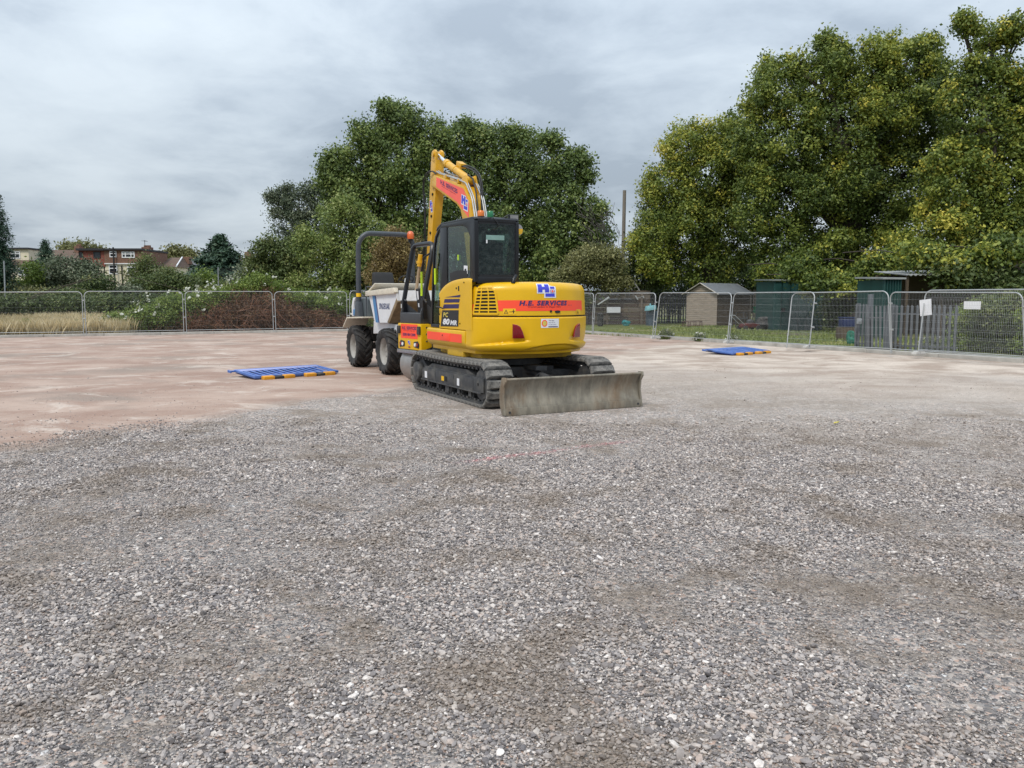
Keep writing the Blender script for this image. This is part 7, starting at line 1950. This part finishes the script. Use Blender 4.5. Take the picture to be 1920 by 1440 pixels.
# green stores
M_tealm = mat("dark teal painted steel", (0.007, 0.046, 0.043), 0.5, var=0.2, vscale=2, dirt=((0.03, 0.07, 0.05), 0.25, 2))
def store(label, px0, px1, py_top, Y, depth, n, roof_m, skew=0.0):
    h = Plot("steel_store", label, "shed", px0, Y); a, b_ = h.p(px0, py_top), h.p(px1, py_top); W = b_[0] - a[0]; H_ = a[2]
    mb = MB(); mb.box(0.0, W, 0.03, depth, 0, H_); mb.obj("body", M_tealm, h.T, smooth=0)
    for i in range(n):
        x0, x1 = W * i / n + 0.012, W * (i + 1) / n - 0.012
        mb = MB(); mb.loft([[(x0, 0.02, 0.02), (x1, 0.02, 0.02), (x1, 0.02, H_ - 0.02), (x0, 0.02, H_ - 0.02)], [(x0 + 0.03, -0.04, 0.04), (x1 - 0.03, -0.04, 0.04), (x1 - 0.03, -0.04, H_ - 0.04), (x0 + 0.03, -0.04, H_ - 0.04)]]); mb.obj("panel", M_tealm, h.T, smooth=0)
    mb = MB(); mb.prism([(-0.14, H_ + 0.005), (depth + 0.1, H_ + 0.10), (depth + 0.1, H_ + 0.17), (-0.14, H_ + 0.075)], 0, -0.1, W + 0.1); mb.obj("roof", roof_m, h.T, smooth=0)
    return h
h = store("dark teal steel store under the oaks, right of the junk heap", 1450, 1545, 527, 42.5, 3.0, 6, mat("grey roof edge", (0.16, 0.18, 0.17), 0.7))
mb = MB(); mb.box(0.42, 0.62, -0.09, -0.045, 1.05, 1.25); mb.obj("padlock_box", M_hole, h.T, bevel=0.01)
M_corr = mat("pale corrugated sheet", (0.26, 0.27, 0.27), 0.6, var=0.2, vscale=2)
h = store("teal corrugated hut with pale roof edge behind the palisade gate", 1655, 1690, 524, 33.5, 2.5, 7, M_corr)
h = Plot("open_shelter", "dark open shelter with long pale corrugated roof right of the teal hut", "shelter", 1695, 34.5)
a, b_ = h.p(1692, 517), h.p(1895, 512)
mb = MB(); nx = 60
for j in range(2):
    pass
xs = np.linspace(0, b_[0] - a[0], nx * 4 + 1); zz_ = [a[2] + (b_[2] - a[2]) * x / (b_[0] - a[0]) + 0.025 * math.sin(x * 2 * math.pi / 0.10 * 0.5) for x in xs]
mb.loft([[(x, -0.2, z) for x, z in zip(xs, zz_)], [(x, 3.0, z + 0.25) for x, z in zip(xs, zz_)], [(x, 3.0, z + 0.27) for x, z in zip(xs, zz_)], [(x, -0.2, z + 0.03) for x, z in zip(xs, zz_)], [(x, -0.2, z) for x, z in zip(xs, zz_)]], closed=False)
mb.obj("roof", M_corr, h.T, smooth=40)
mb = MB(); mb.box(0, b_[0] - a[0], 2.7, 2.8, 0, a[2] + 0.1); mb.obj("back_wall", M_woodd, h.T, smooth=0)
for k in range(4):
    mb = MB(); x = 0.1 + k * 1.5; mb.box(x - 0.05, x + 0.05, -0.05, 0.05, 0, a[2] - 0.02 + 0.03 * k); mb.obj("post", M_woodd, h.T)
h = Plot("brick_building", "dark brown brick building behind the hedge at the right edge", "building", 1898, 38); a, b_ = h.p(1899, 478), h.p(2060, 478)
rng = np.random.default_rng(160); mb = MB(); mb.box(0.012, b_[0] - a[0], 0.012, 4, 0, a[2]); mb.obj("wall", mat("dark mortar", (0.05, 0.045, 0.04), 0.9), h.T, smooth=0)
mb = MB()
for r_ in range(int(a[2] / 0.078)):
    x = -0.11 * (r_ % 2)
    while x < b_[0] - a[0]:
        if x + 0.21 > 0: mb.box(max(0, x), x + 0.205, rng.uniform(-0.004, 0.004), 0.1, r_ * 0.078, r_ * 0.078 + 0.066)
        x += 0.217
    if r_ < 20: mb = MB()
props(mb.obj("bricks", mat("dark brown bricks", (0.060, 0.036, 0.028), 0.9, var=0.4, vscale=9), h.T, smooth=0), kind="stuff")
mb = MB(); mb.box(-0.1, b_[0] - a[0] + 0.1, -0.15, 4.2, a[2] + 0.002, a[2] + 0.12); mb.obj("roof", M_fascia, h.T, smooth=0)
# junk heap between the shed and the teal store
JG = "junk lying by the teal store"
mb = MB(); M_rust = mat("rusty frame", (0.075, 0.036, 0.022), 0.8, var=0.4, vscale=5)
for x in (-0.55, -0.18, 0.18, 0.55): mb.tube([(x, -0.15, 0), (x, -0.15, 0.36), (x, 0.2, 0.36), (x, 0.2, 0)], 0.022, 6)
for z in (0.10, 0.36): mb.tube([(-0.58, -0.15, z), (0.58, -0.15, z + 0.03)], 0.02, 6); mb.tube([(-0.58, 0.2, z), (0.58, 0.2, z + 0.03)], 0.02, 6)
small("rusty_frame", "low rusty metal frame on the grass by the shed's corner", "metal frame", mb, M_rust, px_base(1299, 48.2), 0.1, 0)
mb = MB()
for x, y in ((-0.35, -0.2), (0.35, -0.2), (-0.35, 0.2), (0.35, 0.2)): mb.cyl((x, y, 0), (x, y, 0.92), 0.025, n=6)
mb.box(-0.4, 0.4, -0.25, 0.25, 0.55, 0.62); mb.tube([(-0.38, -0.22, 0.62), (-0.34, -0.22, 0.95), (0.30, -0.22, 0.95), (0.38, -0.22, 0.62)], 0.02, 6)
small("metal_trolley", "dark metal trolley behind the mesh fence by the shed's back corner", "trolley", mb, M_frame, px_base(1388, 46.5), 0.2, 0, JG)
MW = thing("old_mower", "old dark red mower lying in the grass before the teal store", "mower", px_base(1405, 43.2), 0.3)
mb = MB(); mb.prism([(-0.45, 0.18), (0.5, 0.18), (0.55, 0.34), (0.1, 0.44), (-0.42, 0.36)], 1, -0.28, 0.28); mb.obj("deck", mat("dark red paint", (0.10, 0.016, 0.016), 0.5, dirt=((0.05, 0.04, 0.03), 0.4, 5)), MW, bevel=0.05)
mb = MB(); mb.lathe([(0.03, 0.36), (0.2, 0.40), (0.2, 0.55), (0.1, 0.62), (0.02, 0.63)], 14, (0.1, 0, 0)); mb.obj("engine", M_frame, MW, bevel=0.02)
for x, y in ((-0.38, -0.32), (0.42, -0.32), (-0.38, 0.32), (0.42, 0.32)):
    mb = MB(); mb.lathe([(0.03, -0.04), (0.14, -0.04), (0.15, 0), (0.14, 0.04), (0.03, 0.04)], 16, (x, y, 0.15), axis=1); mb.obj("wheel", M_rub, MW)
mb = MB(); mb.tube([(-0.4, -0.25, 0.35), (-1.0, -0.22, 0.85), (-1.02, 0.22, 0.85), (-0.4, 0.25, 0.35)], 0.018, 6); mb.obj("handle", M_galv, MW)
lump_thing("black_tarpaulin", "heaped black tarpaulin left of the teal store's corner", "tarpaulin", 1436, 43.6, (0.5, 0.4, 0.42), M_rub, 153)
lump_thing("green_net_bag", "bright green net bag hung on the pale tan fence", "bag", 1424, 52.6, (0.38, 0.2, 0.30), mat("bright green netting", (0.02, 0.30, 0.14), 0.6, var=0.4, vscale=9), 154, z=0.75, amp=0.5)
lump_thing("teal_net_bag", "dark green bag slumped by the short palisade length", "bag", 1599, 29.5, (0.16, 0.16, 0.28), mat("dark green sacking", (0.010, 0.13, 0.085), 0.7, var=0.4, vscale=9), 155)
mb = MB(); mb.box(-0.26, 0.26, -0.2, 0.2, 0, 0.36); mb.box(-0.29, 0.29, -0.23, 0.23, 0.36, 0.40); b = px_base(1590, 33); small("blue_box", "navy blue lidded box under the oak branches left of the palisade", "box", mb, mat("navy plastic", (0.012, 0.022, 0.085), 0.5), (b[0], b[1], 0.55), 0.2, 0.02)
mb = MB(); mb.box(-0.32, 0.32, -0.25, 0.25, 0, 0.55); small("wooden_crate", "dark wooden crate beneath the navy blue box", "crate", mb, M_woodd, (b[0], b[1] + 0.02, -0.02), 0.15, 0.01)
for i, (px, Y, l, rz, lab) in enumerate(((1430, 38.5, 2.6, 0.15, "left of three grey planks lying in the grass before the teal store"), (1475, 38.0, 2.2, -0.1, "middle one of three grey planks lying in the grass before the teal store"), (1510, 37.0, 1.8, 0.3, "right of three grey planks lying in the grass before the teal store"))):
    mb = MB(); mb.box(-l / 2, l / 2, -0.11, 0.11, 0, 0.05); small("loose_plank", lab, "plank", mb, pm_[2], px_base(px, Y)[:2] + (0.02,), rz, 0.006, "loose planks in the grass")
# small things on the yard
g = gp(1568, 797); mb = MB()
mb.add([(-0.05, 0, 0.0), (-0.01, -0.032, 0.014), (0.055, 0.0, 0.022), (0.0, 0.035, 0.012), (0.0, 0, 0.004)], [(0, 1, 4), (1, 2, 4), (2, 3, 4), (3, 0, 4)])
mb.loft([[(p[0], p[1], p[2] + 0.003) for p in ((-0.05, 0, 0.0), (-0.01, -0.032, 0.014), (0.055, 0.0, 0.022), (0.0, 0.035, 0.012))], [(p[0], p[1], p[2] + 0.005) for p in ((-0.05, 0, 0.0), (-0.01, -0.032, 0.014), (0.055, 0.0, 0.022), (0.0, 0.035, 0.012))]])
small("fallen_leaf", "single yellow leaf lying on the gravel right of the excavator", "leaf", mb, mat("yellow leaf", (0.55, 0.46, 0.08), 0.7), (g[0], g[1], 0.022), 0.4, 0, smooth=0)
